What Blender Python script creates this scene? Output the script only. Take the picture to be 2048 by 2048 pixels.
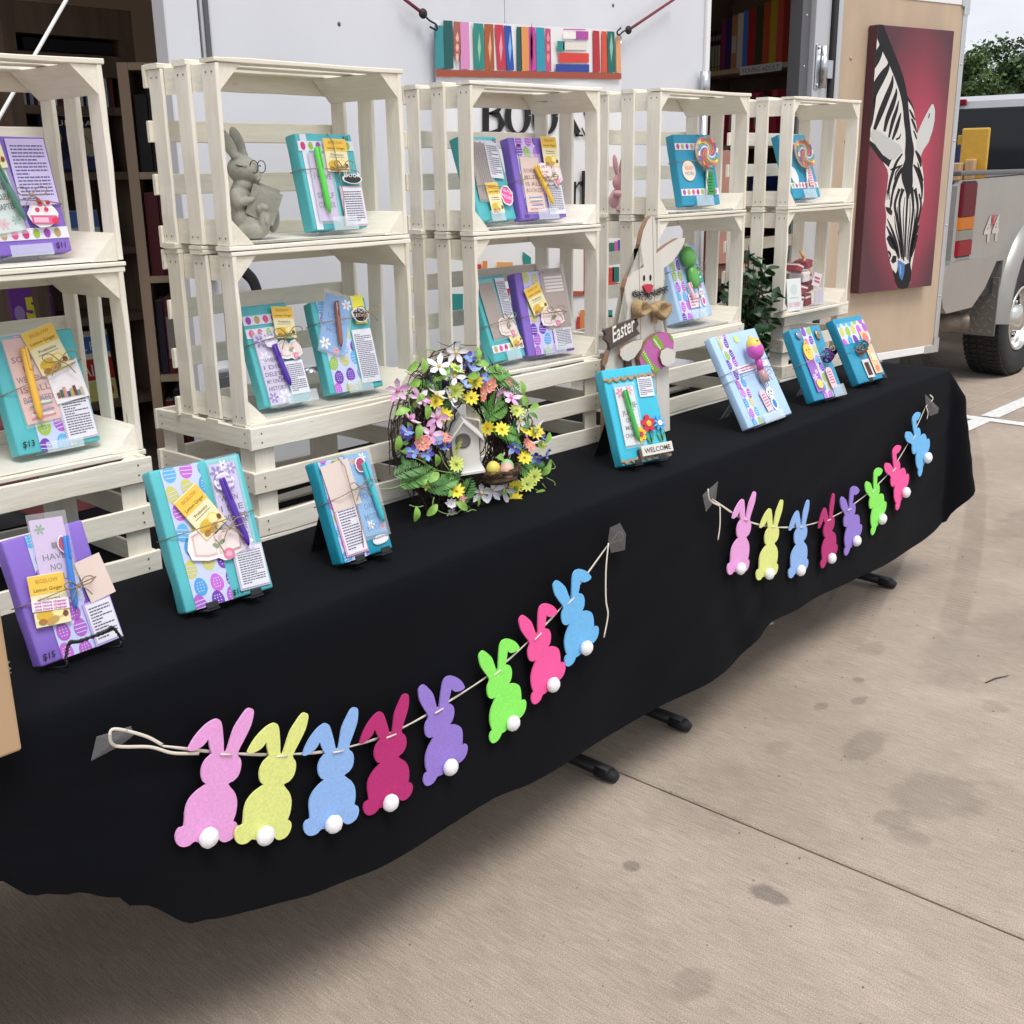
import bpy, bmesh, math, random
from mathutils import Vector, Matrix, noise
R = math.radians
random.seed(7)
sc = bpy.context.scene
for o in list(bpy.data.objects): bpy.data.objects.remove(o)
C = sc.collection

# ------------------------------------------------------------------ camera
CAM = Vector((-0.71729, -1.54651, 1.40381))
RT = Vector((0.67221537, -0.74020475, -0.01494739))
UP = Vector((0.22328581, 0.18344449, 0.95733566))
FW = Vector((0.70588238, 0.64687329, -0.28859142))
FPX = 2278.71                       # focal length in pixels of the 2048 px photograph
cd = bpy.data.cameras.new('camera'); cam = bpy.data.objects.new('camera', cd); C.objects.link(cam)
cd.sensor_width = 36; cd.lens = 36 * FPX / 2048; cd.clip_start = .02; cd.clip_end = 3000
m = Matrix((RT, UP, -FW)).transposed().to_4x4(); m.translation = CAM
cam.matrix_world = m
sc.camera = cam

# ------------------------------------------------------------------ sky, sun, exposure
w = bpy.data.worlds.new('World'); sc.world = w; w.use_nodes = True
nt = w.node_tree; nt.nodes.clear()
def wn(t, **k):
    n = nt.nodes.new(t)
    for a, b in k.items(): setattr(n, a, b)
    return n
SUN_EL, SUN_AZ = 62, 200            # bright overcast, brightest part high and behind the camera
sky = wn('ShaderNodeTexSky', sky_type='NISHITA', sun_disc=False, sun_elevation=R(SUN_EL), sun_rotation=R(SUN_AZ), air_density=1.2, dust_density=4.0, ozone_density=1.0)
tc = wn('ShaderNodeTexCoord'); mp = wn('ShaderNodeMapping'); mp.inputs['Scale'].default_value = (1, 1, 2.6)
nz = wn('ShaderNodeTexNoise'); nz.inputs['Scale'].default_value = 2.2; nz.inputs['Detail'].default_value = 7; nz.inputs['Roughness'].default_value = .55
cr = wn('ShaderNodeValToRGB'); cr.color_ramp.elements[0].position = .36; cr.color_ramp.elements[1].position = .66
cr.color_ramp.elements[0].color = (4.9, 5.15, 5.75, 1); cr.color_ramp.elements[1].color = (7.3, 7.4, 7.8, 1)
mx = wn('ShaderNodeMixRGB'); mx.inputs[0].default_value = .86
bg = wn('ShaderNodeBackground'); bg.inputs[1].default_value = .1
ow = wn('ShaderNodeOutputWorld')
L = nt.links.new
L(tc.outputs['Generated'], mp.inputs[0]); L(mp.outputs[0], nz.inputs['Vector']); L(nz.outputs['Fac'], cr.inputs[0])
L(sky.outputs[0], mx.inputs[1]); L(cr.outputs[0], mx.inputs[2]); L(mx.outputs[0], bg.inputs[0]); L(bg.outputs[0], ow.inputs[0])
sd = bpy.data.lights.new('sun', 'SUN'); sun = bpy.data.objects.new('sun', sd); C.objects.link(sun)
sd.energy = 1.5; sd.angle = R(25); sd.color = (1, .965, .91)
# direction towards the sun: same azimuth as the sky's sun_rotation (clockwise from +Y)
sdir = Vector((math.sin(R(SUN_AZ)) * math.cos(R(SUN_EL)), math.cos(R(SUN_AZ)) * math.cos(R(SUN_EL)), math.sin(R(SUN_EL))))
sun.rotation_euler = sdir.to_track_quat('Z', 'Y').to_euler()
sc.view_settings.view_transform = 'Standard'; sc.view_settings.look = 'None'
sc.view_settings.exposure = 0.66; sc.view_settings.gamma = 1; sc.view_settings.use_curve_mapping = False
sc.render.engine = 'CYCLES'
sc.cycles.max_bounces = 6; sc.cycles.transparent_max_bounces = 16

# ------------------------------------------------------------------ measuring helpers (photo pixel -> point on a known plane of the place)
def ray(px, py): return FW + RT * ((px - 1024) / FPX) + UP * ((1024 - py) / FPX)
def atz(px, py, z): d = ray(px, py); return CAM + d * ((z - CAM.z) / d.z)
def aty(px, py, y): d = ray(px, py); return CAM + d * ((y - CAM.y) / d.y)
def atx(px, py, x): d = ray(px, py); return CAM + d * ((x - CAM.x) / d.x)
def atp(px, py, P, n): d = ray(px, py); return CAM + d * ((P - CAM).dot(n) / d.dot(n))
def zm(x0, y0, s):                    # zoom window -> photo pixel
    return lambda a, b: (x0 + a * s, y0 + b * s)

# ------------------------------------------------------------------ materials
def srgb(h):
    h = h.lstrip('#'); o = []
    for i in (0, 2, 4):
        c = int(h[i:i+2], 16) / 255; o.append(c / 12.92 if c <= .04045 else ((c + .055) / 1.055) ** 2.4)
    return tuple(o)
MATS = {}
def mat(name, col, rough=.6, var=.0, vscale=20, bump=0, bscale=200, metal=0, spec=.5, stretch=None, sheen=0, coat=0, alpha=1, trans=0, col2=None, detail=4):
    """Principled material with an uneven colour (var, or a second colour) and fine relief"""
    if name in MATS: return MATS[name]
    if isinstance(col, str): col = srgb(col)
    if isinstance(col2, str): col2 = srgb(col2)
    M = bpy.data.materials.new(name); M.use_nodes = True; t = M.node_tree; b = t.nodes['Principled BSDF']
    b.inputs['Base Color'].default_value = (*col, 1); b.inputs['Roughness'].default_value = rough; b.inputs['Metallic'].default_value = metal
    b.inputs['Specular IOR Level'].default_value = spec; b.inputs['Sheen Weight'].default_value = sheen; b.inputs['Coat Weight'].default_value = coat
    b.inputs['Alpha'].default_value = alpha; b.inputs['Transmission Weight'].default_value = trans
    M.diffuse_color = (*col, 1)
    if var or bump or col2:
        g = t.nodes.new('ShaderNodeTexCoord'); mp = t.nodes.new('ShaderNodeMapping'); t.links.new(g.outputs['Object'], mp.inputs[0])
        if stretch: mp.inputs['Scale'].default_value = stretch
    if var or col2:
        n = t.nodes.new('ShaderNodeTexNoise'); n.inputs['Scale'].default_value = vscale; n.inputs['Detail'].default_value = detail
        t.links.new(mp.outputs[0], n.inputs['Vector'])
        r = t.nodes.new('ShaderNodeValToRGB'); r.color_ramp.elements[0].position = .3; r.color_ramp.elements[1].position = .7
        c2 = col2 or tuple(min(1, c * (1 + var)) for c in col); c1 = col if col2 else tuple(c * (1 - var) for c in col)
        r.color_ramp.elements[0].color = (*c1, 1); r.color_ramp.elements[1].color = (*c2, 1)
        t.links.new(n.outputs['Fac'], r.inputs[0]); t.links.new(r.outputs[0], b.inputs['Base Color'])
    if bump:
        n = t.nodes.new('ShaderNodeTexNoise'); n.inputs['Scale'].default_value = bscale; n.inputs['Detail'].default_value = 3
        t.links.new(mp.outputs[0], n.inputs['Vector'])
        k = t.nodes.new('ShaderNodeBump'); k.inputs['Strength'].default_value = bump; k.inputs['Distance'].default_value = .002
        t.links.new(n.outputs['Fac'], k.inputs['Height']); t.links.new(k.outputs[0], b.inputs['Normal'])
    MATS[name] = M
    return M
def pm(h, rough=.55, spec=.4): return mat('print_' + h.lstrip('#'), h, rough, spec=spec)      # plain printed / painted colour

# ------------------------------------------------------------------ mesh helpers
I4 = Matrix.Identity(4)
class MB:
    def __init__(s): s.v = []; s.f = []; s.m = []; s.mats = []; s.s = []
    def mi(s, m):
        if m not in s.mats: s.mats.append(m)
        return s.mats.index(m)
    def add(s, vs, fs, m, M=None, smooth=False):
        k = len(s.v); i = s.mi(m)
        s.v += [tuple(M @ Vector(v)) for v in vs] if M else [tuple(v) for v in vs]
        for f in fs: s.f.append([k + j for j in f]); s.m.append(i); s.s.append(smooth)
        return s
    def box(s, x0, x1, y0, y1, z0, z1, m, M=None, bev=0):
        if bev <= 0:
            vs = [(x, y, z) for x in (x0, x1) for y in (y0, y1) for z in (z0, z1)]
            return s.add(vs, [(0, 1, 3, 2), (4, 6, 7, 5), (0, 4, 5, 1), (2, 3, 7, 6), (0, 2, 6, 4), (1, 5, 7, 3)], m, M)
        bm = bmesh.new(); bmesh.ops.create_cube(bm, size=1)
        for v in bm.verts: v.co = ((x0 + x1) / 2 + v.co.x * (x1 - x0), (y0 + y1) / 2 + v.co.y * (y1 - y0), (z0 + z1) / 2 + v.co.z * (z1 - z0))
        bmesh.ops.bevel(bm, geom=bm.edges[:], offset=bev, segments=1 if bev < .004 else 2, affect='EDGES', profile=.5)
        bm.verts.index_update()
        s.add([v.co[:] for v in bm.verts], [[v.index for v in f.verts] for f in bm.faces], m, M); bm.free(); return s
    def prism(s, o, y0, y1, m, M=None, side=None):      # outline in x,z extruded along y (front at y0)
        n = len(o); vs = [(a, y0, b) for a, b in o] + [(a, y1, b) for a, b in o]
        area = sum(o[i][0] * o[(i + 1) % n][1] - o[(i + 1) % n][0] * o[i][1] for i in range(n))
        idx = list(range(n)) if area > 0 else list(range(n))[::-1]
        s.add(vs, [idx, [n + i for i in reversed(idx)]], m, M)
        k = len(s.v) - 2 * n; i2 = s.mi(side or m)
        for a in range(n):
            i, j = idx[a], idx[(a + 1) % n]
            s.f.append([k + j, k + i, k + n + i, k + n + j]); s.m.append(i2); s.s.append(False)
        return s
    def flat(s, o, y, m, M=None):                       # flat figure facing -y
        n = len(o); area = sum(o[i][0] * o[(i + 1) % n][1] - o[(i + 1) % n][0] * o[i][1] for i in range(n))
        if area < 0: o = o[::-1]
        return s.add([(a, y, b) for a, b in o], [list(range(n))], m, M)
    def tube(s, pts, r, m, n=6, M=None, closed=False, caps=True, flatn=None, smooth=True):
        pts = [Vector(p) for p in pts]; N = len(pts); rs = r if isinstance(r, (list, tuple)) else [r] * N
        vs = []; up = None
        for i, p in enumerate(pts):
            a = pts[(i - 1) % N] if (i or closed) else p; b = pts[(i + 1) % N] if (i < N - 1 or closed) else p
            d = (b - a); d = d.normalized() if d.length > 1e-9 else Vector((0, 0, 1))
            if up is None: up = d.orthogonal().normalized() if flatn is None else Vector(flatn)
            up = up - d * up.dot(d); up = up.normalized() if up.length > 1e-6 else d.orthogonal().normalized()
            q = d.cross(up)
            for k in range(n):
                t = 2 * math.pi * k / n; c, sn = math.cos(t), math.sin(t)
                vs.append(p + (up * c * (.22 if flatn is not None else 1) + q * sn) * rs[i])
        fs = []
        for i in range(N if closed else N - 1):
            for k in range(n):
                a = i * n + k; b = i * n + (k + 1) % n; c = ((i + 1) % N) * n + (k + 1) % n; d = ((i + 1) % N) * n + k
                fs.append((a, b, c, d))
        if caps and not closed: fs += [list(range(n))[::-1], [(N - 1) * n + k for k in range(n)]]
        return s.add(vs, fs, m, M, smooth)
    def sphere(s, c, r, m, seg=12, ring=8, M=None, smooth=True):
        r = (r, r, r) if isinstance(r, (int, float)) else r; vs = [(c[0], c[1], c[2] + r[2])]; fs = []
        for i in range(1, ring):
            t = math.pi * i / ring
            for k in range(seg):
                p = 2 * math.pi * k / seg; vs.append((c[0] + r[0] * math.sin(t) * math.cos(p), c[1] + r[1] * math.sin(t) * math.sin(p), c[2] + r[2] * math.cos(t)))
        vs.append((c[0], c[1], c[2] - r[2])); e = len(vs) - 1
        for k in range(seg):
            k2 = (k + 1) % seg; fs.append((0, 1 + k, 1 + k2)); fs.append((e, e - seg + k2, e - seg + k))
            for i in range(ring - 2): a = 1 + i * seg; fs.append((a + k, a + seg + k, a + seg + k2, a + k2))
        return s.add(vs, fs, m, M, smooth)
    def lathe(s, prof, m, n=24, M=None, smooth=True, close=False):       # profile (r, z) about z
        vs = []; fs = []; N = len(prof)
        for r_, z in prof:
            for k in range(n): t = 2 * math.pi * k / n; vs.append((r_ * math.cos(t), r_ * math.sin(t), z))
        for i in range(N - 1 if not close else N):
            for k in range(n):
                k2 = (k + 1) % n; j = (i + 1) % N; fs.append((i * n + k, i * n + k2, j * n + k2, j * n + k))
        return s.add(vs, fs, m, M, smooth)
    def build(s, name, parent=None, **kw):
        me = bpy.data.meshes.new(name); me.from_pydata(s.v, [], s.f); me.validate(); me.update()
        for x in s.mats: me.materials.append(x)
        if len(me.polygons) == len(s.m):
            me.polygons.foreach_set('material_index', s.m); me.polygons.foreach_set('use_smooth', s.s)
        o = bpy.data.objects.new(name, me); C.objects.link(o)
        if parent: o.parent = parent
        return tag(o, **kw)
def tag(o, label=None, cat=None, group=None, kind=None):
    if label: o['label'] = label
    if cat: o['category'] = cat
    if group: o['group'] = group
    if kind: o['kind'] = kind
    return o
def thing(name, label, cat, loc=(0, 0, 0), rotz=0, group=None, lean=0):
    o = bpy.data.objects.new(name, None); C.objects.link(o); o.empty_display_size = .05
    o.location = loc; o.rotation_euler = (-lean, 0, rotz)
    return tag(o, label, cat, group)
def copy_tree(o, parent=None):
    c = o.copy(); C.objects.link(c); c.parent = parent
    for ch in o.children: copy_tree(ch, c)
    return c
TX = {}
def text_mesh(txt, size=1, bold=0):
    k = (txt, bold)
    if k not in TX:
        cu = bpy.data.curves.new('t', 'FONT'); cu.body = txt; cu.size = 1; cu.resolution_u = 2; cu.offset = bold; cu.align_x = 'LEFT'
        o = bpy.data.objects.new('t', cu); me = bpy.data.meshes.new_from_object(o)
        TX[k] = ([v.co[:2] for v in me.vertices], [list(p.vertices) for p in me.polygons])
        bpy.data.objects.remove(o); bpy.data.curves.remove(cu); bpy.data.meshes.remove(me)
    return TX[k]
def text(mb, txt, x, z, size, m, y, M=None, bold=0, width=None, rot=0, shear=0, center=False):
    vs, fs = text_mesh(txt, 1, bold)
    if not vs: return
    W = max(v[0] for v in vs) - min(v[0] for v in vs)
    sx = size if width is None else width / max(W, 1e-6); c, s = math.cos(rot), math.sin(rot); ox = -W / 2 if center else 0
    out = []
    for a, b in vs: p = (a + ox + shear * b) * sx; q = b * size; out.append((x + p * c - q * s, y, z + p * s + q * c))
    mb.add(out, fs, m, M)
def ell(cx, cz, rx, rz, n=20, rot=0, egg=0):
    o = []
    for i in range(n):
        t = 2 * math.pi * i / n; a, b = rx * math.cos(t) * (1 - egg * math.sin(t)), rz * math.sin(t)
        o.append((cx + a * math.cos(rot) - b * math.sin(rot), cz + a * math.sin(rot) + b * math.cos(rot)))
    return o
def rect(x0, x1, z0, z1, rot=0):
    cx, cz = (x0 + x1) / 2, (z0 + z1) / 2; o = []
    for a, b in ((x0, z0), (x1, z0), (x1, z1), (x0, z1)):
        a -= cx; b -= cz; o.append((cx + a * math.cos(rot) - b * math.sin(rot), cz + a * math.sin(rot) + b * math.cos(rot)))
    return o
def stroke(pts, ws):                                    # ribbon outline of varying width
    ws = ws if isinstance(ws, (list, tuple)) else [ws] * len(pts); l = []; r = []
    for i, p in enumerate(pts):
        a = pts[max(i - 1, 0)]; b = pts[min(i + 1, len(pts) - 1)]; dx, dz = b[0] - a[0], b[1] - a[1]; n = math.hypot(dx, dz) or 1
        l.append((p[0] - dz / n * ws[i] / 2, p[1] + dx / n * ws[i] / 2)); r.append((p[0] + dz / n * ws[i] / 2, p[1] - dx / n * ws[i] / 2))
    return l + r[::-1]
def ribbon(mb, pts, ws, y, m, M=None):
    o = stroke(pts, ws); n = len(pts)
    vs = [(a, y, b) for a, b in o]; fs = [(i, i + 1, 2 * n - 2 - i, 2 * n - 1 - i) for i in range(n - 1)]
    mb.add(vs, [f[::-1] for f in fs], m, M)
def clip(o, x0, x1, z0, z1):
    for ax, lim, sg in ((0, x0, 1), (0, x1, -1), (1, z0, 1), (1, z1, -1)):
        q = []
        for i in range(len(o)):
            a, b = o[i - 1], o[i]; ia, ib = (a[ax] - lim) * sg >= 0, (b[ax] - lim) * sg >= 0
            if ia != ib:
                t = (lim - a[ax]) / (b[ax] - a[ax]); q.append((a[0] + t * (b[0] - a[0]), a[1] + t * (b[1] - a[1])))
            if ib: q.append(b)
        o = q
        if len(o) < 3: return []
    return o
def curve(pts, n=6):                                    # Catmull-Rom through points
    P = [Vector(p) for p in pts]; P = [P[0] * 2 - P[1]] + P + [P[-1] * 2 - P[-2]]; o = []
    for i in range(1, len(P) - 2):
        for k in range(n):
            t = k / n; a, b, c, d = P[i - 1], P[i], P[i + 1], P[i + 2]
            o.append(.5 * (2 * b + (c - a) * t + (2 * a - 5 * b + 4 * c - d) * t * t + (3 * b - a - 3 * c + d) * t ** 3))
    return o + [P[-2]]
# ------------------------------------------------------------------ ground: brushed concrete slabs with open joints, painted lines
def concrete(name):
    M = bpy.data.materials.new(name); M.use_nodes = True; t = M.node_tree; b = t.nodes['Principled BSDF']; N = t.nodes.new; K = t.links.new
    geo = N('ShaderNodeNewGeometry'); b.inputs['Roughness'].default_value = .85; b.inputs['Specular IOR Level'].default_value = .25
    def noise_(scale, detail=5, sc3=(1, 1, 1), rough=.6):
        mp = N('ShaderNodeMapping'); mp.inputs['Scale'].default_value = sc3; K(geo.outputs['Position'], mp.inputs[0])
        n = N('ShaderNodeTexNoise'); n.inputs['Scale'].default_value = scale; n.inputs['Detail'].default_value = detail; n.inputs['Roughness'].default_value = rough
        K(mp.outputs[0], n.inputs['Vector']); return n.outputs['Fac']
    def ramp(f, a, ca, c, cc):
        r = N('ShaderNodeValToRGB'); r.color_ramp.elements[0].position = a; r.color_ramp.elements[1].position = c
        r.color_ramp.elements[0].color = (*ca, 1) if len(ca) == 3 else ca; r.color_ramp.elements[1].color = (*cc, 1) if len(cc) == 3 else cc; K(f, r.inputs[0]); return r.outputs[0]
    def mul(a, c, f=1.0, mode='MULTIPLY'):
        x = N('ShaderNodeMixRGB'); x.blend_type = mode
        if isinstance(f, float): x.inputs[0].default_value = f
        else: K(f, x.inputs[0])
        K(a, x.inputs[1])
        if isinstance(c, tuple): x.inputs[2].default_value = (*c, 1)
        else: K(c, x.inputs[2])
        return x.outputs[0]
    def mth(op, a, c):
        x = N('ShaderNodeMath'); x.operation = op
        for i, v in enumerate((a, c)):
            if isinstance(v, (int, float)): x.inputs[i].default_value = v
            else: K(v, x.inputs[i])
        return x.outputs[0]
    col = ramp(noise_(1.3, 8), .32, (.36, .292, .232), .7, (.475, .397, .325))
    g = lambda v: (v, v, v)
    col = mul(col, ramp(noise_(230, 5, (1, .07, 1)), .3, g(.74), .7, g(1.2)), .75)     # broom strokes along Y
    col = mul(col, ramp(noise_(9, 6, (1, .5, 1)), .3, g(.9), .72, g(1.07)), .8)
    col = mul(col, ramp(noise_(420, 2), .34, g(.62), .62, g(1.22)), .9)
    col = mul(col, ramp(noise_(130, 2), .27, g(.6), .34, g(1.0)), .7)       # pits and grit
    sx = N('ShaderNodeSeparateXYZ'); K(geo.outputs['Position'], sx.inputs[0]); X, Y = sx.outputs[0], sx.outputs[1]
    wob = noise_(14, 4); wob = mth('MULTIPLY', mth('SUBTRACT', wob, .5), 1.1)
    stains = [(1.776, -.456, .11, .05, .30), (1.074, -.591, .032, .05, .62), (1.65, -.69, .13, .115, .28), (1.50, -.655, .05, .05, .26), (1.455, -.715, .035, .05, .22), (.97, -.323, .022, .022, .5),
              (2.35, -.2, .07, .04, .2), (2.2, -.62, .05, .04, .2), (2.45, -.72, .07, .05, .18), (2.75, -.55, .06, .05, .18), (3.0, -.75, .1, .08, .25), (2.0, -.33, .035, .02, .35), (1.9, -.27, .03, .018, .35), (2.12, -.27, .022, .02, .4), (3.3, -.45, .09, .04, .3), (1.62, -.3, .05, .03, .14), (1.3, -.3, .2, .13, .12), (2.6, -.45, .4, .16, .16), (.75, -.62, .06, .04, .25), (3.9, -.1, .3, .1, .18), (.6, -.9, .03, .02, .3), (1.95, -.95, .1, .05, .18)]
    for cx, cy, rx, ry, st in stains:
        dx = mth('DIVIDE', mth('SUBTRACT', X, cx), rx); dy = mth('DIVIDE', mth('SUBTRACT', Y, cy), ry)
        d = mth('SQRT', mth('ADD', mth('MULTIPLY', dx, dx), mth('MULTIPLY', dy, dy)), 0); d = mth('ADD', d, wob)
        f = ramp(d, .72, (st, st, st), 1.08, (0, 0, 0)); col = mul(col, (.30, .30, .32), f)
    # tyre tracks sweeping out from under the table
    for y0, sl, cv, wd, st in ((-.84, .32, .0215, .045, .75), (-.70, .32, .0215, .012, .55), (-.61, .32, .0215, .05, .5), (-1.06, .24, .03, .05, .45)):
        yc = mth('ADD', mth('MULTIPLY', mth('MULTIPLY', X, X), cv), mth('ADD', mth('MULTIPLY', X, sl * .52), y0 + .2))
        d = mth('DIVIDE', mth('ABSOLUTE', mth('SUBTRACT', Y, yc), 0), wd)
        tick = mth('SINE', mth('MULTIPLY', X, 260), 0); tick = mth('ADD', mth('MULTIPLY', tick, .3), .62)
        f = mth('MULTIPLY', mth('MULTIPLY', ramp(d, .7, (st, st, st), 1.1, (0, 0, 0)), tick), ramp(noise_(3, 3), .3, (.25, .25, .25), .55, (1, 1, 1)))
        gate = ramp(X, 2.3, (0, 0, 0), 2.9, (1, 1, 1)) if False else None
        xx = mth('MULTIPLY', f, mth('MINIMUM', mth('MAXIMUM', mth('SUBTRACT', X, 2.1), 0), 1)); col = mul(col, (.32, .31, .31), xx)
    K(col, b.inputs['Base Color'])
    h = mth('ADD', mth('MULTIPLY', noise_(240, 3, (1, .08, 1)), .6), mth('MULTIPLY', noise_(420, 2), .6))
    bp = N('ShaderNodeBump'); bp.inputs['Strength'].default_value = .45; bp.inputs['Distance'].default_value = .004; K(h, bp.inputs['Height']); K(bp.outputs[0], b.inputs['Normal'])
    return M
m_conc = concrete('brushed_concrete')
m_joint = mat('joint_dirt', (.07, .055, .045), .95, var=.5, vscale=120)
g = MB(); g.add([(-400, -400, -.012), (600, -400, -.012), (600, 600, -.012), (-400, 600, -.012)], [(0, 1, 2, 3)], m_joint)
ground = g.build('ground', kind='structure')
XJ = [-40, -7.86, -3.29, 1.27, 5.83, 10.4, 15, 60, 300]; YJ = [-200, -8.2, -3.63, .94, 5.5, 10, 60, 300]
for i in range(len(XJ) - 1):
    for j in range(len(YJ) - 1):
        b = MB(); bv = .006
        x0, x1, y0, y1 = XJ[i] + .0035, XJ[i + 1] - .0035, YJ[j] + .0035, YJ[j + 1] - .0035
        b.add([(x0 + bv, y0 + bv, 0), (x1 - bv, y0 + bv, 0), (x1 - bv, y1 - bv, 0), (x0 + bv, y1 - bv, 0), (x0, y0, -.005), (x1, y0, -.005), (x1, y1, -.005), (x0, y1, -.005), (x0, y0, -.03), (x1, y0, -.03), (x1, y1, -.03), (x0, y1, -.03)],
              [(0, 1, 2, 3), (4, 5, 1, 0), (5, 6, 2, 1), (6, 7, 3, 2), (7, 4, 0, 3), (8, 9, 5, 4), (9, 10, 6, 5), (10, 11, 7, 6), (11, 8, 4, 7)], m_conc)
        b.build('slab', ground)
m_line = mat('worn_white_road_paint', (.72, .72, .70), .7, var=.14, vscale=30, bump=.3, bscale=150)
def line(x0, x1, y0, y1): return [(x0, y0, .004), (x1, y0, .004), (x1, y1, .004), (x0, y1, .004)]
lo = MB(); lo.add(line(3.9, 5.72, .70, .80), [(0, 1, 2, 3)], m_line); lo.add(line(5.72, 5.81, -2.6, .90), [(0, 1, 2, 3)], m_line); lo.add(line(5.845, 10.3, .70, .80), [(0, 1, 2, 3)], m_line)
lo.build('painted_line', ground, label='worn white parking bay lines crossing in front of the pickup')

# ------------------------------------------------------------------ trailer (white box trailer, two openings in the side that faces us)
TW, TF, TT = 1.0, .48, 2.42          # wall plane y, floor z, roof z
m_white = mat('trailer_white_paint', (.67, .685, .725), .3, var=.05, vscale=2.2, spec=.5, bump=.08, bscale=5, detail=6)
m_alu = mat('brushed_aluminium', (.62, .63, .65), .38, metal=.9, var=.08, vscale=60, stretch=(1, 1, .05))
m_grey = mat('grey_jamb_paint', (.10, .10, .11), .5)
m_black = mat('black_rubber', (.012, .012, .014), .6)
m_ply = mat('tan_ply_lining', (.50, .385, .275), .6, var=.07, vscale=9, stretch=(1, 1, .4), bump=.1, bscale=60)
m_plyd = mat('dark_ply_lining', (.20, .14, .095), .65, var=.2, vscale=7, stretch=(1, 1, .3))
m_floor = mat('dark_plank_floor', (.09, .07, .06), .6, var=.3, vscale=12, stretch=(.15, 1, 1))
m_steel = mat('zinc_steel', (.55, .57, .60), .3, metal=1)
tr = thing('box_trailer', 'white box trailer with two open side doorways behind the cream crates', 'trailer', (0, 0, 0))
def part(name, parent, fn, **k): b = MB(); fn(b); return b.build(name, parent, **k)
part('wall_panel', tr, lambda b: b.box(1.003, 2.062, TW, TW + .05, TF - .1, TT, m_white))
part('wall_panel', tr, lambda b: b.box(2.065, 3.16, TW, TW + .05, TF - .1, TT, m_white))
part('door_post', tr, lambda b: b.box(.88, .972, TW - .005, TW + .05, TF - .1, TT, m_white, bev=.003))
part('trim_strip', tr, lambda b: (b.box(.974, 1.001, TW - .012, TW + .04, TF - .1, TT, m_alu, bev=.002), b.box(.981, .994, TW - .015, TW - .0125, TF - .1, TT, m_grey)))
part('trim_strip', tr, lambda b: b.box(3.162, 3.188, TW - .014, TW + .055, TF - .1, TT, mat('white_trim', (.8, .8, .8), .4), bev=.003))
part('door_jamb', tr, lambda b: b.box(3.915, 3.985, TW + .01, TW + .07, TF - .1, TT, m_grey, bev=.002))
part('hinge_post', tr, lambda b: (b.box(3.988, 4.118, TW - .015, TW + .06, TF - .1, TT, mat('post_light_grey', (.52, .53, .55), .35, metal=.3), bev=.004)))
part('door_seal', tr, lambda b: b.box(4.121, 4.158, TW - .03, TW + .05, TF - .1, TT, m_black, bev=.006))
part('wall_panel', tr, lambda b: b.box(4.162, 4.9, TW + .012, TW + .05, TF - .1, TT, m_white))
part('header', tr, lambda b: (b.box(3.19, 3.913, TW + .003, TW + .05, 2.2, TT, m_white), b.box(-2.3, .878, TW + .003, TW + .05, 2.2, TT, m_white)))
part('sill', tr, lambda b: (b.box(3.19, 3.913, TW + .004, TW + .05, TF - .1, TF - .004, m_alu), b.box(-2.3, .878, TW + .004, TW + .05, TF - .1, TF - .004, m_alu)))
part('wall_panel', tr, lambda b: b.box(-3.0, -2.302, TW, TW + .05, TF - .1, TT, m_white))
part('front_wall', tr, lambda b: b.box(4.902, 4.95, TW + .012, 3.25, TF - .1, TT, m_white))
part('back_wall', tr, lambda b: b.box(-3.0, 4.9, 3.2, 3.25, TF - .1, TT, m_ply))
VX = ((.3, .75), (3.3, 3.75)); VY = (1.75, 2.2)                # two unseen open roof vents, added to let daylight into the dark interior
for x0, x1 in ((-3.06, VX[0][0]), (VX[0][1], VX[1][0]), (VX[1][1], 4.96)): part('roof_panel', tr, lambda b: b.box(x0 + .001, x1 - .001, TW - .02, 3.27, TT + .002, TT + .05, m_white))
for x0, x1 in VX:
    part('roof_panel', tr, lambda b: (b.box(x0, x1, TW - .02, VY[0], TT + .002, TT + .05, m_white), b.box(x0, x1, VY[1], 3.27, TT + .002, TT + .05, m_white)))
    part('added_vent_lid', tr, lambda b: b.box(0, x1 - x0, 0, VY[1] - VY[0], 0, .015, m_white, Matrix.Translation((x0, VY[1], TT + .06)) @ Matrix.Rotation(R(65), 4, 'X')))
fl = part('floor', tr, lambda b: b.box(-3.0, 4.9, TW + .052, 3.2, TF - .1, TF - .02, m_grey))
for i in range(14):
    y0 = TW + .054 + i * .152
    part('plank', fl, lambda b: b.box(-2.99, 4.89, y0, min(y0 + .148, 3.198), TF - .018, TF, m_floor))
part('chassis_beam', tr, lambda b: (b.box(-3, 5.6, 1.2, 1.28, .3, .376, m_black), b.box(-3, 5.6, 2.9, 2.98, .3, .376, m_black)))
for x in (-.6, .25):
    b = MB(); Mw = Matrix.Translation((x, 1.2, .34)) @ Matrix.Rotation(R(90), 4, 'X')
    b.lathe([(.18, -.08), (.31, -.09), (.34, -.06), (.34, .06), (.31, .09), (.18, .08)], m_black, 28, Mw, close=True); b.lathe([(.02, .05), (.17, .03), (.18, .08)], m_alu, 20, Mw); b.build('wheel', tr)
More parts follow.
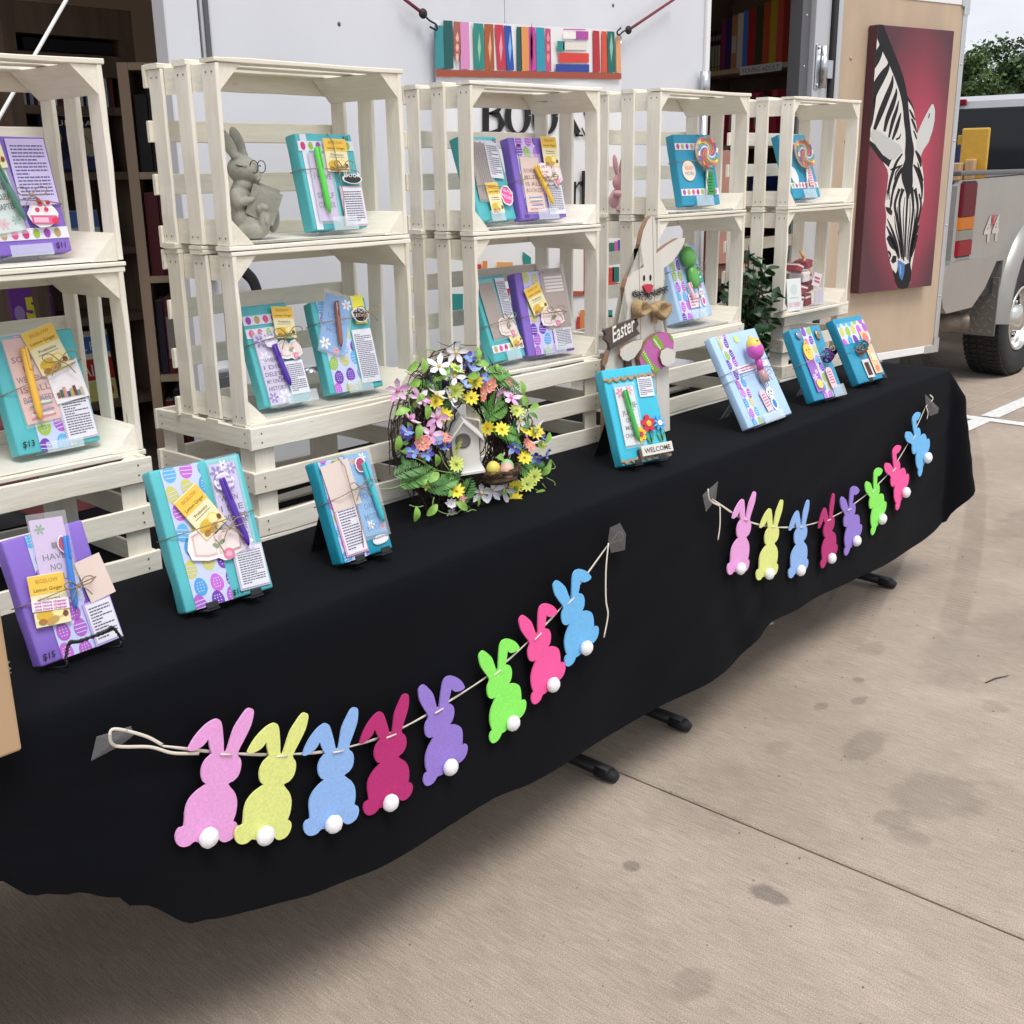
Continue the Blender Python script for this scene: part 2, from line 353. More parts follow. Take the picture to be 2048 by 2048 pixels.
# lock rod beside the right doorway, hinge, rivets
b = MB(); b.tube([(3.135, TW - .03, .55), (3.135, TW - .03, 1.72)], .013, m_alu, 10); b.tube([(3.135, TW - .03, 1.64), (3.135, TW - .03, 1.74)], .019, m_steel, 12); b.box(3.105, 3.165, TW - .012, TW - .0005, 1.6, 1.66, m_steel, bev=.002); b.build('lock_rod', tr)
b = MB(); hz = 1.80
b.box(3.995, 4.03, TW - .022, TW - .0155, hz - .09, hz + .09, m_steel, bev=.002); b.tube([(4.048, TW - .03, hz - .085), (4.048, TW - .03, hz + .085)], .014, m_steel, 12)
b.tube([(4.048, TW - .03, hz - .045), (4.048, TW - .03, hz + .045)], .0175, m_steel, 12); b.box(4.06, 4.125, TW - .034, TW - .026, hz - .045, hz + .03, m_steel, bev=.002)
for q in (-.075, .075): b.sphere((4.012, TW - .024, hz + q), (.008, .004, .008), m_steel, 8, 6)
b.build('hinge', tr)
rv = MB()
for px, py in ((678, 48), (1226, 11), (725, 250), (1140, 60), (700, 420)):
    p = aty(px, py, TW); rv.sphere((p.x, p.y, p.z), (.006, .003, .006), m_grey, 8, 6)
for i in range(9): rv.sphere((3.95, TW + .009, .6 + i * .2), (.006, .003, .006), m_steel, 8, 6)
rv.build('rivet', tr, kind='stuff')
# black bent grab handle and small latch on the wall behind the second stack
b = MB(); P = [aty(*p, TW - .04) for p in ((483, 538), (505, 560), (516, 590), (524, 625), (530, 680))]
b.tube(curve(P, 5), .016, m_black, 10, flatn=(0, 1, 0)); b.build('grab_handle', tr)
b = MB(); p = aty(437, 772, TW); b.box(p.x - .03, p.x + .03, TW - .03, TW - .001, p.z - .045, p.z + .045, m_steel, bev=.006); b.box(p.x - .018, p.x + .018, TW - .034, TW - .0301, p.z - .03, p.z + .03, m_grey, bev=.003)
p = aty(618, 747, TW); b.sphere((p.x, TW - .012, p.z), (.016, .014, .016), m_steel, 12, 8); b.box(p.x - .028, p.x + .028, TW - .006, TW - .001, p.z - .02, p.z + .02, m_steel, bev=.002)
p = aty(417, 548, TW); b.sphere((p.x, TW - .02, p.z), (.018, .02, .018), m_steel, 12, 8); b.build('latch', tr)

# open side door folded back beside its doorway, tan inside face towards us
DA = .23
H0 = aty(1672, 100, TW); H0.z = 0
dr = thing('side_door', None, None, (H0.x, H0.y, 0), -DA); dr.parent = tr
DZ0, DZ1, DWd = .47, 2.14, .915
part('lining', dr, lambda b: b.box(.03, DWd - .035, 0, .03, DZ0 + .035, DZ1 - .03, m_ply))
part('edge_trim', dr, lambda b: (b.box(DWd - .034, DWd, -.004, .034, DZ0, DZ1, m_alu, bev=.002), b.box(.0, .029, -.004, .034, DZ0, DZ1, m_alu, bev=.002), b.box(.03, DWd - .035, -.006, .034, DZ0 - .002, DZ0 + .034, mat('white_trim', (.8, .8, .8), .4), bev=.002), b.box(.03, DWd - .035, -.004, .034, DZ1 - .029, DZ1, mat('white_trim', (.8, .8, .8), .4), bev=.002)))
for z in (DZ0, DZ1 - .07):
    part('corner_bracket', dr, lambda b: (b.box(DWd - .11, DWd + .003, -.0085, -.0065, z - .004, z + .034, m_alu) if z < 1 else b.box(DWd - .055, DWd + .003, -.0085, -.0065, z + .036, z + .074, m_alu), b.box(DWd - .037, DWd + .003, -.009, -.0086, z, z + .07, m_alu)))
b = MB()
for zz in (.75, 1.1, 1.5, 1.85): b.sphere((DWd - .017, -.005, zz), (.006, .003, .006), m_steel, 8, 6); b.sphere((.1, -.002, zz), (.008, .004, .008), m_ply, 8, 6)
b.build('rivet', dr, kind='stuff')
part('outer_skin', dr, lambda b: b.box(.03, DWd - .035, .031, .04, DZ0 + .035, DZ1 - .03, m_white))

# ------------------------------------------------------------------ pickup truck
m_silver = mat('pewter_metallic_paint', (.33, .322, .302), .34, metal=.4, coat=.35, var=.07, vscale=3)
m_whiter = mat('silver_roof_paint', (.50, .505, .51), .38, metal=.3, coat=.3, var=.05, vscale=3)
m_tyre = mat('tyre_rubber', (.016, .016, .017), .75, var=.3, vscale=40)
m_rim = mat('polished_rim', (.62, .61, .58), .25, metal=.9)
m_glass = mat('tinted_glass', (.006, .008, .011), .08, spec=.35)
m_red = mat('tail_lamp_red', (.10, .002, .010), .3, spec=.1); m_red2 = mat('tail_lamp_bright_red', (.22, .004, .013), .3, spec=.12)
m_amb = mat('tail_lamp_amber', (.46, .14, .012), .3, spec=.12); m_clr = mat('tail_lamp_clear', (.20, .20, .165), .3, spec=.2)
tk = thing('pickup_truck', 'silver pickup truck parked nose away to the right of the trailer', 'pickup truck', (6.0, 1.12, 0))
X0, X1 = 0, 2.1
arch = [(1.33 + .5 * math.cos(R(a)), .40 + .62 * math.sin(R(a))) for a in range(165, 9, -12)]
side = [(0.02, .80), (0, .85), (0, 1.27), (.03, 1.30), (X1, 1.335), (X1, .56), (arch[-1][0], .56)] + arch[::-1] + [(arch[0][0], .80)]
part('bed_side', tk, lambda b: b.prism(side, 0, .07, m_silver))
part('bed_side', tk, lambda b: b.prism(side, 1.93, 2.0, m_silver))
part('bed_rail', tk, lambda b: (b.box(0.01, X1, -.012, .09, 1.325, 1.352, mat('dark_rail', (.10, .10, .105), .5), bev=.008), b.box(0.01, X1, 1.91, 2.012, 1.325, 1.352, mat('dark_rail', (.10, .10, .105), .5), bev=.008)))
part('tailgate', tk, lambda b: b.box(-.02, .05, .43, 1.57, .74, 1.31, m_silver, bev=.012))
part('bed_floor', tk, lambda b: b.box(.05, X1, .07, 1.93, .78, .82, m_black))
fo = [(1.33 + .53 * math.cos(R(a)), .40 + .645 * math.sin(R(a))) for a in range(0, 181, 10)]
fi = [(1.33 + .45 * math.cos(R(a)), .40 + .57 * math.sin(R(a))) for a in range(0, 181, 10)]
b = MB(); n = len(fo); vs = [(x, .0, z) for x, z in fo] + [(x, -.075, z) for x, z in [((p[0] + q[0]) / 2, (p[1] + q[1]) / 2) for p, q in zip(fo, fi)]] + [(x, -.07, z) for x, z in fi] + [(x, .08, z) for x, z in fi]
b.add(vs, [(r * n + i, r * n + i + 1, (r + 1) * n + i + 1, (r + 1) * n + i) for r in range(3) for i in range(n - 1)], m_silver, smooth=True); b.build('wheel_arch', tk)
part('arch_lining', tk, lambda b: b.prism(fi, .085, .6, m_black))
# rounded rear corner with the lamp cluster
def corner(z0, z1, r, m, name, off=0):
    b = MB(); pts = [(.27, -off)] + [(r - r * math.sin(R(a)) - off * math.sin(R(a)) + 0, r - r * math.cos(R(a)) - off * math.cos(R(a))) for a in range(0, 91, 10)] + [(-off, .42)]
    n = len(pts); b.add([(x, y, z) for z in (z0, z1) for x, y in pts] + [(.24, .06, z0), (.24, .06, z1)], [(i, i + 1, n + i + 1, n + i) for i in range(n - 1)] + [list(range(n)) + [2 * n], [2 * n + 1] + list(range(2 * n - 1, n - 1, -1))], m, smooth=False)
    return b.build(name, tk)
tl = bpy.data.objects.new('tail_light', None); C.objects.link(tl); tl.parent = tk
for z0, z1, m_, nm in ((1.095, 1.285, m_red, 'brake_lens'), (1.022, 1.092, m_amb, 'indicator_lens'), (.962, 1.019, m_clr, 'reversing_lens'), (.872, .959, m_red2, 'lower_lens')):
    corner(z0, z1, .09, m_, nm, .012).parent = tl
corner(.862, 1.295, .088, m_black, 'lamp_housing', .004).parent = tl
bp = MB()
bp.box(.0, .78, .012, .2, .60, .795, m_black)
prof = [(-.16, .60), (-.19, .66), (-.19, .78), (-.15, .835), (-.02, .85), (.62, .85), (.60, .80), (.46, .66), (.28, .56), (-.10, .56)]
bp.prism(prof, -.045, .30, mat('bumper_silver', (.38, .372, .35), .3, metal=.6, var=.06, vscale=4)); bp.box(-.2, -.02, .301, 1.7, .6, .84, m_silver, bev=.02); bp.box(-.215, -.192, -.02, .28, .735, .775, m_black, bev=.008); bp.box(-.206, -.191, -.03, .2, .6, .72, mat('chrome_step', (.7, .7, .7), .2, metal=1), bev=.01)
bp.build('rear_bumper', tk)
b = MB(); b.box(.74, .75, -.03, .34, .33, .70, mat('tread_plate_dark', (.20, .185, .17), .5, metal=.5), bev=.002)
for i in range(12):
    for j in range(9):
        if (i + j) % 2: continue
        M_ = Matrix.Translation((.7385, .0 + i * .028, .36 + j * .038)) @ Matrix.Rotation(R(45 if (i // 2 + j) % 2 else -45), 4, 'X'); b.box(-.0015, .001, -.004, .004, -.015, .015, mat('tread_plate', (.38, .36, .33), .42, metal=.7), M_)
b.build('mud_flap', tk)
b = MB(); b.tube([(.02, .72, .47), (.16, .42, .46), (.32, .16, .45), (.42, .03, .45)], .06, mat('rusty_exhaust', (.20, .16, .13), .5, metal=.6, var=.3, vscale=20), 14, caps=False); b.tube([(.405, .052, .45), (.4205, .0295, .45)], .055, m_black, 14); b.build('exhaust_pipe', tk)
def wheel(x, y, sgn):
    e = bpy.data.objects.new('wheel', None); C.objects.link(e); e.parent = tk; e.location = (x, y, .385); e.rotation_euler = (R(90), 0, 0 if sgn > 0 else R(180))
    b = MB(); b.lathe([(.215, -.115), (.26, -.128), (.33, -.135), (.365, -.125), (.383, -.105), (.385, 0), (.383, .105), (.365, .125), (.33, .135), (.26, .128), (.215, .115)], m_tyre, 48, close=True)
    for k in range(60):
        for off in (-.1, -.05, 0, .05, .1):
            Mk = Matrix.Rotation(2 * math.pi * (k + .25 * (off > 0)) / 60, 4, 'Z'); b.box(.384, .391, -.014, .014, off - .019, off + .019, m_tyre, Mk)
    b.build('tyre', e)
    b = MB(); b.lathe([(.218, .118), (.212, .128), (.2, .12), (.195, .07), (.18, .03), (.13, .05), (.09, .075), (.085, .12), (.02, .125), (.001, .125)], m_rim, 40)
    for k in range(8):
        Mk = Matrix.Rotation(2 * math.pi * k / 8, 4, 'Z'); b.tube([(.105, 0, .065), (.105, 0, .085)], .012, m_steel, 8, Mk); b.box(.145, .185, -.02, .02, .038, .05, m_black, Mk)
    b.build('rim', e)
wheel(1.33, .13, 1); wheel(1.33, 1.87, -1); wheel(5.0, .13, 1); wheel(5.0, 1.87, -1)
part('axle', tk, lambda b: b.tube([(1.33, .2, .385), (1.33, 1.8, .385)], .06, m_black, 10))
# 4x4 badge (each figure a raised letter)
b = MB(); mb_ = mat('badge_chrome', (.75, .75, .75), .2, metal=.8); mr_ = mat('badge_red', (.5, .02, .06), .3)
text(b, '4', .47, .935, .21, mb_, -.004, bold=.03); text(b, '4', .60, .935, .21, mb_, -.004, bold=.03); text(b, 'x', .565, 1.03, .12, mr_, -.006, bold=.03)
b.build('badge', tk)
# cab
cb = [(2.13, .9), (2.13, 1.34), (2.2, 1.83), (2.32, 1.87), (3.6, 1.87), (4.35, 1.3), (5.7, 1.2), (5.85, .9), (5.85, .5), (2.3, .5)]
b = MB(); b.prism(cb, .02, 1.98, m_whiter); b.build('cab', tk)
Mg = Matrix.Translation((2.122, 0, 1.335)) @ Matrix.Rotation(R(8.2), 4, 'Y')
part('rear_window', tk, lambda b: b.box(-.006, .006, .14, 1.86, .012, .43, m_glass, Mg, bev=.003))
part('window_seal', tk, lambda b: b.box(-.004, .004, .12, 1.88, -.004, .447, m_black, Mg))
part('side_window', tk, lambda b: b.prism([(2.5, 1.36), (2.52, 1.78), (3.55, 1.78), (4.0, 1.36)], .012, .019, m_glass))
part('third_brake_light', tk, lambda b: b.box(2.165, 2.2, .86, 1.14, 1.805, 1.845, m_red2, bev=.006))
part('front_bumper', tk, lambda b: b.box(5.86, 5.98, .05, 1.95, .5, .8, m_rim, bev=.03))
part('rear_view_mirror', tk, lambda b: b.box(3.0, 3.02, .9, 1.15, 1.6, 1.67, m_black, bev=.01))

# yellow wooden chair riding in the truck bed
m_yel = mat('yellow_paint', (.62, .36, .045), .4, var=.06, vscale=30); m_blu = mat('blue_paint', (.01, .04, .28), .4); m_bw = mat('bare_birch', (.50, .33, .18), .5, var=.1, vscale=40, stretch=(1, 1, .1))
cp = lambda px, py: atx(px, py, 6.7)
yl, yr, zt_, zb_2 = cp(1920, 300).y, cp(1976, 300).y, cp(1945, 256).z, cp(1945, 330).z
yw = thing('toddler_chair', 'small yellow and blue wooden chair standing in the pickup bed', 'chair', (6.7, yr, .82)); hw = yl - yr
part('backrest', yw, lambda b: b.box(0, .022, 0, hw, .3, zt_ - .82, m_yel, bev=.01)); part('side_panel', yw, lambda b: b.box(.023, .3, hw + .004, hw + .022, 0, zt_ - .82 - .1, m_blu, bev=.004)); part('top_rail', yw, lambda b: b.box(.02, .3, hw + .004, hw + .03, zt_ - .918, zt_ - .86, m_yel, bev=.004))
part('seat', yw, lambda b: b.box(-.26, -.001, 0, hw, .40, .42, m_yel, bev=.004)); zz_ = cp(1945, 325).z - .82
part('arm_block', yw, lambda b: b.box(-.05, -.002, hw * .33, hw * .68, .421, zz_ + .02, m_bw, bev=.008)); part('arm_block', yw, lambda b: b.box(-.1, -.02, hw * .72, hw * 1.1, .421, zz_, m_bw, bev=.008))
for x, y in ((-.25, .01), (-.25, hw - .03), (.0, .01), (.0, hw - .03)): part('leg', yw, lambda b: b.box(x, x + .02, y, y + .02, 0, .299 if x == 0 else .399, m_yel))

# ------------------------------------------------------------------ trees beyond the truck
m_bark = mat('bark', (.045, .038, .032), .9, var=.3, vscale=20); m_leaf = mat('tree_leaves', (.035, .075, .02), .6, col2=(.085, .15, .035), vscale=.35, detail=2); m_leaf2 = mat('tree_leaves_grey', (.04, .065, .035), .6, col2=(.075, .12, .055), vscale=.4)
def tree(label, x, y, h, r, seed, ml, n=5200, lo=.35, size=.19, top=6):
    rd = random.Random(seed); t = thing('leafy_tree', label, 'tree', (x, y, 0), group='trees behind the pickup')
    b = MB(); tips = []
    def limb(p, d, ln, rad, lv):
        pts = [p]; q = p.copy()
        for i in range(4):
            d = (d + Vector((rd.uniform(-.25, .25), rd.uniform(-.25, .25), rd.uniform(-.05, .2)))).normalized(); q = q + d * ln / 4; pts.append(q)
        b.tube(pts, [rad * (1 - .55 * i / 4) for i in range(5)], m_bark, 6)
        if lv < 3:
            for i in range(4 if lv else 7): limb(pts[rd.randint(1, 4)], (d + Vector((rd.uniform(-1, 1), rd.uniform(-1, 1), rd.uniform(-.25, .6)))).normalized(), ln * rd.uniform(.38, .5), rad * .45, lv + 1)
        if lv >= 1: tips.extend(pts[1:])
    limb(Vector((0, 0, 0)), Vector((0, 0, 1)), h * .46, h * .02, 0)
    b.build('trunk', t)
    b = MB(); c0 = Vector((0, 0, top - r * .8)); clumps = []
    while len(clumps) < 75:                     # leaf clumps spread through the crown, thinner low down
        v = Vector((rd.uniform(-1, 1), rd.uniform(-1, 1), rd.uniform(-1, 1)))
        if .25 < v.length < 1: clumps.append((c0 + Vector((v.x * r, v.y * r, v.z * r * .78)), rd.uniform(.13, .26) * r))
    for i in range(n):
        c, sp = rd.choice(clumps); p = c + Vector((rd.gauss(0, 1), rd.gauss(0, 1), rd.gauss(0, .7))) * sp * .6
        s_ = rd.uniform(.6, 1.25) * size; a = Vector((rd.uniform(-1, 1), rd.uniform(-1, 1), rd.uniform(-.4, .9))).normalized(); e = a.cross(Vector((rd.uniform(-1, 1), rd.uniform(-1, 1), rd.uniform(-1, 1)))).normalized()
        b.add([p - a * s_, p + e * s_ * .5, p + a * s_, p - e * s_ * .5], [(0, 1, 2, 3)], ml)
    b.build('crown', t)
tree('round green tree showing above the pickup roof', 39.5, 13.75, 5.6, 1.65, 3, m_leaf, 13000, .3, .085, 5.05)
tree('greyer tree cut off by the right edge of the photo', 41, 12.0, 6.2, 1.9, 9, m_leaf2, 11000, .28, .085, 5.5)
tree('low bushy tree behind the pickup roof', 46, 15.0, 4.4, 1.5, 5, m_leaf, 9000, .2, .09, 4.2)
# ------------------------------------------------------------------ folding tables and the black cloth
ZT = .74
def ye(x): return -.205 + .037 * x
m_plas = mat('white_folding_table', (.72, .72, .70), .5, bump=.1, bscale=300); m_blk = mat('black_leg_paint', (.014, .014, .016), .45)
def ftable(x0, x1, label):
    t = thing('folding_table', label, 'table', ((x0 + x1) / 2, ye((x0 + x1) / 2) + .38, 0), math.atan(.037), 'folding tables under the black cloth')
    h = (x1 - x0) / 2
    part('table_top', t, lambda b: b.box(-h, h, -.37, .37, ZT - .05, ZT - .006, m_plas, bev=.01))
    for sx in (-1, 1):
        lx = sx * (h - .16)
        for sy in (-.15, .15): part('leg', t, lambda b: (b.tube([(lx - sx * .05, sy * .8, ZT - .051), (lx, sy, .034)], .014, m_blk, 10)))
        b = MB(); b.tube([(lx, -.30, .022), (lx, -.2, .026), (lx, .2, .026), (lx, .30, .022)], .0165, m_blk, 12)
        for sy in (-1, 1): b.tube([(lx, sy * .262, .021), (lx, sy * .30, .019), (lx, sy * .318, .014)], [.0185, .018, .012], m_black, 12)
        b.build('foot', t)
ftable(-.46, 1.365, 'folding table under the cloth at the pink and yellow bunnies'); ftable(1.37, 3.02, 'folding table under the cloth at its far end by the truck')

m_cloth = mat('black_cotton_cloth', (.0034, .0039, .0058), .85, var=.12, vscale=3, sheen=.02, spec=.07, bump=.25, bscale=900)
hem = [(-1.5, .50), (-.6, .52), (-.25, .554), (-.2, .507), (-.155, .49), (-.106, .463), (-.081, .435), (.014, .358), (.056, .336), (.128, .315), (.246, .282), (.379, .259), (.489, .253), (.673, .253), (.78, .232), (.9, .223), (1.216, .218), (1.45, .206), (1.551, .205), (1.68, .238), (1.751, .262), (1.951, .244), (2.274, .222), (2.571, .202), (2.7, .2), (2.812, .2), (2.92, .208), (3.0, .23)]
def hz_(x):
    for (a, za), (b_, zb) in zip(hem, hem[1:]):
        if x <= b_: t = max(0, (x - a) / (b_ - a)); t = t * t * (3 - 2 * t); return za + (zb - za) * t
    return hem[-1][1]
XR = 3.03
def hzs(x): return hz_(x) if x < .02 else sum(hz_(x + d * .02) * math.exp(-(d / 2.2) ** 2) for d in range(-5, 6)) / sum(math.exp(-(d / 2.2) ** 2) for d in range(-5, 6))
path = []
x = -1.5
while x < XR - .03: path.append((x, ye(x), 0, -1, x, 0)); x += .0125
for a in range(0, 91, 6): path.append((XR - .03 + .03 * math.sin(R(a)), ye(XR) + .03 - .03 * math.cos(R(a)), math.sin(R(a)), -math.cos(R(a)), XR, math.exp(-((a - 38) / 26.) ** 2)))
y = ye(XR) + .03
while y < .6: y += .0125; path.append((XR, y, 1, 0, XR + (y - ye(XR)), math.exp(-((y + .06) / .09) ** 2) * .25))
NV = 26; vs = []; fs = []
def cl_noise(a, b_, s): return noise.noise(Vector((a * s, b_ * s, 3.3)))
TOP = [.62, .5, .38, .26, .14, .06, .015]
for (px, py, nx, ny, sx, cn) in path:
    col = []
    drop = ZT - (hzs(sx) + .15 * nx ** .8 if sx <= XR else .38 + .03 * math.sin(sx * 9))
    for j in range(NV + 1):
        t = j / NV; z = ZT + .0045 - .011 * min(1, t * 12) - t * (drop - .011)
        off = .006 + .012 * min(1, t * 12) + t * .02
        fold = t ** 1.2 * (.014 * cl_noise(sx, t * .35, 3.1) + .003 * cl_noise(sx + 9, t * .6, 6)) + .0035 * min(1, t * 6) * cl_noise(sx * .8 + t, t * 1.3, 7)
        if sx < .1: fold += t * .02 * math.sin(sx * 13 + t * 2) * min(1, (.25 - sx) * 2)
        fold += .009 * math.exp(-((sx - 1.68 + .25 * (1 - t)) / .05) ** 2) * t ** 2
        off += fold + cn * (.04 * min(1, t * 5) + .055 * t ** 1.4)
        col.append((px + nx * off, py + ny * off, z))
    vs += col
n1 = NV + 1
for i in range(len(path) - 1):
    for j in range(NV): fs.append((i * n1 + j, i * n1 + j + 1, (i + 1) * n1 + j + 1, (i + 1) * n1 + j))
# top sheet: from the skirt's first row back to the rear edge
k0 = len(vs); nt_ = 34; xs_idx = [i for i in range(len(path)) if path[i][3] == -1 and path[i][2] == 0]
for i in xs_idx:
    px, py = path[i][0], path[i][1]
    for j in range(1, nt_ + 1):
        t = j / nt_; yy = py - .006 + (.62 - py) * t
        z = ZT + .0045 + .003 * max(0, cl_noise(px * .7 + yy * 2.1, yy, 5)) * math.exp(-((px - 2.55) / .28) ** 2) * 5 * math.exp(-((yy - .02) / .16) ** 2) + .0012 * cl_noise(px, yy, 6)
        vs.append((px, yy, z))
for a, (i, i2) in enumerate(zip(xs_idx, xs_idx[1:])):
    for j in range(nt_):
        p = i * n1 if j == 0 else k0 + a * nt_ + j - 1; q = i2 * n1 if j == 0 else k0 + (a + 1) * nt_ + j - 1
        fs.append((p, q, k0 + (a + 1) * nt_ + j, k0 + a * nt_ + j))
# close the strip between the last straight column and the right-hand edge
la = len(xs_idx) - 1; ring = [i * n1 for i in range(xs_idx[-1], len(path))]
kk = len(vs)
for i in range(xs_idx[-1] + 1, len(path)): pass
cen = [k0 + la * nt_ + j - 1 if j else xs_idx[-1] * n1 for j in range(nt_ + 1)]
i = 0; j = 0
while i < len(ring) - 1 or j < nt_:
    yi = vs[ring[min(i + 1, len(ring) - 1)]][1]; yj = vs[cen[min(j + 1, nt_)]][1]
    if i < len(ring) - 1 and (j >= nt_ or yi <= yj):
        if ring[i] != cen[j]: fs.append((cen[j], ring[i], ring[i + 1]))
        i += 1
    else:
        fs.append((cen[j], ring[i], cen[j + 1])); j += 1
b = MB(); b.add(vs, fs, m_cloth, smooth=True)
cloth = b.build('tablecloth', label='long black cloth draped over the display tables', cat='tablecloth')
# back drop of the cloth
b = MB(); nb = 60
b.add([(-1.5 + 4.53 * i / nb, .62 + .02 * math.sin(i * 1.7) * (1 - z / ZT) + .006, z) for i in range(nb + 1) for z in (.3, ZT + .003)], [(2 * i, 2 * i + 1, 2 * i + 3, 2 * i + 2) for i in range(nb)], m_cloth, smooth=True)
b.build('back_drop', cloth)

# ------------------------------------------------------------------ cream crates: three columns of slats, corner posts, four back slats
W_, D_, H_ = .424, .207, .318
def wood(name, c1, c2, stretch):
    M = bpy.data.materials.new(name); M.use_nodes = True; t = M.node_tree; N = t.nodes.new; K = t.links.new; p = t.nodes['Principled BSDF']; p.inputs['Roughness'].default_value = .6; p.inputs['Specular IOR Level'].default_value = .3
    g = N('ShaderNodeTexCoord'); oi = N('ShaderNodeObjectInfo'); ad = N('ShaderNodeVectorMath'); ad.operation = 'ADD'; K(g.outputs['Object'], ad.inputs[0]); cx_ = N('ShaderNodeCombineXYZ'); mu = N('ShaderNodeMath'); mu.operation = 'MULTIPLY'; mu.inputs[1].default_value = 37; K(oi.outputs['Random'], mu.inputs[0]); K(mu.outputs[0], cx_.inputs[0]); K(mu.outputs[0], cx_.inputs[2]); K(cx_.outputs[0], ad.inputs[1])
    mp = N('ShaderNodeMapping'); mp.inputs['Scale'].default_value = stretch; K(ad.outputs[0], mp.inputs[0])
    def nz_(sc_, dt, src): n = N('ShaderNodeTexNoise'); n.inputs['Scale'].default_value = sc_; n.inputs['Detail'].default_value = dt; K(src, n.inputs['Vector']); return n.outputs['Fac']
    def rmp(f, a, ca, b_, cb_): r = N('ShaderNodeValToRGB'); r.color_ramp.elements[0].position = a; r.color_ramp.elements[1].position = b_; r.color_ramp.elements[0].color = (*ca, 1); r.color_ramp.elements[1].color = (*cb_, 1); K(f, r.inputs[0]); return r.outputs[0]
    def mixc(a, b_, f, mode='MIX'):
        x = N('ShaderNodeMixRGB'); x.blend_type = mode
        if isinstance(f, float): x.inputs[0].default_value = f
        else: K(f, x.inputs[0])
        K(a, x.inputs[1])
        if isinstance(b_, tuple): x.inputs[2].default_value = (*b_, 1)
        else: K(b_, x.inputs[2])
        return x.outputs[0]
    grain = nz_(42, 6, mp.outputs[0]); col = rmp(grain, .3, c1, .68, c2)
    col = mixc(col, rmp(nz_(150, 3, mp.outputs[0]), .3, (.94, .935, .92), .6, (1.03, 1.03, 1.03)), .7, 'MULTIPLY')          # fine grain under thin paint
    col = mixc(col, rmp(oi.outputs['Random'], 0, (.90, .885, .85), 1, (1.04, 1.04, 1.05)), 1.0, 'MULTIPLY')                  # each slat its own tone
    chip = rmp(nz_(85, 4, mp.outputs[0]), .72, (0, 0, 0), .77, (1, 1, 1)); col = mixc(col, (.34, .25, .17), chip)           # rubbed through to bare wood
    K(col, p.inputs['Base Color']); bp = N('ShaderNodeBump'); bp.inputs['Strength'].default_value = .5; bp.inputs['Distance'].default_value = .0015; K(nz_(110, 4, mp.outputs[0]), bp.inputs['Height']); K(bp.outputs[0], p.inputs['Normal'])
    return M
cA, cB = (.80, .758, .65), (.875, .842, .748)
m_cx = wood('cream_slat_lengthwise', cA, cB, (.12, 1, 1)); m_cz = wood('cream_slat_upright', cA, cB, (1, 1, .12)); m_cy = wood('cream_post', cA, cB, (1, .12, 1))
m_board = mat('cream_shelf_board', (.80, .78, .71), .45, var=.04, vscale=10, bump=.12, bscale=60)
m_raw = mat('bare_end_grain', (.52, .40, .29), .7, var=.3, vscale=120, stretch=(1, 1, .25))
def rough_box(x0, x1, y0, y1, z0, z1, m, seed, raw=False):
    """a sawn slat: chamfered, edges not quite straight"""
    b = MB(); b.box(x0, x1, y0, y1, z0, z1, m, bev=.0014); rd = random.Random(seed)
    L_ = max(x1 - x0, y1 - y0, z1 - z0); ax = [x1 - x0, y1 - y0, z1 - z0].index(L_)
    n = 6; out = MB()
    lo = [x0, y0, z0]; hi = [x1, y1, z1]; c = [a for a in range(3) if a != ax]; ch = .0014; rows = []
    for i in range(n + 1):
        u = lo[ax] + L_ * i / n; w0 = [rd.uniform(-.0009, .0009) for _ in range(4)]; A0, A1, B0, B1 = lo[c[0]] + w0[0], hi[c[0]] + w0[1], lo[c[1]] + w0[2], hi[c[1]] + w0[3]
        if i in (0, n): u += rd.uniform(-.001, .001)
        r = []
        for p, q in ((A0 + ch, B0), (A1 - ch, B0), (A1, B0 + ch), (A1, B1 - ch), (A1 - ch, B1), (A0 + ch, B1), (A0, B1 - ch), (A0, B0 + ch)):
            v = [0, 0, 0]; v[ax] = u; v[c[0]] = p; v[c[1]] = q; r.append(tuple(v))
        rows.append(r)
    vs = [v for r in rows for v in r]; fs = []
    for i in range(n):
        for k in range(8): fs.append((i * 8 + k, i * 8 + (k + 1) % 8, i * 8 + 8 + (k + 1) % 8, i * 8 + 8 + k))
    fs += [list(range(8))[::-1], [n * 8 + k for k in range(8)]]
    if ax == 1: fs = [f[::-1] if isinstance(f, list) else tuple(reversed(f)) for f in fs]
    out.add(vs, fs, m); return out
YS = [(0.0, .041), (.083, .124), (.166, .207)]
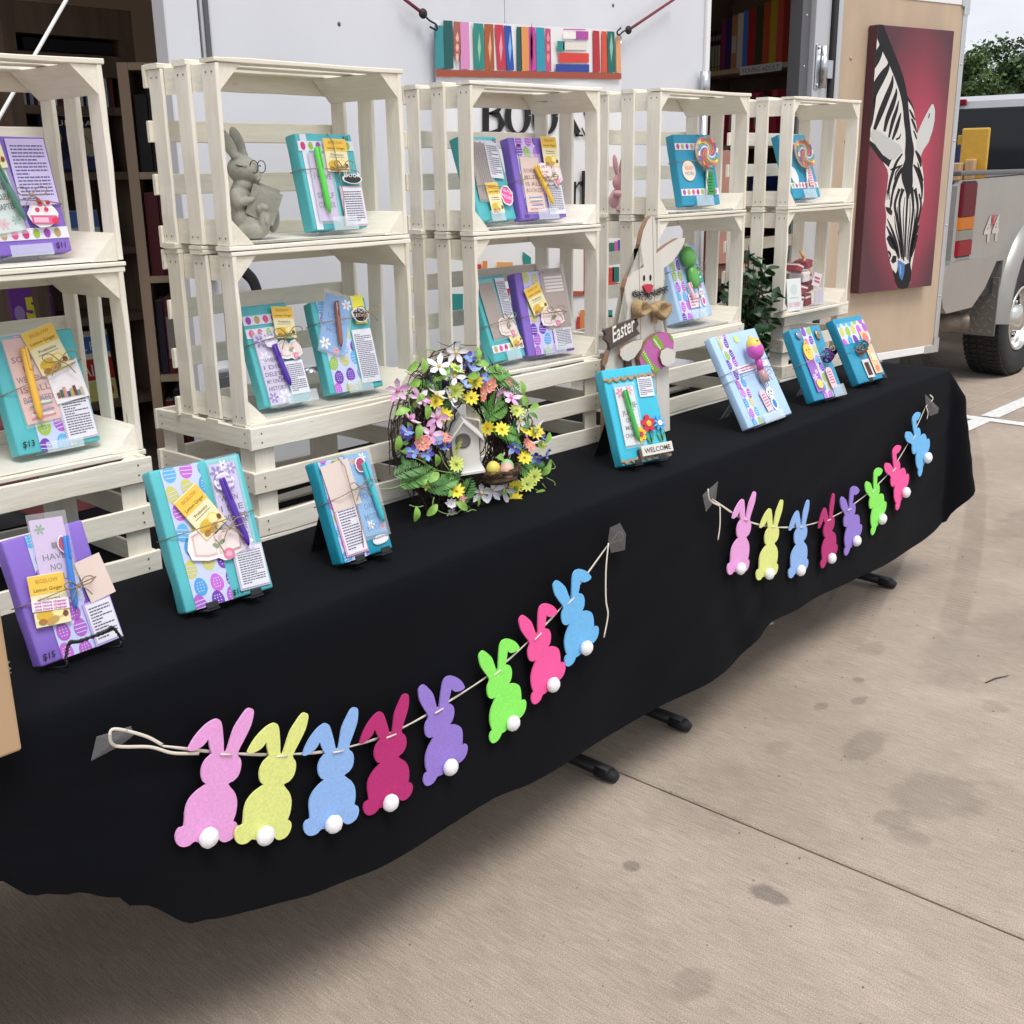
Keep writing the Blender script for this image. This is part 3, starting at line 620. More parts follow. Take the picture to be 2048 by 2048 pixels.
def make_crate(seed):
    rd = random.Random(seed); e = thing('slatted_crate', 'x', 'crate')
    j = lambda s=.0012: rd.uniform(-s, s); k = 0
    def slat(x0, x1, y0, y1, z0, z1, m):
        nonlocal k; k += 1
        b = rough_box(x0 + j(), x1 + j(), y0 + j(.0006), y1 + j(.0006), z0 + j(.0006), z1 + j(.0006), m, seed * 50 + k)
        # recentre so that each slat can be skewed a little
        return b.build('slat', e)
    for i, (a, c) in enumerate(YS):
        slat(-.003, W_ + .003, a + .0005 * i, c, H_ - .0085, H_ - .0006, m_cx); slat(-.003, W_ + .003, a + .0005 * i, c, .0006, .0085, m_cx)
        slat(.0, .0078, a, c, .0095, H_ - .0095, m_cz); slat(W_ - .0078, W_, a, c, .0095, H_ - .0095, m_cz)
    for i in range(4):
        z = .002 + i * .0923; slat(-.005 + j(.003), W_ + .005 + j(.003), D_ + .0012, D_ + .0088, z, z + .037, m_cx)
    nb = MB(); mn = mat('nail_head', (.10, .085, .07), .5)
    for a, c in YS:
        for q in ((a + c) / 2 - .009, (a + c) / 2 + .008):
            for z in (.022, H_ - .024):
                for x, sg in ((-.0012, -1), (W_ + .0012, 1)): nb.add([(x + .0004 * sg, q + .0019 * math.cos(i * 1.047), z + .0019 * math.sin(i * 1.047)) for i in range(6)], [list(range(6))], mn)
            for x in (.02, W_ - .022): nb.add([(x + .0019 * math.cos(i * 1.047), q, .0) for i in range(0)] or [(x + .0019 * math.cos(i * 1.047), q + .0019 * math.sin(i * 1.047), H_ + .0006) for i in range(6)], [list(range(6))], mn); nb.add([(x + .0019 * math.cos(i * 1.047), q + .0019 * math.sin(i * 1.047), -.0005) for i in range(6)], [list(range(6))], mn)
    nb.build('nail', e, kind='stuff')
    t = .044
    for sx, sz in ((0, 0), (1, 0), (1, 1), (0, 1)):
        x = .0085 if sx == 0 else W_ - .0085; z = .0095 if sz == 0 else H_ - .0095; dx = t if sx == 0 else -t; dz = t if sz == 0 else -t
        b = MB(); b.prism([(x, z), (x + dx, z), (x, z + dz)], .0035 + rd.uniform(0, .003), D_ - .001, m_cy)
        if rd.random() < .3 and sx == 0:                        # some fronts show bare end grain
            q = .0005; b.flat([(x + dx * .1, z + dz * .1), (x + dx * .85, z + dz * .1), (x + dx * .1, z + dz * .85)], .0028, m_raw)
        b.build('corner_post', e)
    return e
protos = [make_crate(s) for s in (11, 12, 13)]; used = [False] * 3
CELLS = {}
cols = [(-.16104, .20862, 0.0, -.00914, -.0117, -.0368), (.45602, .17855, R(.95), .0033, -.0028, -.0179), (1.10282, .21821, R(-1.43), -.0048, -.0318, -.0343), (1.77699, .2106, 0, .0054, .0019, -.0079), (2.4065, .18951, R(.49), .0052, .0737, .0321)]
who = ['cut off by the left edge of the photo', 'holding the stone rabbit', 'behind the flower wreath', 'beside the wooden Easter rabbit', 'next to the zebra painting']
bz = .2102
def place(i, loc, rot, label):
    p = protos[i % 3]
    if not used[i % 3]: e = p; used[i % 3] = True
    else: e = copy_tree(p)
    e['label'] = label; e['group'] = 'cream slatted crates on the table'; e.location = loc; e.rotation_euler = rot
    return e
n_ = 0
for k, (cx, cy, a, dz, bx_, by_) in enumerate(cols):
    z0 = ZT + .006
    # base: crate lying open side up; local (x, y, z) -> (x, z, D - y)
    bb = place(n_, (cx + bx_, cy + by_, z0 + bz + dz), (R(-90), 0, a), 'bottom crate lying open side up, stack ' + who[k]); n_ += 1
    zb = ZT + bz + dz
    for lv in (0, 1):
        ee = place(n_, (cx + random.uniform(-.003, .003) * lv, cy, zb + lv * H_ + .001), (0, 0, a + R(random.uniform(-.4, .4)) * lv), ('top' if lv else 'middle') + ' crate, open front, in the stack ' + who[k]); n_ += 1
        part('shelf_board', ee, lambda b: b.box(.0097, W_ - .0097, .0105, D_ - .001, .0098, .0138, m_board))
        CELLS[(k + 1, lv)] = (cx, cy, a, zb + lv * H_ + .0148)
def cell(k, lv, x, y):                      # a point on the shelf of crate (column, level)
    cx, cy, a, z = CELLS[(k, lv)]; return Vector((cx + x * math.cos(a) - y * math.sin(a), cy + x * math.sin(a) + y * math.cos(a), z))
# ------------------------------------------------------------------ inside the trailer: left doorway
m_dkw = mat('dark_stained_wood', (.15, .105, .075), .6, var=.3, vscale=18, stretch=(1, 1, .15)); m_tan = mat('pale_pine_case', (.42, .31, .21), .6, var=.12, vscale=20, stretch=(1, 1, .1))
HY = 2.05
def hp(px, py, y=HY): return aty(px, py, y)
hu = thing('book_hutch', 'dark wooden display hutch at the back of the trailer behind the leftmost crates', 'bookcase', (hp(140, 0).x, HY, TF))
def hl(px, py): p = hp(px, py); return p.x - hu.location.x, p.z - TF
xl = hl(22, 100)[0]; xr = hl(258, 100)[0]; zt = hl(140, 10)[1]
part('side_panel', hu, lambda b: b.box(xl - .02, xl + .02, 0, .3, 0, zt, m_dkw)); part('side_panel', hu, lambda b: b.box(xr - .02, xr + .02, 0, .3, 0, zt, m_dkw))
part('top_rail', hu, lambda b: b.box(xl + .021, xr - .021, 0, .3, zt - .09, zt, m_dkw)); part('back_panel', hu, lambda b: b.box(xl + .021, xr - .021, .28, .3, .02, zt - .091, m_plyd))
z1 = hl(140, 104)[1]
part('dark_pane', hu, lambda b: b.box(xl + .05, xr - .05, .02, .03, z1, zt - .1, mat('slate_pane', (.016, .018, .024), .3)))
part('rail', hu, lambda b: b.box(xl + .021, xr - .021, .0, .05, z1 - .07, z1 - .005, m_dkw))
SH = [hl(140, 212)[1], hl(140, 345)[1], hl(140, 500)[1], hl(140, 640)[1], hl(140, 815)[1]]
for z in SH: part('shelf', hu, lambda b: b.box(xl + .021, xr - .021, 0, .279, z - .025, z, m_dkw))
rd = random.Random(4)
SPC = ['#d8d6cf', '#1c2236', '#8fa0b4', '#57212e', '#c9c4b4', '#2a2f52', '#b3b6bd', '#4a1d36', '#dedbd2', '#37414d', '#7b2d33', '#c8d0d4', '#1d1d22', '#8d86a5', '#d9cfc0']
x = xl + .03; i = 0
def upright(name, x, y, z, w_, d_, h_, colr, label, cat, group, rotz=0, loc0=None, tilt=0, spine=None):
    e = thing(name, label, cat, (x, y, z), rotz, group)
    b = MB(); M_ = Matrix.Rotation(tilt, 4, 'Y'); b.box(.0008, w_ - .0008, .003, d_, 0.002, h_ - .002, pm('#cfc9b8'), M_); b.build('pages', e)
    b = MB(); b.box(0, w_, 0, .0025, 0, h_, colr, M_, bev=.0006); b.box(0, .0006, .0026, d_ + .003, 0, h_, colr, M_); b.box(w_ - .0006, w_, .0026, d_ + .003, 0, h_, colr, M_)
    if spine:
        for (a0, a1, cc) in spine: b.box(w_ * .12, w_ * .88, -.0009, -.0002, h_ * a0, h_ * a1, cc, M_)
    b.build('cover', e)
    return e
NUM = ['first', 'second', 'third', 'fourth', 'fifth', 'sixth', 'seventh', 'eighth', 'ninth', 'tenth', 'eleventh', 'twelfth', 'thirteenth', 'fourteenth', 'fifteenth', 'sixteenth', 'seventeenth', 'eighteenth', 'nineteenth', 'twentieth', 'twenty-first', 'twenty-second', 'twenty-third', 'twenty-fourth', 'twenty-fifth', 'twenty-sixth', 'twenty-seventh', 'twenty-eighth', 'twenty-ninth', 'thirtieth', 'thirty-first', 'thirty-second', 'thirty-third', 'thirty-fourth', 'thirty-fifth', 'thirty-sixth', 'thirty-seventh', 'thirty-eighth']
while x < xr - .06 and i < 34:
    w_ = rd.uniform(.007, .011); h_ = rd.uniform(.115, .145)
    if i > 30: h_ = .16
    upright('picture_book', hu.location.x + x, HY + .02, TF + SH[0], w_, .2, h_, pm(SPC[i % len(SPC)]), 'thin picture book, %s from the left in the dark hutch row' % NUM[i], 'book', 'thin picture books in the hutch'); x += w_ + rd.uniform(.001, .005); i += 1
def facing(name, label, x0, y0, x1, y1, z, dec, base, lean=.12, yy=.03):
    a = hl(x0, y0); c = hl(x1, y1); w_ = c[0] - a[0]; h_ = a[1] - c[1]
    e = thing(name, label, 'book', (hu.location.x + a[0], HY + yy, TF + z), 0, 'face out picture books in the hutch', lean)
    b = MB(); b.box(0, w_, 0, .012, 0, h_, base, bev=.001); dec(b, w_, h_); b.build('cover', e); return e
def d1(b, w_, h_):
    b.flat(rect(.05 * w_, .055 * w_ + .004, .05 * h_, .93 * h_), -.001, pm('#cfd2d4')); b.flat(rect(.93 * w_, .93 * w_ + .005, .05 * h_, .93 * h_), -.001, pm('#cfd2d4')); b.flat(rect(.05 * w_, .95 * w_, .93 * h_, .945 * h_), -.001, pm('#cfd2d4'))
    text(b, 'TUESDAY', .12 * w_, .77 * h_, .11 * h_ * 1.2, pm('#e2ddc6'), -.0015, width=.76 * w_); b.flat(ell(.68 * w_, .5 * h_, .2 * w_, .24 * h_), -.001, pm('#b0a88c')); b.flat(ell(.18 * w_, .58 * h_, .11 * w_, .14 * h_), -.002, mat('gold_sticker', (.62, .5, .16), .35, metal=.3))
    b.flat(stroke([(.68 * w_, .5 * h_), (.62 * w_, .62 * h_)], .01 * w_), -.0015, pm('#222222')); b.flat(stroke([(.68 * w_, .5 * h_), (.74 * w_, .47 * h_)], .01 * w_), -.0015, pm('#222222'))
    b.flat([(.1 * w_, .06 * h_), (.9 * w_, .06 * h_), (.9 * w_, .2 * h_), (.5 * w_, .3 * h_), (.1 * w_, .15 * h_)], -.0009, pm('#39406e'))
facing('picture_book', 'dark blue picture book with a round gold sticker, face out in the hutch', 88, 218, 240, 342, SH[1], d1, pm('#1c2740'))
def d2(b, w_, h_): text(b, 'VIA', .1 * w_, .45 * h_, .36 * h_, pm('#5d5a55'), -.001, bold=.04, width=.8 * w_)
facing('picture_book', 'white picture book with large grey capitals, face out below the blue one', 84, 372, 140, 492, SH[2], d2, pm('#d4d2cd'))
def d3(b, w_, h_):
    b.flat(rect(.02 * w_, .98 * w_, .55 * h_, .98 * h_), -.001, pm('#5a86c8')); b.flat(ell(.55 * w_, .6 * h_, .2 * w_, .09 * h_), -.0012, pm('#d7e0ea')); b.flat(ell(.4 * w_, .45 * h_, .12 * w_, .06 * h_), -.0012, pm('#3f74c4'))
    text(b, 'Little', .3 * w_, .2 * h_, .2 * h_, pm('#4a1f1f'), -.0015, bold=.02); text(b, 'Bugs', .3 * w_, .03 * h_, .2 * h_, pm('#27408a'), -.0015, bold=.02)
facing('picture_book', 'blue and white picture book about bugs, face out in the hutch', 146, 425, 216, 498, SH[2], d3, pm('#cfd5de'))
def d4(b, w_, h_):
    b.flat(rect(0, w_, .68 * h_, .92 * h_), -.001, pm('#3f6fb5')); b.flat(rect(0, w_, .3 * h_, .6 * h_), -.001, pm('#b8332c')); b.flat(rect(0, w_, 0, .27 * h_), -.001, pm('#d6d884'))
    text(b, 'BALL FOR', .06 * w_, .73 * h_, .17 * h_, pm('#f0efe8'), -.0015, width=.84 * w_); text(b, 'DAISY', .06 * w_, .36 * h_, .24 * h_, pm('#f0efe8'), -.0015, width=.8 * w_); b.flat(ell(.8 * w_, .14 * h_, .13 * w_, .09 * h_), -.0015, pm('#c23a30'))
facing('picture_book', 'picture book with blue and red title bands, low in the hutch', 142, 688, 248, 814, SH[4], d4, pm('#e8e0c8'))
def d5(b, w_, h_):
    text(b, '5-', .32 * w_, .15 * h_, .8 * h_, pm('#e5dc3a'), -.0015, bold=.05); b.flat(ell(.82 * w_, .3 * h_, .1 * w_, .16 * h_), -.001, pm('#a05a62')); b.flat(ell(.85 * w_, .75 * h_, .1 * w_, .12 * h_), -.001, pm('#d9c9e0')); b.flat(ell(.17 * w_, .3 * h_, .12 * w_, .22 * h_), -.001, pm('#a894c8'))
facing('picture_book', 'purple picture book with a yellow numeral, behind the leftmost crates', 27, 578, 122, 640, SH[3], d5, pm('#7a3f9c'))
# pine bookcase just inside the doorway, seen past the second stack
bc = thing('pine_bookcase', 'pale pine bookcase standing inside the left doorway edge', 'bookcase', (1.10, 1.62, TF), R(-36))
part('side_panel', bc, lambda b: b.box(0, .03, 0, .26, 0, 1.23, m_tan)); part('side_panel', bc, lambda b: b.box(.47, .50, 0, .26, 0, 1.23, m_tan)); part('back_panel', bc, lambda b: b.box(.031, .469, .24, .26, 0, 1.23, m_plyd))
rd = random.Random(8); cnt = 0
for k in range(5):
    zz = .03 + k * .30; part('shelf', bc, lambda b: b.box(.031, .469, 0, .239, zz - .02, zz, m_tan))
    if k == 4: break
    x = .035; c0 = cnt
    while x < .42:
        w_ = rd.uniform(.02, .04); cnt += 1
        hx = ['#4a0f16', '#141318', '#1a1a20', '#5c1420', '#101012', '#241a33'][rd.randint(0, 5)]
        v = bc.matrix_world @ Vector((x, .02, zz)) if False else Matrix.Translation(bc.location) @ Matrix.Rotation(R(-36), 4, 'Z') @ Vector((x, .02, zz + .001))
        upright('hardback_book', v.x, v.y, v.z, w_, .17, rd.uniform(.21, .255), pm(hx), '%s hardback, %s from the left on the %s shelf of the pine bookcase' % ({'#4a0f16': 'dark red', '#5c1420': 'red', '#241a33': 'purple'}.get(hx, 'black'), NUM[cnt - c0 - 1], ['lowest', 'second lowest', 'second highest', 'highest'][k]), 'book', 'dark hardbacks in the pine bookcase', R(-36), spine=[(.2, .75, pm('#8f8a80'))] if rd.random() < .25 else None); x += w_ + .002
b = MB(); r0, r1 = aty(137, -8, TW - .04), aty(-6, 243, TW - .04); dd = r1 - r0; b.tube([r0 - dd * ((2.3 - r0.z) / -dd.z), r1 + dd * ((r1.z - .52) / -dd.z)], .0042, mat('white_rod', (.75, .75, .73), .4), 8); b.build('prop_rod', label='thin white prop rod slanting across the left doorway', cat='rod')
b = MB(); q = hp(150, 1000, 1.9); b.box(-.45, .75, 1.35, 1.75, TF, TF + .34, mat('maroon_cloth', (.16, .045, .05), .8, var=.2, vscale=10, bump=.3, bscale=90), bev=.03); b.build('storage_box', label='maroon cloth covered box on the trailer floor behind the leftmost stack', cat='box')

# ------------------------------------------------------------------ inside the trailer: right doorway, case across the nose
ang = math.atan2(-.942, -.335)
nb_ = thing('nose_bookcase', 'tan built-in bookcase across the trailer nose, seen through the right doorway', 'bookcase', (4.45, 1.96, TF), ang)
LW = .93
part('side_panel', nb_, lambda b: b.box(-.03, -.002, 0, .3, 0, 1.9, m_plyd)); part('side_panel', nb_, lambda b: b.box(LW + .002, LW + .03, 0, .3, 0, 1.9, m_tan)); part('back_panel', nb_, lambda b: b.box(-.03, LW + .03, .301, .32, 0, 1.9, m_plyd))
YAc = ['#191713', '#1b1a16', '#181713', '#1d1b15', '#191815', '#1c1a14', '#20201a', '#7a1e50', '#2a1c60', '#b07a4a', '#c9c2bc', '#3d74c9', '#a01e1a', '#2f3d22', '#b2461c', '#b09324', '#c04a3a']
cnt = 0; zs = [1.366, 1.02, .67, .33, .03]
def nbw(x, y, z): return Matrix.Translation(nb_.location) @ Matrix.Rotation(ang, 4, 'Z') @ Vector((x, y, z))
rd = random.Random(21)
rows = [[(YAc[i], (.021 if i < 7 else rd.uniform(.03, .05)) * (1 if i < 12 else 1.15), .19 if i < 7 else .185 + .006 * i, i) for i in range(len(YAc))],
        [(c, rd.uniform(.02, .036), rd.uniform(.19, .24), i) for i, c in enumerate(['#1d2330', '#3d1418', '#5a1623', '#16161a', '#a89020', '#b56a4a', '#2d6fa0', '#8f2748', '#b02048', '#c42a4a', '#a81f3f', '#b82a55', '#8f1f3a', '#c23a50', '#96243c', '#1e2a44', '#a02a44', '#b33a55', '#7c1c30', '#2a3a5c', '#98283c', '#b0304a'])],
        [(c, rd.uniform(.012, .022), rd.uniform(.19, .26), i) for i, c in enumerate(['#202024', '#1b1b28', '#2a2f6a', '#3a4a9a', '#2f66a8', '#27345c', '#4a76b0', '#2c4f86', '#6f7f90', '#8a8a5a', '#33446a', '#1d2a4a', '#2b5a90', '#3c3c44', '#54688a', '#27408a'] * 2)],
        [(c, rd.uniform(.012, .03), rd.uniform(.2, .27), i) for i, c in enumerate(['#c9c6bd', '#222226', '#a9a28a', '#dedbd2', '#34343a', '#8a6a3a', '#bfbab0', '#1b1b20', '#b59a5a', '#d0ccc2', '#47474c', '#9a8f7a', '#dcd8cc', '#202026'] * 2)],
        [(c, rd.uniform(.015, .03), rd.uniform(.2, .25), i) for i, c in enumerate(['#222226', '#8a8680', '#3a2a24', '#5b5b60', '#a8a49a', '#1b1b20'] * 4)]]
cname = lambda h: (lambda r, g_, b_: 'near black' if max(r, g_, b_) < 60 else 'red' if r > 1.5 * max(g_, b_) else 'blue' if b_ > 1.25 * r else 'yellow' if r > 1.6 * b_ and g_ > .7 * r else 'green' if g_ > 1.1 * r and g_ > 1.1 * b_ else 'orange' if r > 1.6 * b_ else 'purple' if b_ > g_ * 1.4 else 'pale' if min(r, g_, b_) > 150 else 'grey')(*(int(h[i:i + 2], 16) for i in (1, 3, 5)))
rown = ['shelf marked YOUNG ADULT', 'second shelf', 'third shelf', 'fourth shelf', 'bottom shelf']
for k, z in enumerate(zs):
    sh = part('shelf', nb_, lambda b: b.box(-.001, LW + .001, 0, .3, z - .022, z, m_tan))
    if k == 0: part('shelf_label', sh, lambda b: (b.flat(rect(.45, .745, z - .034, z + .003), -.002, pm('#c9c8c8')), text(b, 'YOUNG ADULT', .465, z - .027, .03, pm('#4a4a50'), -.003, width=.265)))
    x = .1 if k == 0 else .02
    for hx, w_, h_, i in rows[k]:
        if x + w_ > LW - .005: break
        v = nbw(x, .03, z + .001); sp = [(.12, .62, pm('#8f8b7c')), (.74, .86, pm('#6f6d66')), (.02, .1, pm('#8c8a3c'))] if k == 0 and i < 7 else ([(.3, .62, pm('#b9b4a6'))] if rd.random() < .2 else None)
        upright('shelf_book', v.x, v.y, v.z, w_, .15, h_, pm(hx), '%s book, %s from left on the %s, nose bookcase' % (cname(hx), NUM[min(i, 37)], rown[k]), 'book', 'books on the %s' % rown[k], ang, spine=sp); x += w_ + .0015

# ------------------------------------------------------------------ banner on the trailer wall, held by bungee cords
bn = thing('bookshop_banner', 'white vinyl banner with drawn book spines hung on the trailer wall', 'banner', (0, TW - .02, 0))
bx0, bx1 = aty(868, 100, TW - .02).x, aty(1242, 100, TW - .02).x; BW = bx1 - bx0
bzt = aty(868, 40, TW - .02).z; sl = (aty(1242, 60, TW - .02).z - bzt) / BW; BH = 1.22
bn.location = (bx0, TW - .02, bzt); bn.rotation_euler = (0, -math.atan(sl), 0)
m_vin = mat('white_vinyl', (.82, .82, .82), .45, bump=.12, bscale=9)
def sheet(b):
    n, k = 24, 30; vs = [(BW * i / n, .004 * math.sin(i * .9) * math.sin(j * .4) * 0 + .003 * math.sin(i * .55 + j * .3), -BH * j / k) for j in range(k + 1) for i in range(n + 1)]
    b.add(vs, [(j * (n + 1) + i, (j + 1) * (n + 1) + i, (j + 1) * (n + 1) + i + 1, j * (n + 1) + i + 1) for j in range(k) for i in range(n)], m_vin, smooth=True)
part('vinyl_sheet', bn, sheet)
Z = zm(760, 0, .2795)
def bl(px, py): p = aty(px, py, TW - .026); M_ = (Matrix.Translation(bn.location) @ Matrix.Rotation(-math.atan(sl), 4, 'Y')).inverted(); q = M_ @ p; return q.x, q.z
def bz2(*pts): return [bl(*Z(a, c)) for a, c in pts]
PR = MB(); yb = -.0065
spines = [('#3a8f95', 388, 455, 180, 490), ('#1f5a58', 452, 522, 145, 495), ('#a8635a', 525, 575, 152, 400), ('#d98fc0', 570, 640, 155, 497), ('#2f8a80', 668, 742, 165, 500), ('#a85a38', 745, 815, 170, 505), ('#c43a50', 820, 905, 175, 500), ('#2c52a8', 885, 958, 182, 505), ('#1f5a58', 978, 1012, 190, 508), ('#e0965a', 1005, 1065, 190, 510), ('#c24a98', 1062, 1115, 192, 510), ('#2f98b0', 1115, 1180, 195, 512), ('#c0507a', 1180, 1222, 202, 513), ('#b8303a', 1522, 1572, 218, 518), ('#d8503a', 1585, 1622, 222, 518), ('#1f6a60', 1625, 1680, 223, 520), ('#e0a070', 1688, 1722, 265, 520)]
for hx, a, c, t_, u in spines:
    w2 = (c - a) * .36; o = [(a, t_), (a + w2 * 2.0, t_ + 4), (c + 2, u - 4), (c - w2 * 2.1, u)] if a in (820, 885) else [(a, t_), (a + (c - a) * .93, t_ + 4), (c + 4, u - 4), (a + (c - a) * .1, u)]
    PR.flat(bz2(*o), yb, pm(hx))
for a, hx in ((548, '#f0b8a0'), (782, '#e8b088'), (1080, '#8a2a70'), (925, '#8ab8e8'), (860, '#e8a0b0'), (705, '#9ac8a0'), (1198, '#e89090'), (1650, '#8ac0b0')):
    for zz in (.3, .5, .7) if a in (548, 1080, 1198) else (.5,):
        yy = 170 + 340 * zz; rr = 45 if a in (548, 1198) else 110; PR.flat(bz2((a - 9, yy), (a + 4, yy - rr), (a + 15, yy), (a + 4, yy + rr)), yb - .0006, pm(hx))
for hx, a, c, t_, u in (('#b050a0', 1400, 1490, 222, 282), ('#f2efe9', 1310, 1400, 228, 276), ('#2f8a88', 1268, 1320, 292, 366), ('#e4ddd4', 1310, 1480, 302, 356), ('#d8443a', 1280, 1494, 378, 446), ('#33479a', 1256, 1496, 458, 514), ('#c060a0', 1310, 1470, 205, 214)):
    PR.flat(bz2((a, t_), (c, t_ + 3), (c, u + 2), (a, u)), yb - .0003, pm(hx))
PR.flat(bz2((400, 498), (1725, 522), (1725, 568), (400, 548)), yb - .0009, pm('#a3523f'))
# lettering: heavy didone capitals, drawn stroke by stroke
K_ = pm('#16161a')
def zpt(a, c): return bl(*Z(a, c))
def L_(pts, ws): 
    p = [zpt(a, c) for a, c in pts]; s_ = (bl(*Z(1000, 800))[0] - bl(*Z(900, 800))[0]) / 100; ribbon(PR, p, [q * s_ for q in ws] if isinstance(ws, list) else ws * s_, yb - .0012, K_)
def ring(cx, cy, rx, ry, thick, thin):
    pts = [(cx + rx * math.cos(t * math.pi / 14), cy + ry * math.sin(t * math.pi / 14)) for t in range(29)]; L_(pts, [thin + (thick - thin) * abs(math.cos(t * math.pi / 14)) ** 1.5 for t in range(29)])
L_([(755, 690), (755, 950)], 44); L_([(720, 692), (800, 692)], 10); L_([(720, 948), (800, 948)], 10); L_([(775, 692), (840, 700), (862, 745), (840, 795), (775, 812)], [10, 22, 42, 22, 8]); L_([(775, 812), (850, 825), (872, 885), (845, 940), (775, 948)], [8, 26, 48, 26, 8])
ring(985, 825, 72, 128, 46, 8); ring(1180, 830, 72, 128, 46, 8)
L_([(1310, 700), (1310, 966)], 44); L_([(1330, 850), (1425, 705)], [8, 12]); L_([(1345, 815), (1375, 880), (1420, 960)], [20, 46, 40]); L_([(1290, 966), (1345, 966)], 9); L_([(1395, 968), (1450, 970)], 9)
L_([(1560, 745), (1545, 712), (1500, 700), (1460, 735), (1480, 800), (1530, 850), (1555, 915), (1520, 962), (1465, 965), (1440, 915)], [10, 14, 24, 40, 44, 44, 40, 24, 14, 10])
L_([(640, 1240), (690, 1480)], [44, 30]); L_([(690, 1480), (745, 1290)], [8, 8]); L_([(735, 1240), (790, 1480)], [44, 30]); L_([(790, 1480), (840, 1240)], [8, 8]); ring(925, 1400, 62, 105, 40, 8)
L_([(1385, 1300), (1380, 1482)], 40); L_([(1395, 1350), (1420, 1310), (1450, 1318)], [8, 14, 36]); L_([(1455, 1222), (1455, 1475)], 34); ring(1545, 1395, 52, 95, 36, 8); L_([(1600, 1215), (1600, 1485)], 34)
# lower part of the print: stacks of books, plant, clock, shelves
Z2 = zm(740, 480, .26915)
for hx, a, c, t_, u in (('#2f8a88', 590, 650, 265, 290), ('#9a4a9a', 655, 705, 258, 285), ('#c23a36', 795, 825, 180, 268), ('#d9884a', 835, 870, 155, 262), ('#e0a060', 940, 1060, 165, 225), ('#b04a8a', 915, 1070, 225, 250), ('#2f8a88', 590, 690, 400, 545), ('#b85a3a', 600, 800, 548, 575), ('#c23a3a', 930, 1035, 360, 420), ('#e4ddd4', 930, 1000, 368, 412), ('#c68a5a', 950, 1040, 430, 480), ('#8f4a3a', 960, 1190, 490, 515), ('#b8424a', 1585, 1605, 40, 400), ('#f2efe8', 1500, 1584, 60, 380), ('#b8503a', 1480, 1605, 370, 410), ('#c83a3a', 1535, 1560, 570, 700), ('#d98a4a', 1560, 1600, 520, 690), ('#d04a44', 1750, 1775, 30, 105), ('#1f6a60', 1775, 1815, 20, 100), ('#c25a98', 1815, 1840, 10, 95), ('#3a4a9a', 1840, 1862, 0, 90), ('#c83a3a', 1755, 1810, 205, 320), ('#1f6a60', 1800, 1850, 200, 310), ('#b85a3a', 1745, 1862, 320, 365), ('#2f8a88', 1745, 1800, 520, 600), ('#d98a4a', 1760, 1800, 560, 610), ('#1f5a58', 620, 670, 755, 830)):
    PR.flat([bl(*Z2(*q)) for q in ((a, t_), (c, t_), (c, u), (a, u))], yb - .0005 - .0002 * (hx in ('#e4ddd4', '#f2efe8')), pm(hx))
for o, hx in (([(1133, 85), (1195, 130), (1195, 200), (1165, 220), (1140, 160)], '#2a8a80'), ([(1315, 72), (1280, 130), (1285, 185), (1305, 160)], '#2a8a80')): PR.flat([bl(*Z2(*q)) for q in o], yb - .0005, pm(hx))
PR.flat([bl(*Z2(1470 + 62 * math.cos(t * .2), 215 + 105 * math.sin(t * .2))) for t in range(32)], yb - .0004, pm('#c25a88')); PR.flat([bl(*Z2(1470 + 54 * math.cos(t * .2), 215 + 96 * math.sin(t * .2))) for t in range(32)], yb - .0008, pm('#eeeef0'))
PR.flat([bl(*Z2(*q)) for q in ((1478, 215), (1500, 200), (1502, 206), (1482, 222))], yb - .001, K_)
PR.build('print', bn, kind='stuff')
for cx_ in (.018, BW - .018): part('eyelet', bn, lambda b: b.lathe([(.006, -.002), (.012, -.003), (.014, 0)], m_steel, 16, Matrix.Translation((cx_, -.006, -.03)) @ Matrix.Rotation(R(90), 4, 'X')))
m_cord = mat('red_black_bungee', (.30, .03, .06), .7, col2=(.04, .02, .025), vscale=420)
def bungee(label, far, near, eye):
    t = thing('bungee_cord', label, 'cord', aty(*near, TW - .03), group='bungee cords holding the banner'); o = t.location
    part('elastic', t, lambda b: b.tube([aty(*far, TW - .03) - o, aty(*near, TW - .03) - o], .005, m_cord, 8)); part('ferrule', t, lambda b: b.sphere((0, 0, 0), (.014, .01, .014), m_black, 10, 8))
    e = aty(*eye, TW - .035) - o; d_ = e.normalized(); q = Vector((d_.z, 0, -d_.x)) * .012
    part('hook', t, lambda b: b.tube(curve([Vector((0, 0, 0)), e * .5 + q * .3, e, e + d_ * .008 + q, e * .7 + q * 1.5], 5), .0028, m_black, 8))
bungee('red and black bungee cord at the upper left corner of the banner', (806, -4), (846, 27), (872, 49)); bungee('red and black bungee cord at the upper right corner of the banner', (1352, -4), (1257, 60), (1238, 70))

# ------------------------------------------------------------------ zebra painting on the open door
zb_ = thing('zebra_painting', 'tall canvas painting of a zebra head on red, hung on the open door', 'painting', (H0.x, H0.y, 0), -DA)
cs, sn = math.cos(DA), math.sin(DA); nrm = Vector((sn, cs, 0)); Pf = Vector((H0.x, H0.y, 0)) - nrm * .052
Z3 = zm(1660, 0, .2008)
def zl(a, c): p = atp(*Z3(a, c), Pf, nrm); v = p - Vector((H0.x, H0.y, 0)); return v.x * cs - v.y * sn, v.z
tlc, trc, brc, blc = zl(490, 235), zl(1253, 318), zl(998, 2851), zl(275, 2923)
zx0, zx1, zz0, zz1 = (tlc[0] + blc[0]) / 2, (trc[0] + brc[0]) / 2, (brc[1] + blc[1]) / 2, (tlc[1] + trc[1]) / 2
Mr = bpy.data.materials.new('red_painted_ground'); Mr.use_nodes = True; t_ = Mr.node_tree; bs = t_.nodes['Principled BSDF']; bs.inputs['Roughness'].default_value = .5
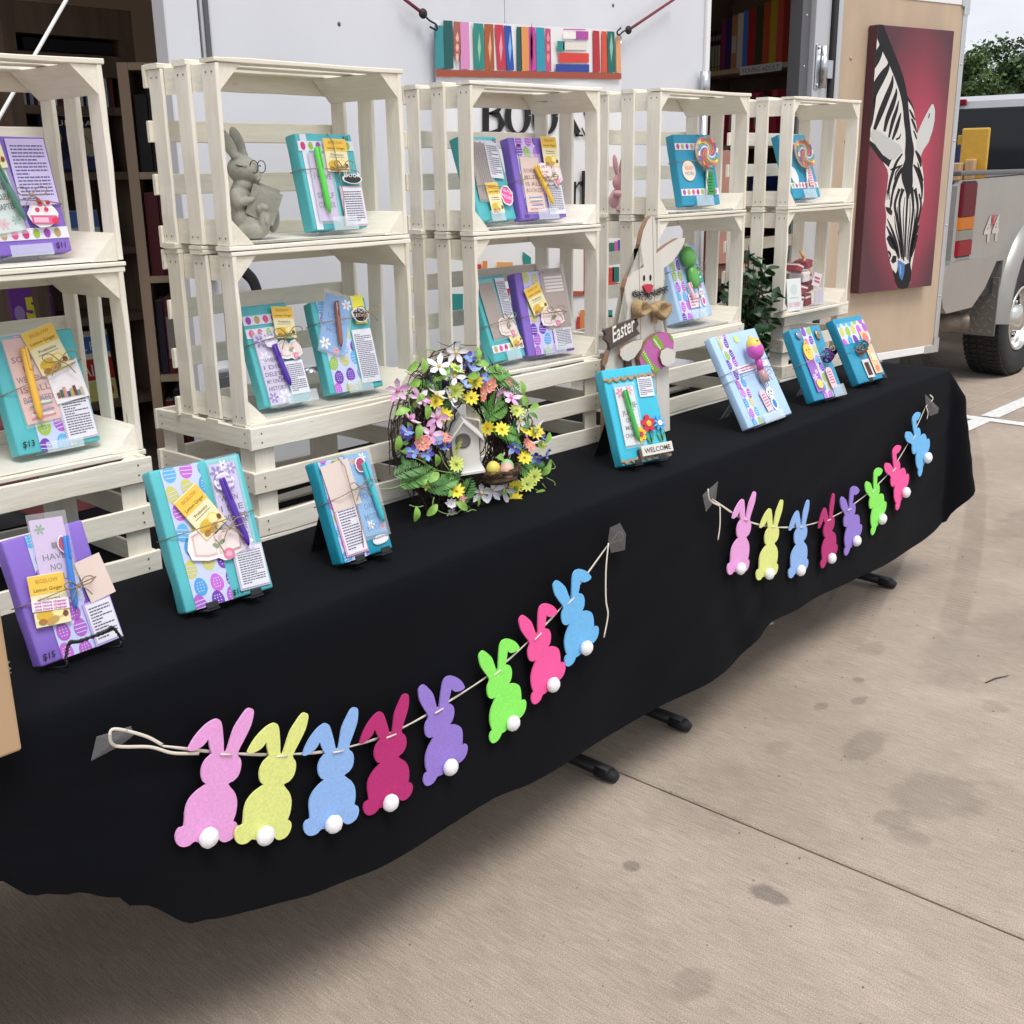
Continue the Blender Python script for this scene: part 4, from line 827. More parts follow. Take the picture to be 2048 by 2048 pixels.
g_ = t_.nodes.new('ShaderNodeTexCoord'); mp_ = t_.nodes.new('ShaderNodeMapping'); mp_.inputs['Location'].default_value = (-(zx0 * .42 + zx1 * .58), 0, -(zz0 * .52 + zz1 * .48)); mp_.inputs['Scale'].default_value = (1, 1, 1)
gr = t_.nodes.new('ShaderNodeVectorMath'); gr.operation = 'LENGTH'; mp2 = t_.nodes.new('ShaderNodeMapping'); mp2.inputs['Scale'].default_value = (2.5, 0, 1.12)
nn = t_.nodes.new('ShaderNodeTexNoise'); nn.inputs['Scale'].default_value = 3; ad = t_.nodes.new('ShaderNodeMath'); ad.operation = 'MULTIPLY_ADD'; ad.inputs[1].default_value = .35
rp = t_.nodes.new('ShaderNodeValToRGB'); rp.color_ramp.elements[0].position = .34; rp.color_ramp.elements[0].color = (.46, .05, .09, 1); rp.color_ramp.elements[1].position = 1.15 if False else .98; rp.color_ramp.elements[1].color = (.09, .028, .04, 1)
for a, c in ((g_.outputs['Object'], mp_.inputs[0]), (mp_.outputs[0], mp2.inputs[0]), (mp2.outputs[0], gr.inputs[0]), (g_.outputs['Object'], nn.inputs['Vector']), (nn.outputs['Fac'], ad.inputs[0]), (gr.outputs['Value'], ad.inputs[2]), (ad.outputs[0], rp.inputs[0]), (rp.outputs[0], bs.inputs['Base Color'])): t_.links.new(a, c)
part('canvas', zb_, lambda b: b.box(zx0, zx1, -.052, -.003, zz0, zz1, Mr, bev=.002))
ZP = MB(); bxy = (zx0, zx1, zz0, zz1)
def zpoly(pts, hx, lay): 
    o = clip([zl(a, c) for a, c in pts], *bxy)
    if o: ZP.flat(o, -.0524 - .0002 * lay, pm(hx))
def zst(pts, hx='#131117', lay=3):
    P_ = curve([(a, c, w2) for a, c, w2 in pts], 4); s_ = (zl(700, 1500)[0] - zl(600, 1500)[0]) / 100
    q = [zl(v.x, v.y) for v in P_]; ws = [max(v.z, 1) * s_ * (.82 if v.y > 1880 and v.z < 40 else .95) for v in P_]; o = stroke(q, ws); n = len(q)
    for i in range(n - 1):
        c_ = clip([o[i], o[i + 1], o[2 * n - 2 - i], o[2 * n - 1 - i]], *bxy)
        if c_: ZP.flat(c_, -.0524 - .0002 * lay, pm(hx))
zpoly([(480, 235), (520, 300), (575, 400), (640, 560), (700, 720), (740, 880), (790, 1000), (830, 1100), (860, 1250), (865, 1340), (880, 1500), (905, 1560), (915, 1640), (930, 1750), (935, 1900), (930, 2000), (915, 2060), (895, 2100), (890, 2150), (880, 2260), (865, 2370), (840, 2500), (815, 2650), (805, 2750), (800, 2810), (770, 2860), (720, 2880), (680, 2860), (655, 2800), (630, 2720), (600, 2620), (575, 2500), (555, 2400), (550, 2300), (560, 2150), (545, 2040), (555, 1960), (570, 1850), (580, 1750), (570, 1690), (520, 1600), (470, 1530), (420, 1460), (375, 1395), (330, 1420), (250, 1300), (200, 235)], '#d9d6d0', 1)
zpoly([(865, 1340), (900, 1250), (960, 1130), (1010, 1040), (1030, 1040), (1045, 1100), (1040, 1200), (1020, 1300), (980, 1420), (930, 1490), (900, 1560), (860, 1480)], '#c8cac8', 2)
zst([(470, 240, 90), (540, 420, 90), (620, 600, 80), (690, 780, 75), (735, 950, 65), (760, 1150, 55), (780, 1350, 62), (790, 1500, 95), (785, 1600, 90), (765, 1720, 120), (780, 1850, 90), (775, 1980, 16)], lay=5)
for s_ in ([(330, 760, 80), (400, 660, 85), (470, 560, 75), (505, 470, 46), (500, 400, 14)], [(330, 1130, 60), (390, 1010, 80), (450, 880, 78), (520, 760, 66), (570, 680, 40), (585, 620, 10)], [(310, 1330, 60), (370, 1220, 100), (420, 1090, 50), (450, 960, 20)], [(440, 1290, 30), (500, 1130, 52), (560, 980, 52), (610, 850, 40), (625, 750, 8)], [(540, 1310, 25), (570, 1180, 42), (620, 1050, 46), (655, 940, 30), (660, 880, 6)], [(585, 1370, 18), (620, 1220, 36), (660, 1100, 30), (685, 1000, 6)], [(620, 1390, 18), (660, 1280, 36), (690, 1180, 26), (705, 1120, 5)], [(380, 1400, 18), (450, 1475, 36), (520, 1550, 56), (600, 1620, 62)], [(655, 1390, 10), (690, 1370, 14), (705, 1330, 5)],
           [(790, 1090, 12), (820, 1150, 20), (848, 1200, 6)], [(810, 1180, 14), (840, 1250, 22), (862, 1320, 6)], [(830, 1300, 10), (855, 1360, 15), (862, 1390, 6)], [(760, 960, 20), (810, 1040, 14), (835, 1100, 5)],
           [(720, 1530, 12), (660, 1620, 26), (615, 1750, 30), (585, 1880, 24), (590, 1990, 8)], [(760, 1640, 12), (690, 1720, 34), (650, 1820, 34), (620, 1930, 26), (605, 2040, 26), (600, 2090, 6)], [(830, 1640, 10), (880, 1720, 40), (910, 1830, 34), (915, 1940, 20), (905, 2000, 8)], [(850, 1500, 14), (890, 1580, 34), (905, 1660, 16)], [(700, 1650, 10), (640, 1680, 16), (600, 1690, 10)],
           [(770, 1850, 40), (768, 2000, 26), (755, 2250, 24), (748, 2560, 12)], [(725, 1880, 40), (690, 2030, 28), (702, 2250, 26), (722, 2450, 24), (735, 2600, 12)], [(690, 1880, 30), (645, 2030, 30), (660, 2150, 28), (692, 2350, 26), (715, 2580, 12)], [(810, 1870, 40), (828, 2050, 28), (815, 2200, 26), (790, 2400, 22), (770, 2590, 10)], [(845, 1880, 36), (872, 2050, 28), (855, 2200, 28), (820, 2400, 26), (785, 2610, 12)], [(885, 1930, 20), (905, 2030, 24), (890, 2130, 24), (858, 2270, 30), (818, 2450, 26), (795, 2620, 14)],
           [(568, 2180, 8), (620, 2300, 24), (665, 2440, 26), (692, 2570, 10)], [(562, 2250, 10), (610, 2360, 32), (655, 2480, 28), (682, 2580, 10)], [(570, 2360, 34), (620, 2430, 52), (670, 2510, 16)], [(885, 2240, 12), (850, 2340, 36), (815, 2450, 18)], [(872, 2340, 16), (835, 2450, 40), (808, 2560, 18)], [(580, 2500, 16), (600, 2540, 22), (590, 2580, 8)], [(745, 1960, 6), (728, 2150, 12), (735, 2350, 12), (742, 2560, 6)], [(795, 1960, 6), (795, 2150, 12), (775, 2350, 12), (760, 2570, 6)], [(668, 2060, 6), (682, 2220, 12), (708, 2420, 12), (726, 2590, 5)], [(845, 2080, 6), (838, 2220, 12), (805, 2420, 12), (778, 2590, 5)], [(640, 1790, 8), (660, 1710, 14), (720, 1640, 10)], [(600, 1840, 8), (572, 1900, 16), (566, 1990, 6)], [(730, 1000, 6), (735, 1100, 16), (745, 1230, 16), (755, 1330, 6)], [(870, 1620, 8), (898, 1720, 20), (925, 1800, 12)], [(640, 2150, 5), (655, 2280, 14), (685, 2420, 12), (705, 2560, 5)], [(870, 2130, 5), (845, 2280, 14), (808, 2440, 12), (790, 2570, 5)]): zst(s_)
zpoly([(680, 2610), (735, 2640), (795, 2610), (808, 2700), (800, 2800), (772, 2862), (720, 2882), (678, 2862), (648, 2800), (640, 2740), (665, 2700)], '#131117', 6); zpoly([(605, 2600), (625, 2545), (660, 2550), (658, 2605), (625, 2625)], '#131117', 5); zpoly([(620, 2680), (650, 2720), (655, 2790), (635, 2740)], '#131117', 5)
zpoly([(672, 2590), (700, 2600), (742, 2630), (736, 2720), (715, 2795), (690, 2760), (676, 2690)], '#4a78b4', 7); zpoly([(690, 2630), (705, 2640), (705, 2740), (695, 2730)], '#8aaad0', 8)
zpoly([(552, 2060), (600, 2070), (620, 2110), (612, 2145), (585, 2130), (560, 2100)], '#241214', 6); zpoly([(385, 1330), (430, 1290), (500, 1310), (600, 1390), (690, 1440), (722, 1500), (640, 1585), (590, 1590), (520, 1540), (440, 1430)], '#bdbfbb', 6); zpoly([(975, 1170), (985, 1130), (995, 1130), (985, 1180)], '#3a3c3a', 4)
ZP.build('zebra_print', zb_)
# ------------------------------------------------------------------ gift wrapped books
m_film = mat('clear_film', (.9, .92, .95), .12, alpha=.13, spec=.7); m_acr = mat('clear_acrylic', (.80, .88, .92), .06, alpha=.28, spec=.9, coat=.5)
m_twine = mat('jute_twine', (.30, .22, .13), .9, var=.3, vscale=300, bump=.6, bscale=500)
def paper(name, h): return mat('wrap_' + name, h, .42, var=.06, vscale=14, bump=.7, bscale=26, spec=.5)
TEAL, DTEAL, AQUA, LBLUE, SEA, PURP = paper('teal', '#55b6bd'), paper('dark_teal', '#1c94ae'), paper('aqua', '#3dbbd6'), paper('pale_blue', '#aecdee'), paper('sea_blue', '#2b93b6'), paper('purple', '#8467c4')
def wrap(w_, h_, t, m, seed):
    bm = bmesh.new(); bmesh.ops.create_cube(bm, size=1)
    for v in bm.verts: v.co = ((v.co.x + .5) * w_, (v.co.y + .5) * t, (v.co.z + .5) * h_)
    bmesh.ops.bevel(bm, geom=bm.edges[:], offset=min(.0035, t * .2), segments=2, affect='EDGES', profile=.6)
    bmesh.ops.subdivide_edges(bm, edges=[e for e in bm.edges if e.calc_length() > .02], cuts=4, use_grid_fill=True)
    for v in bm.verts:
        n = noise.noise(Vector((v.co.x * 28 + seed, v.co.y * 30, v.co.z * 26))); s_ = .0018 if v.co.y > .002 else .0004
        v.co += v.normal * n * s_
    b = MB(); bm.verts.index_update(); b.add([v.co[:] for v in bm.verts], [[v.index for v in f.verts] for f in bm.faces], m, smooth=True); bm.free(); return b
EGGC = ['#9abf45', '#b060c4', '#4d9fd8', '#7440ac', '#c7c56a', '#5fb0e0', '#c568cf']
def eggs(b, x0, x1, z0, z1, sz, seed, base='#c2ccf0', y=-.0012, M=None, small=False):
    rd = random.Random(seed); bm_ = pm(base); b.flat(rect(x0, x1, z0, z1), y, bm_, M); row = 0; z = z0 + sz * .2
    while z < z1 + sz * .5:
        x = x0 - (sz * .45 if row % 2 else -sz * .25)
        while x < x1 + sz * .5:
            cx, cz, ro = x + rd.uniform(-.08, .08) * sz, z + rd.uniform(-.12, .12) * sz, rd.uniform(-.25, .25); cc = pm(EGGC[rd.randint(0, 6)])
            o = clip(ell(cx, cz, sz * .34, sz * .46, 14, ro, .12), x0, x1, z0, z1)
            if o:
                b.flat(o, y - .0003, cc, M)
                if not small:
                    if rd.random() < .6:
                        for k in (-.5, -.1, .3):
                            hw = sz * .33 * math.sqrt(1 - k * k) * .93; q = clip(rect(cx - hw, cx + hw, cz + sz * .46 * k - sz * .022, cz + sz * .46 * k + sz * .022, ro), x0, x1, z0, z1)
                            if q: b.flat(q, y - .0006, bm_, M)
                    else:
                        for k in (-.5, -.15, .2, .5):
                            for u in (-.18, 0, .18):
                                q = clip(ell(cx + u * sz * (1 - abs(k) * .6), cz + sz * .42 * k, sz * .035, sz * .035, 6), x0, x1, z0, z1)
                                if q: b.flat(q, y - .0006, bm_, M)
            x += sz * .9
        z += sz * .92; row += 1
def at_(cx, cz, rot=0, y=0): return Matrix.Translation((cx, y, cz)) @ Matrix.Rotation(-rot, 4, 'Y')
def card(e, x, z, w_, h_, rot, lay, n=12, seed=0, base='#dcdce6', ink='#55556a', border=None, name='description_card', margin=.08):
    rd = random.Random(seed); M = at_(x, z, rot); y = -.0015 * lay; b = MB()
    if border: b.box(-.003, w_ + .002, y, y + .0008, -.003, h_ + .003, pm(border), M); y -= .0009
    b.box(0, w_, y, y + .0008, 0, h_, pm(base), M)
    st = h_ * (1 - 2 * margin) / n
    for i in range(n):
        zz = h_ * (1 - margin) - (i + .75) * st; xx = w_ * margin; end = w_ * (1 - margin) * (1 if i < n - 1 and rd.random() < .85 else rd.uniform(.4, .8))
        while xx < end:
            l = min(rd.uniform(.05, .16) * w_, end - xx); b.flat(rect(xx, xx + l, zz, zz + st * .42), y - .0003, pm(ink), M); xx += l + w_ * .018
    return b.build(name, e)
def tea(e, x, z, w_, h_, rot, lay, sticker=False):
    M = at_(x, z, rot); y = -.0022 * lay; b = MB(); W2 = w_ / 2; H2 = h_ / 2
    b.box(-W2, W2, y, y + .0018, -H2, H2, pm('#e8dfb4', .3), M, bev=.0007); f = lambda o, c, k=1: b.flat(o, y - .0003 * k, pm(c, .3), M)
    f(rect(-W2, W2, H2 * .25, H2 * .97), '#e9c04e'); text(b, 'BIGELOW', 0, H2 * .68, h_ * .11, pm('#b5862a'), y - .0006, M, width=w_ * .62, center=True); text(b, 'Lemon Ginger', 0, H2 * .36, h_ * .1, pm('#4f3a16'), y - .0006, M, width=w_ * .8, center=True)
    text(b, 'Probiotics', 0, -H2 * .02, h_ * .085, pm('#4a4436'), y - .0006, M, width=w_ * .56, center=True); f(rect(-w_ * .33, w_ * .33, -H2 * .13, -H2 * .1), '#8a8266')
    f(ell(-w_ * .16, -H2 * .56, w_ * .28, h_ * .13), '#d8b23c'); f(ell(w_ * .16, -H2 * .5, w_ * .19, h_ * .13), '#e3c860', 2); f(ell(w_ * .16, -H2 * .5, w_ * .15, h_ * .1), '#f0e2a0', 3); f(ell(-w_ * .02, -H2 * .8, w_ * .2, h_ * .07, 14, .3), '#c29a58', 3); f(ell(-w_ * .3, -H2 * .8, w_ * .12, h_ * .06), '#a87838', 3); f(ell(w_ * .36, -H2 * .62, w_ * .08, h_ * .06), '#7a4a2a', 3)
    o = b.build('tea_packet', e)
    if sticker:
        b = MB(); M2 = M @ at_(0, -h_ * .1, -.06); b.box(-w_ * .54, w_ * .5, y - .0022, y - .0012, -h_ * .11, h_ * .11, pm('#e9e4ee'), M2, bev=.0004)
        for k in range(3): text(b, 'one more chapter', -w_ * .02, h_ * (.035 - .062 * k), h_ * .07, pm('#c0509a'), y - .0026, M2, width=w_ * .9, center=True, bold=.02)
        b.build('sticker', o)
def flower(b, x, z, r, hx, hc, y, M, n=6):
    for k in range(n):
        a = 2 * math.pi * k / n; b.flat(ell(x + r * .6 * math.cos(a), z + r * .6 * math.sin(a), r * .42, r * .22, 8, a), y, pm(hx), M)
    b.flat(ell(x, z, r * .2, r * .2, 8), y - .0003, pm(hc), M)
def marker(e, x, z, w_, h_, rot, lay, base, lines, ink='#3a3550', fl=(), seed=0, fs=.12, top=.6, stack=False, name='bookmark', film=True):
    M = at_(x, z, rot); y = -.0015 * lay; b = MB(); W2, H2 = w_ / 2, h_ / 2; b.box(-W2, W2, y, y + .0008, -H2, H2, pm(base, .35), M)
    for i, t_ in enumerate(lines):
        if t_: text(b, t_, 0, -H2 + h_ * top - i * h_ * fs, h_ * fs * .82, pm(ink), y - .0006, M, width=min(w_ * .86, w_ * .17 * len(t_)), center=True, bold=.012)
    for fx, fz, fr, c, cc in fl: flower(b, fx * W2, fz * H2, fr * w_, c, cc, y - .0004, M)
    if stack:
        for i, c in enumerate(('#c85a70', '#e8ddd0', '#7a5aa0', '#d88a9a', '#4a8a70', '#efe6da', '#5a7ab8')):
            b.flat(rect(-W2 * (.7 - .1 * (i % 3)), W2 * (.75 - .12 * (i % 2)), -H2 * (.92 - .07 * i), -H2 * (.865 - .07 * i), .05 * (-1) ** i), y - .0005, pm(c), M)
    o = b.build(name, e)
    if film: f = MB(); f.box(-W2 - .004, W2 + .005, y - .0022, y - .0019, -H2 - .006, H2 + .008, m_film, M); f.build('film_sleeve', o)
    return o
def pen(e, x0, z0, x1, z1, hx, lay, r=.0045):
    y = -.0015 * lay - r; b = MB(); m = mat('pen_' + hx[1:], hx, .3, coat=.4); a = Vector((x0, y, z0)); c = Vector((x1, y, z1)); d = c - a
    b.tube([a, a + d * .03, a + d * .86, a + d * .94, c], [r * .7, r, r, r * .7, r * .2], m, 10); s_ = Vector((-d.z, 0, d.x)).normalized() * .0
    b.box(-.0015, .0015, -r - .003, -r + .0005, 0, d.length * .3, m, Matrix.Translation(a) @ at_(0, 0, math.atan2(d.z, d.x) - math.pi / 2)); return b.build('pen', e)
OB = [(-.5, .28), (-.3, .42), (-.08, .36), (0, .22), (.1, .34), (.3, .4), (.48, .26), (.52, -.22), (.34, -.34), (.22, -.46), (.1, -.46), (.0, -.38), (-.2, -.42), (-.5, -.36), (-.56, -.1)]
def obook(e, x, z, w_, h_, rot, lay, base='#efe6e6'):
    M = at_(x, z, rot); y = -.0016 * lay; b = MB(); b.prism([(a * w_, c * h_) for a, c in OB], y, y + .001, pm(base), M); f = lambda o, c, k: b.flat([(p[0] * w_, p[1] * h_) for p in o], y - .0003 * k, pm(c), M)
    f([(-.46, .24), (-.28, .36), (-.06, .3), (-.01, .18), (-.02, -.3), (-.2, -.33), (-.44, -.28)], '#d9b9b4', 1); f([(.46, .22), (.3, .34), (.12, .28), (.03, .18), (.02, -.28), (.2, -.28), (.46, -.2)], '#dfc4be', 1)
    f([(-.43, .2), (-.28, .31), (-.06, .26), (-.03, -.24), (-.2, -.27), (-.41, -.23)], '#eadcd8', 2); f([(.43, .18), (.3, .29), (.12, .24), (.05, -.22), (.2, -.22), (.43, -.15)], '#eadcd8', 2)
    f(stroke([(-.02, .1), (.06, -.1), (.12, -.28)], .02), '#7d8a6a', 3); f(ell(-.03, -.06, .05, .08, 8, .7), '#8a9a7c', 3); f(ell(.1, .02, .05, .08, 8, -.7), '#8a9a7c', 3); f(ell(.2, -.3, .11, .15, 14), '#d9809f', 3); f(ell(.2, -.3, .06, .08, 10), '#e8a9be', 4)
    return b.build('open_book_sticker', e)
def tag_(e, x, z, w_, h_, rot, lay, hx, name='sticker', detail=None):
    M = at_(x, z, rot); y = -.0018 * lay; b = MB(); rd = random.Random(hx); o = [(math.cos(t * .3142) * w_ / 2 * rd.uniform(.85, 1), math.sin(t * .3142) * h_ / 2 * rd.uniform(.85, 1)) for t in range(20)]; b.prism(o, y, y + .001, pm('#ece8ec'), M); b.flat([(p[0] * .85, p[1] * .85) for p in o], y - .0004, pm(hx), M)
    for k, (t_, c, s_) in enumerate(detail or []): text(b, t_, 0, h_ * (.22 - .3 * k) - h_ * .08, h_ * s_, pm(c), y - .0008, M, center=True, width=min(w_ * .8, w_ * .2 * len(t_)))
    return b.build(name, e)
def twine(e, w_, t, z, bow=None, slope=0, size=.03, vert=None, m=None, lay=6, r=.0009):
    m = m or m_twine; b = MB(); y = -.0018 * lay
    b.tube([(-.002, .0, z), (-.002, t + .002, z - slope * .1), (w_ + .002, t + .002, z + slope), (w_ + .002, 0, z + slope), (w_ * .8, y, z + slope * .8), (w_ * .5, y, z + slope * .5), (w_ * .2, y, z + slope * .2)], r, m, 5, closed=True)
    if vert: b.tube([(vert, -.001, h0) for h0 in (0.002,)] + [(vert, y, z * .5), (vert, y, z), (vert * .99, y, e['hh'] * .9), (vert, -.001, e['hh'])], r, m, 5)
    if bow:
        bx, bz_ = bow; s_ = size
        for sx in (-1, 1):
            b.tube(curve([(bx, y - .002, bz_), (bx + sx * s_ * .5, y - .006, bz_ + s_ * .45), (bx + sx * s_, y - .007, bz_ + s_ * .35), (bx + sx * s_ * .8, y - .006, bz_ + s_ * .02), (bx, y - .003, bz_)], 5), r, m, 5)
            b.tube(curve([(bx, y - .003, bz_), (bx + sx * s_ * .35, y - .005, bz_ - s_ * .25), (bx + sx * s_ * .7, y - .004, bz_ - s_ * .75)], 4), r, m, 5)
        b.sphere((bx, y - .003, bz_), .0028, m, 8, 6)
    return b.build('twine', e)
def price(e, t_, x, z, s_): b = MB(); text(b, t_, x, z, s_, pm('#15151a'), -.0026, shear=.15, bold=.01); return b.build('price', e)
GB = 'gift wrapped mystery books'
def book(label, P, w_, h_, t, yaw, lean, m, seed):
    e = thing('wrapped_book', label, 'wrapped book', P, R(yaw), GB, R(lean)); e['hh'] = h_; wrap(w_, h_, t, m, seed).build('wrapping', e); return e
def on_table(bl_, t, lean): return atz(*bl_, ZT + .008 + t * math.sin(R(lean)))
def stand_acr(e, w_, h_, t, label, lip=.022, xw=None, x0=None):
    """clear easel: back plate and front lip, follows the book's lean"""
    s = thing('acrylic_stand', label, 'display stand', e.location, e.rotation_euler.z, 'clear display stands'); s.rotation_euler = e.rotation_euler
    x0 = w_ * .3 if x0 is None else x0; x1 = x0 + (xw or w_ * .45); b = MB()
    b.box(x0, x1, -.012, -.0095, -.004, lip, m_acr, bev=.0008); b.box(x0, x1, -.0094, t + .004, -.004, -.0015, m_acr); b.box(x0, x1, t + .0042, t + .0068, -.004, h_ * .6, m_acr); b.build('easel_plate', s)
    M = Matrix.Translation(((x0 + x1) / 2, t + .007, h_ * .45)) @ Matrix.Rotation(e.rotation_euler.x * -2.1, 4, 'X'); L_ = h_ * .47
    b = MB(); b.box(-.018, .018, 0, .0025, -L_, 0, m_acr, M); b.build('rear_leg', s); return s
m_blkp = mat('black_plastic', (.012, .012, .013), .4)
def stand_blk(e, w_, h_, t, label):
    s = thing('black_easel', label, 'display stand', e.location, e.rotation_euler.z, 'black folding easels'); s.rotation_euler = e.rotation_euler
    for x in (w_ * .22, w_ * .72):
        b = MB(); b.box(x - .012, x + .012, t + .003, t + .006, -.006, h_ * .75, m_blkp, bev=.001); b.box(x - .012, x + .012, -.022, t + .0028, -.006, -.0025, m_blkp, bev=.001); b.box(x - .01, x + .01, -.022, -.0185, -.0024, .008, m_blkp, bev=.001); b.build('arm', s)
    M = Matrix.Translation((w_ * .47, t + .006, h_ * .72)) @ Matrix.Rotation(e.rotation_euler.x * -2.2, 4, 'X'); b = MB(); b.box(-.022, .022, 0, .003, -h_ * .78, 0, m_blkp, M, bev=.001); b.build('rear_leg', s); return s
FW_ = [(-.5, .8, .28, '#6a46a8', '#efeaf5'), (.6, .85, .24, '#8a6ac0', '#efeaf5'), (-.4, .35, .26, '#efeaf5', '#d8c9f0'), (.75, -.25, .22, '#6a46a8', '#efeaf5'), (.5, -.8, .3, '#efeaf5', '#d8c9f0'), (.1, .95, .2, '#f0edf6', '#7a5ab0'), (-.6, -.8, .24, '#7a55b5', '#e9e2f4')]
KIN = ['WHEN', 'I DIE', 'DELETE', 'MY KINDLE', 'HISTORY']

# --- on the table, left to right
e = book('purple wrapped book at the left table corner with lemon ginger tea packet and blue pen', on_table((83, 1335), .026, 18), .122, .181, .026, 4.6, 18.5, PURP, 1)
part('egg_paper_band', e, lambda b: eggs(b, .032, .090, .001, .180, .03, 5))
marker(e, .062, .139, .05, .115, -.10, 3, '#cdb4dc', ['I', 'HAVE', 'NO', 'SHELF'], top=.62, fs=.13, ink='#5a5468', fl=[(-.5, .75, .16, '#5a9a6a', '#c05a4a')]); marker(e, .112, .096, .042, .062, .12, 4, '#dcc9bf', [], name='notepad', film=False); card(e, .086, .004, .04, .058, .03, 3, 11, 3, border='#b8a4dc')
tea(e, .036, .086, .052, .072, -.12, 4, sticker=True); pen(e, .083, .165, .066, .062, '#2f78d0', 6); tag_(e, .078, .155, .017, .027, 0, 6, '#b8586a')
twine(e, .122, .026, .088, (.078, .092), .01, .022, lay=8); price(e, '$15', .004, .008, .0125)
s = thing('wire_easel', 'black twisted wire easel holding the purple book at the left table corner', 'display stand', e.location, R(4.6)); s.rotation_euler = e.rotation_euler; m_w = mat('black_wire', (.01, .01, .01), .4)
b = MB(); pts = [(.018, -.034, .0), (.03, -.036, .022), (.045, -.036, .02), (.085, -.036, .02), (.098, -.036, .022), (.108, -.034, .0)]
for q in range(2): b.tube([Vector(v) + Vector((0, .0018 * math.cos(i * 1.7 + q * 3.14), .0018 * math.sin(i * 1.7 + q * 3.14))) for i, v in enumerate(curve(pts, 10))], .0017, m_w, 6)
b.build('front_rail', s); b = MB()
for x in (.02, .105): b.tube([(x, -.034, .0), (x, -.03, -.008), (x, .03, -.006), (x, .034, .11)], .0018, m_w, 6)
b.build('side_wire', s); part('rear_leg', s, lambda b: b.tube([(.06, .034, .1), (.06, .085, -.018)], .0018, m_w, 6))
e = book('large teal wrapped book marked $14 near the front of the table', on_table((373, 1227), .03, 19), .157, .224, .03, -3.3, 19, TEAL, 2)
part('egg_paper_band', e, lambda b: eggs(b, .017, .082, .001, .223, .032, 12)); marker(e, .117, .142, .046, .145, -.03, 3, '#c9bae6', KIN, fl=FW_, top=.58, fs=.11)
tea(e, .062, .146, .05, .078, .5, 4); pen(e, .108, .19, .125, .076, '#4a1f9c', 5, .006); tag_(e, .112, .184, .036, .03, .05, 7, '#d8cfe8', detail=[('this is my', '#4a3a80', .26), ('emotional', '#4a3a80', .26), ('support', '#4a3a80', .26)])
obook(e, .076, .093, .09, .062, -.12, 4); card(e, .1, .012, .05, .064, -.03, 2, 14, 4, border='#b9b6c6'); twine(e, .157, .03, .118, (.098, .112), .012, .026, lay=9); price(e, '$14', .0815, .006, .0125)
stand_blk(e, .157, .224, .03, 'black folding easel behind the large teal $14 book')
e = book('small dark teal wrapped book with blank notepad and turquoise pen, beside the wreath', on_table((684, 1129), .03, 19), .117, .18, .03, -.3, 19, DTEAL, 3)
part('egg_paper_band', e, lambda b: eggs(b, .006, .062, .001, .179, .028, 33)); marker(e, .038, .132, .062, .082, .06, 4, '#d5c6bd', [], name='notepad', film=False); marker(e, .087, .105, .05, .145, -.02, 3, '#55a5dc', ['LOVE', 'ONE', 'MORE', 'BOOK'], ink='#2f78b4', fl=[(.4, .9, .18, '#f2f2f2', '#e8b060'), (-.5, .85, .14, '#e8a070', '#d07040'), (-.3, -.75, .18, '#f2f2f2', '#e8b060'), (.7, -.85, .15, '#e89090', '#d06060')], top=.45, fs=.13)
card(e, .014, .012, .044, .085, .02, 3, 15, 6, border='#d89ab0'); pen(e, .092, .16, .102, .05, '#38b5c0', 5, .0055); tag_(e, .087, .158, .024, .03, 0, 6, '#a84a68'); tag_(e, .093, .022, .04, .018, .05, 2, '#e6e2ea', detail=[('Reading', '#3a3a50', .4)])
twine(e, .117, .03, .108, (.07, .118), .022, .026, vert=.05, lay=8); stand_blk(e, .117, .18, .03, 'black folding easel behind the small dark teal book')
e = book('aqua wrapped book with painted flowers and a WELCOME plaque', on_table((1245, 933), .03, 20), .144, .221, .03, -13.3, 20.5, AQUA, 4)
def ric(zc):
    def f(b): b.tube([(x_ * .003 - .0015, -.0022, zc + .0035 * math.sin(x_ * .9)) for x_ in range(0, 50)], .0045, mat('jute_braid', (.36, .27, .17), .9, var=.3, vscale=200, bump=.5, bscale=400), 6, flatn=(0, 1, 0))
    return f
part('jute_braid', e, ric(.196)); part('jute_braid', e, ric(.008)); card(e, .091, .148, .044, .046, -.04, 2, 9, 8)
marker(e, .047, .11, .054, .135, -.02, 3, '#d9dde0', ['JUST', 'ONE', 'MORE', 'CHAPTER'], ink='#2a2a30', fl=[(-.5, .8, .24, '#d8588a', '#f2d0dc'), (.45, .85, .22, '#e08aa8', '#f2d0dc'), (.7, .35, .16, '#6a7a6a', '#6a7a6a')], top=.52, fs=.13, name='bookmark'); pen(e, .042, .168, .052, .048, '#3fae4a', 5, .006)
def wel(b):
    b.box(.055, .148, -.012, -.003, .012, .036, mat('white_plaque', (.68, .66, .60), .6, var=.06, vscale=30), bev=.001); b.box(.048, .0548, -.011, -.003, .008, .03, mat('brown_plaque', (.10, .065, .04), .6)); text(b, 'WELCOME', .1015, .0185, .016, pm('#33332e'), -.0125, center=True, width=.078, bold=.012)
part('welcome_plaque', e, wel)
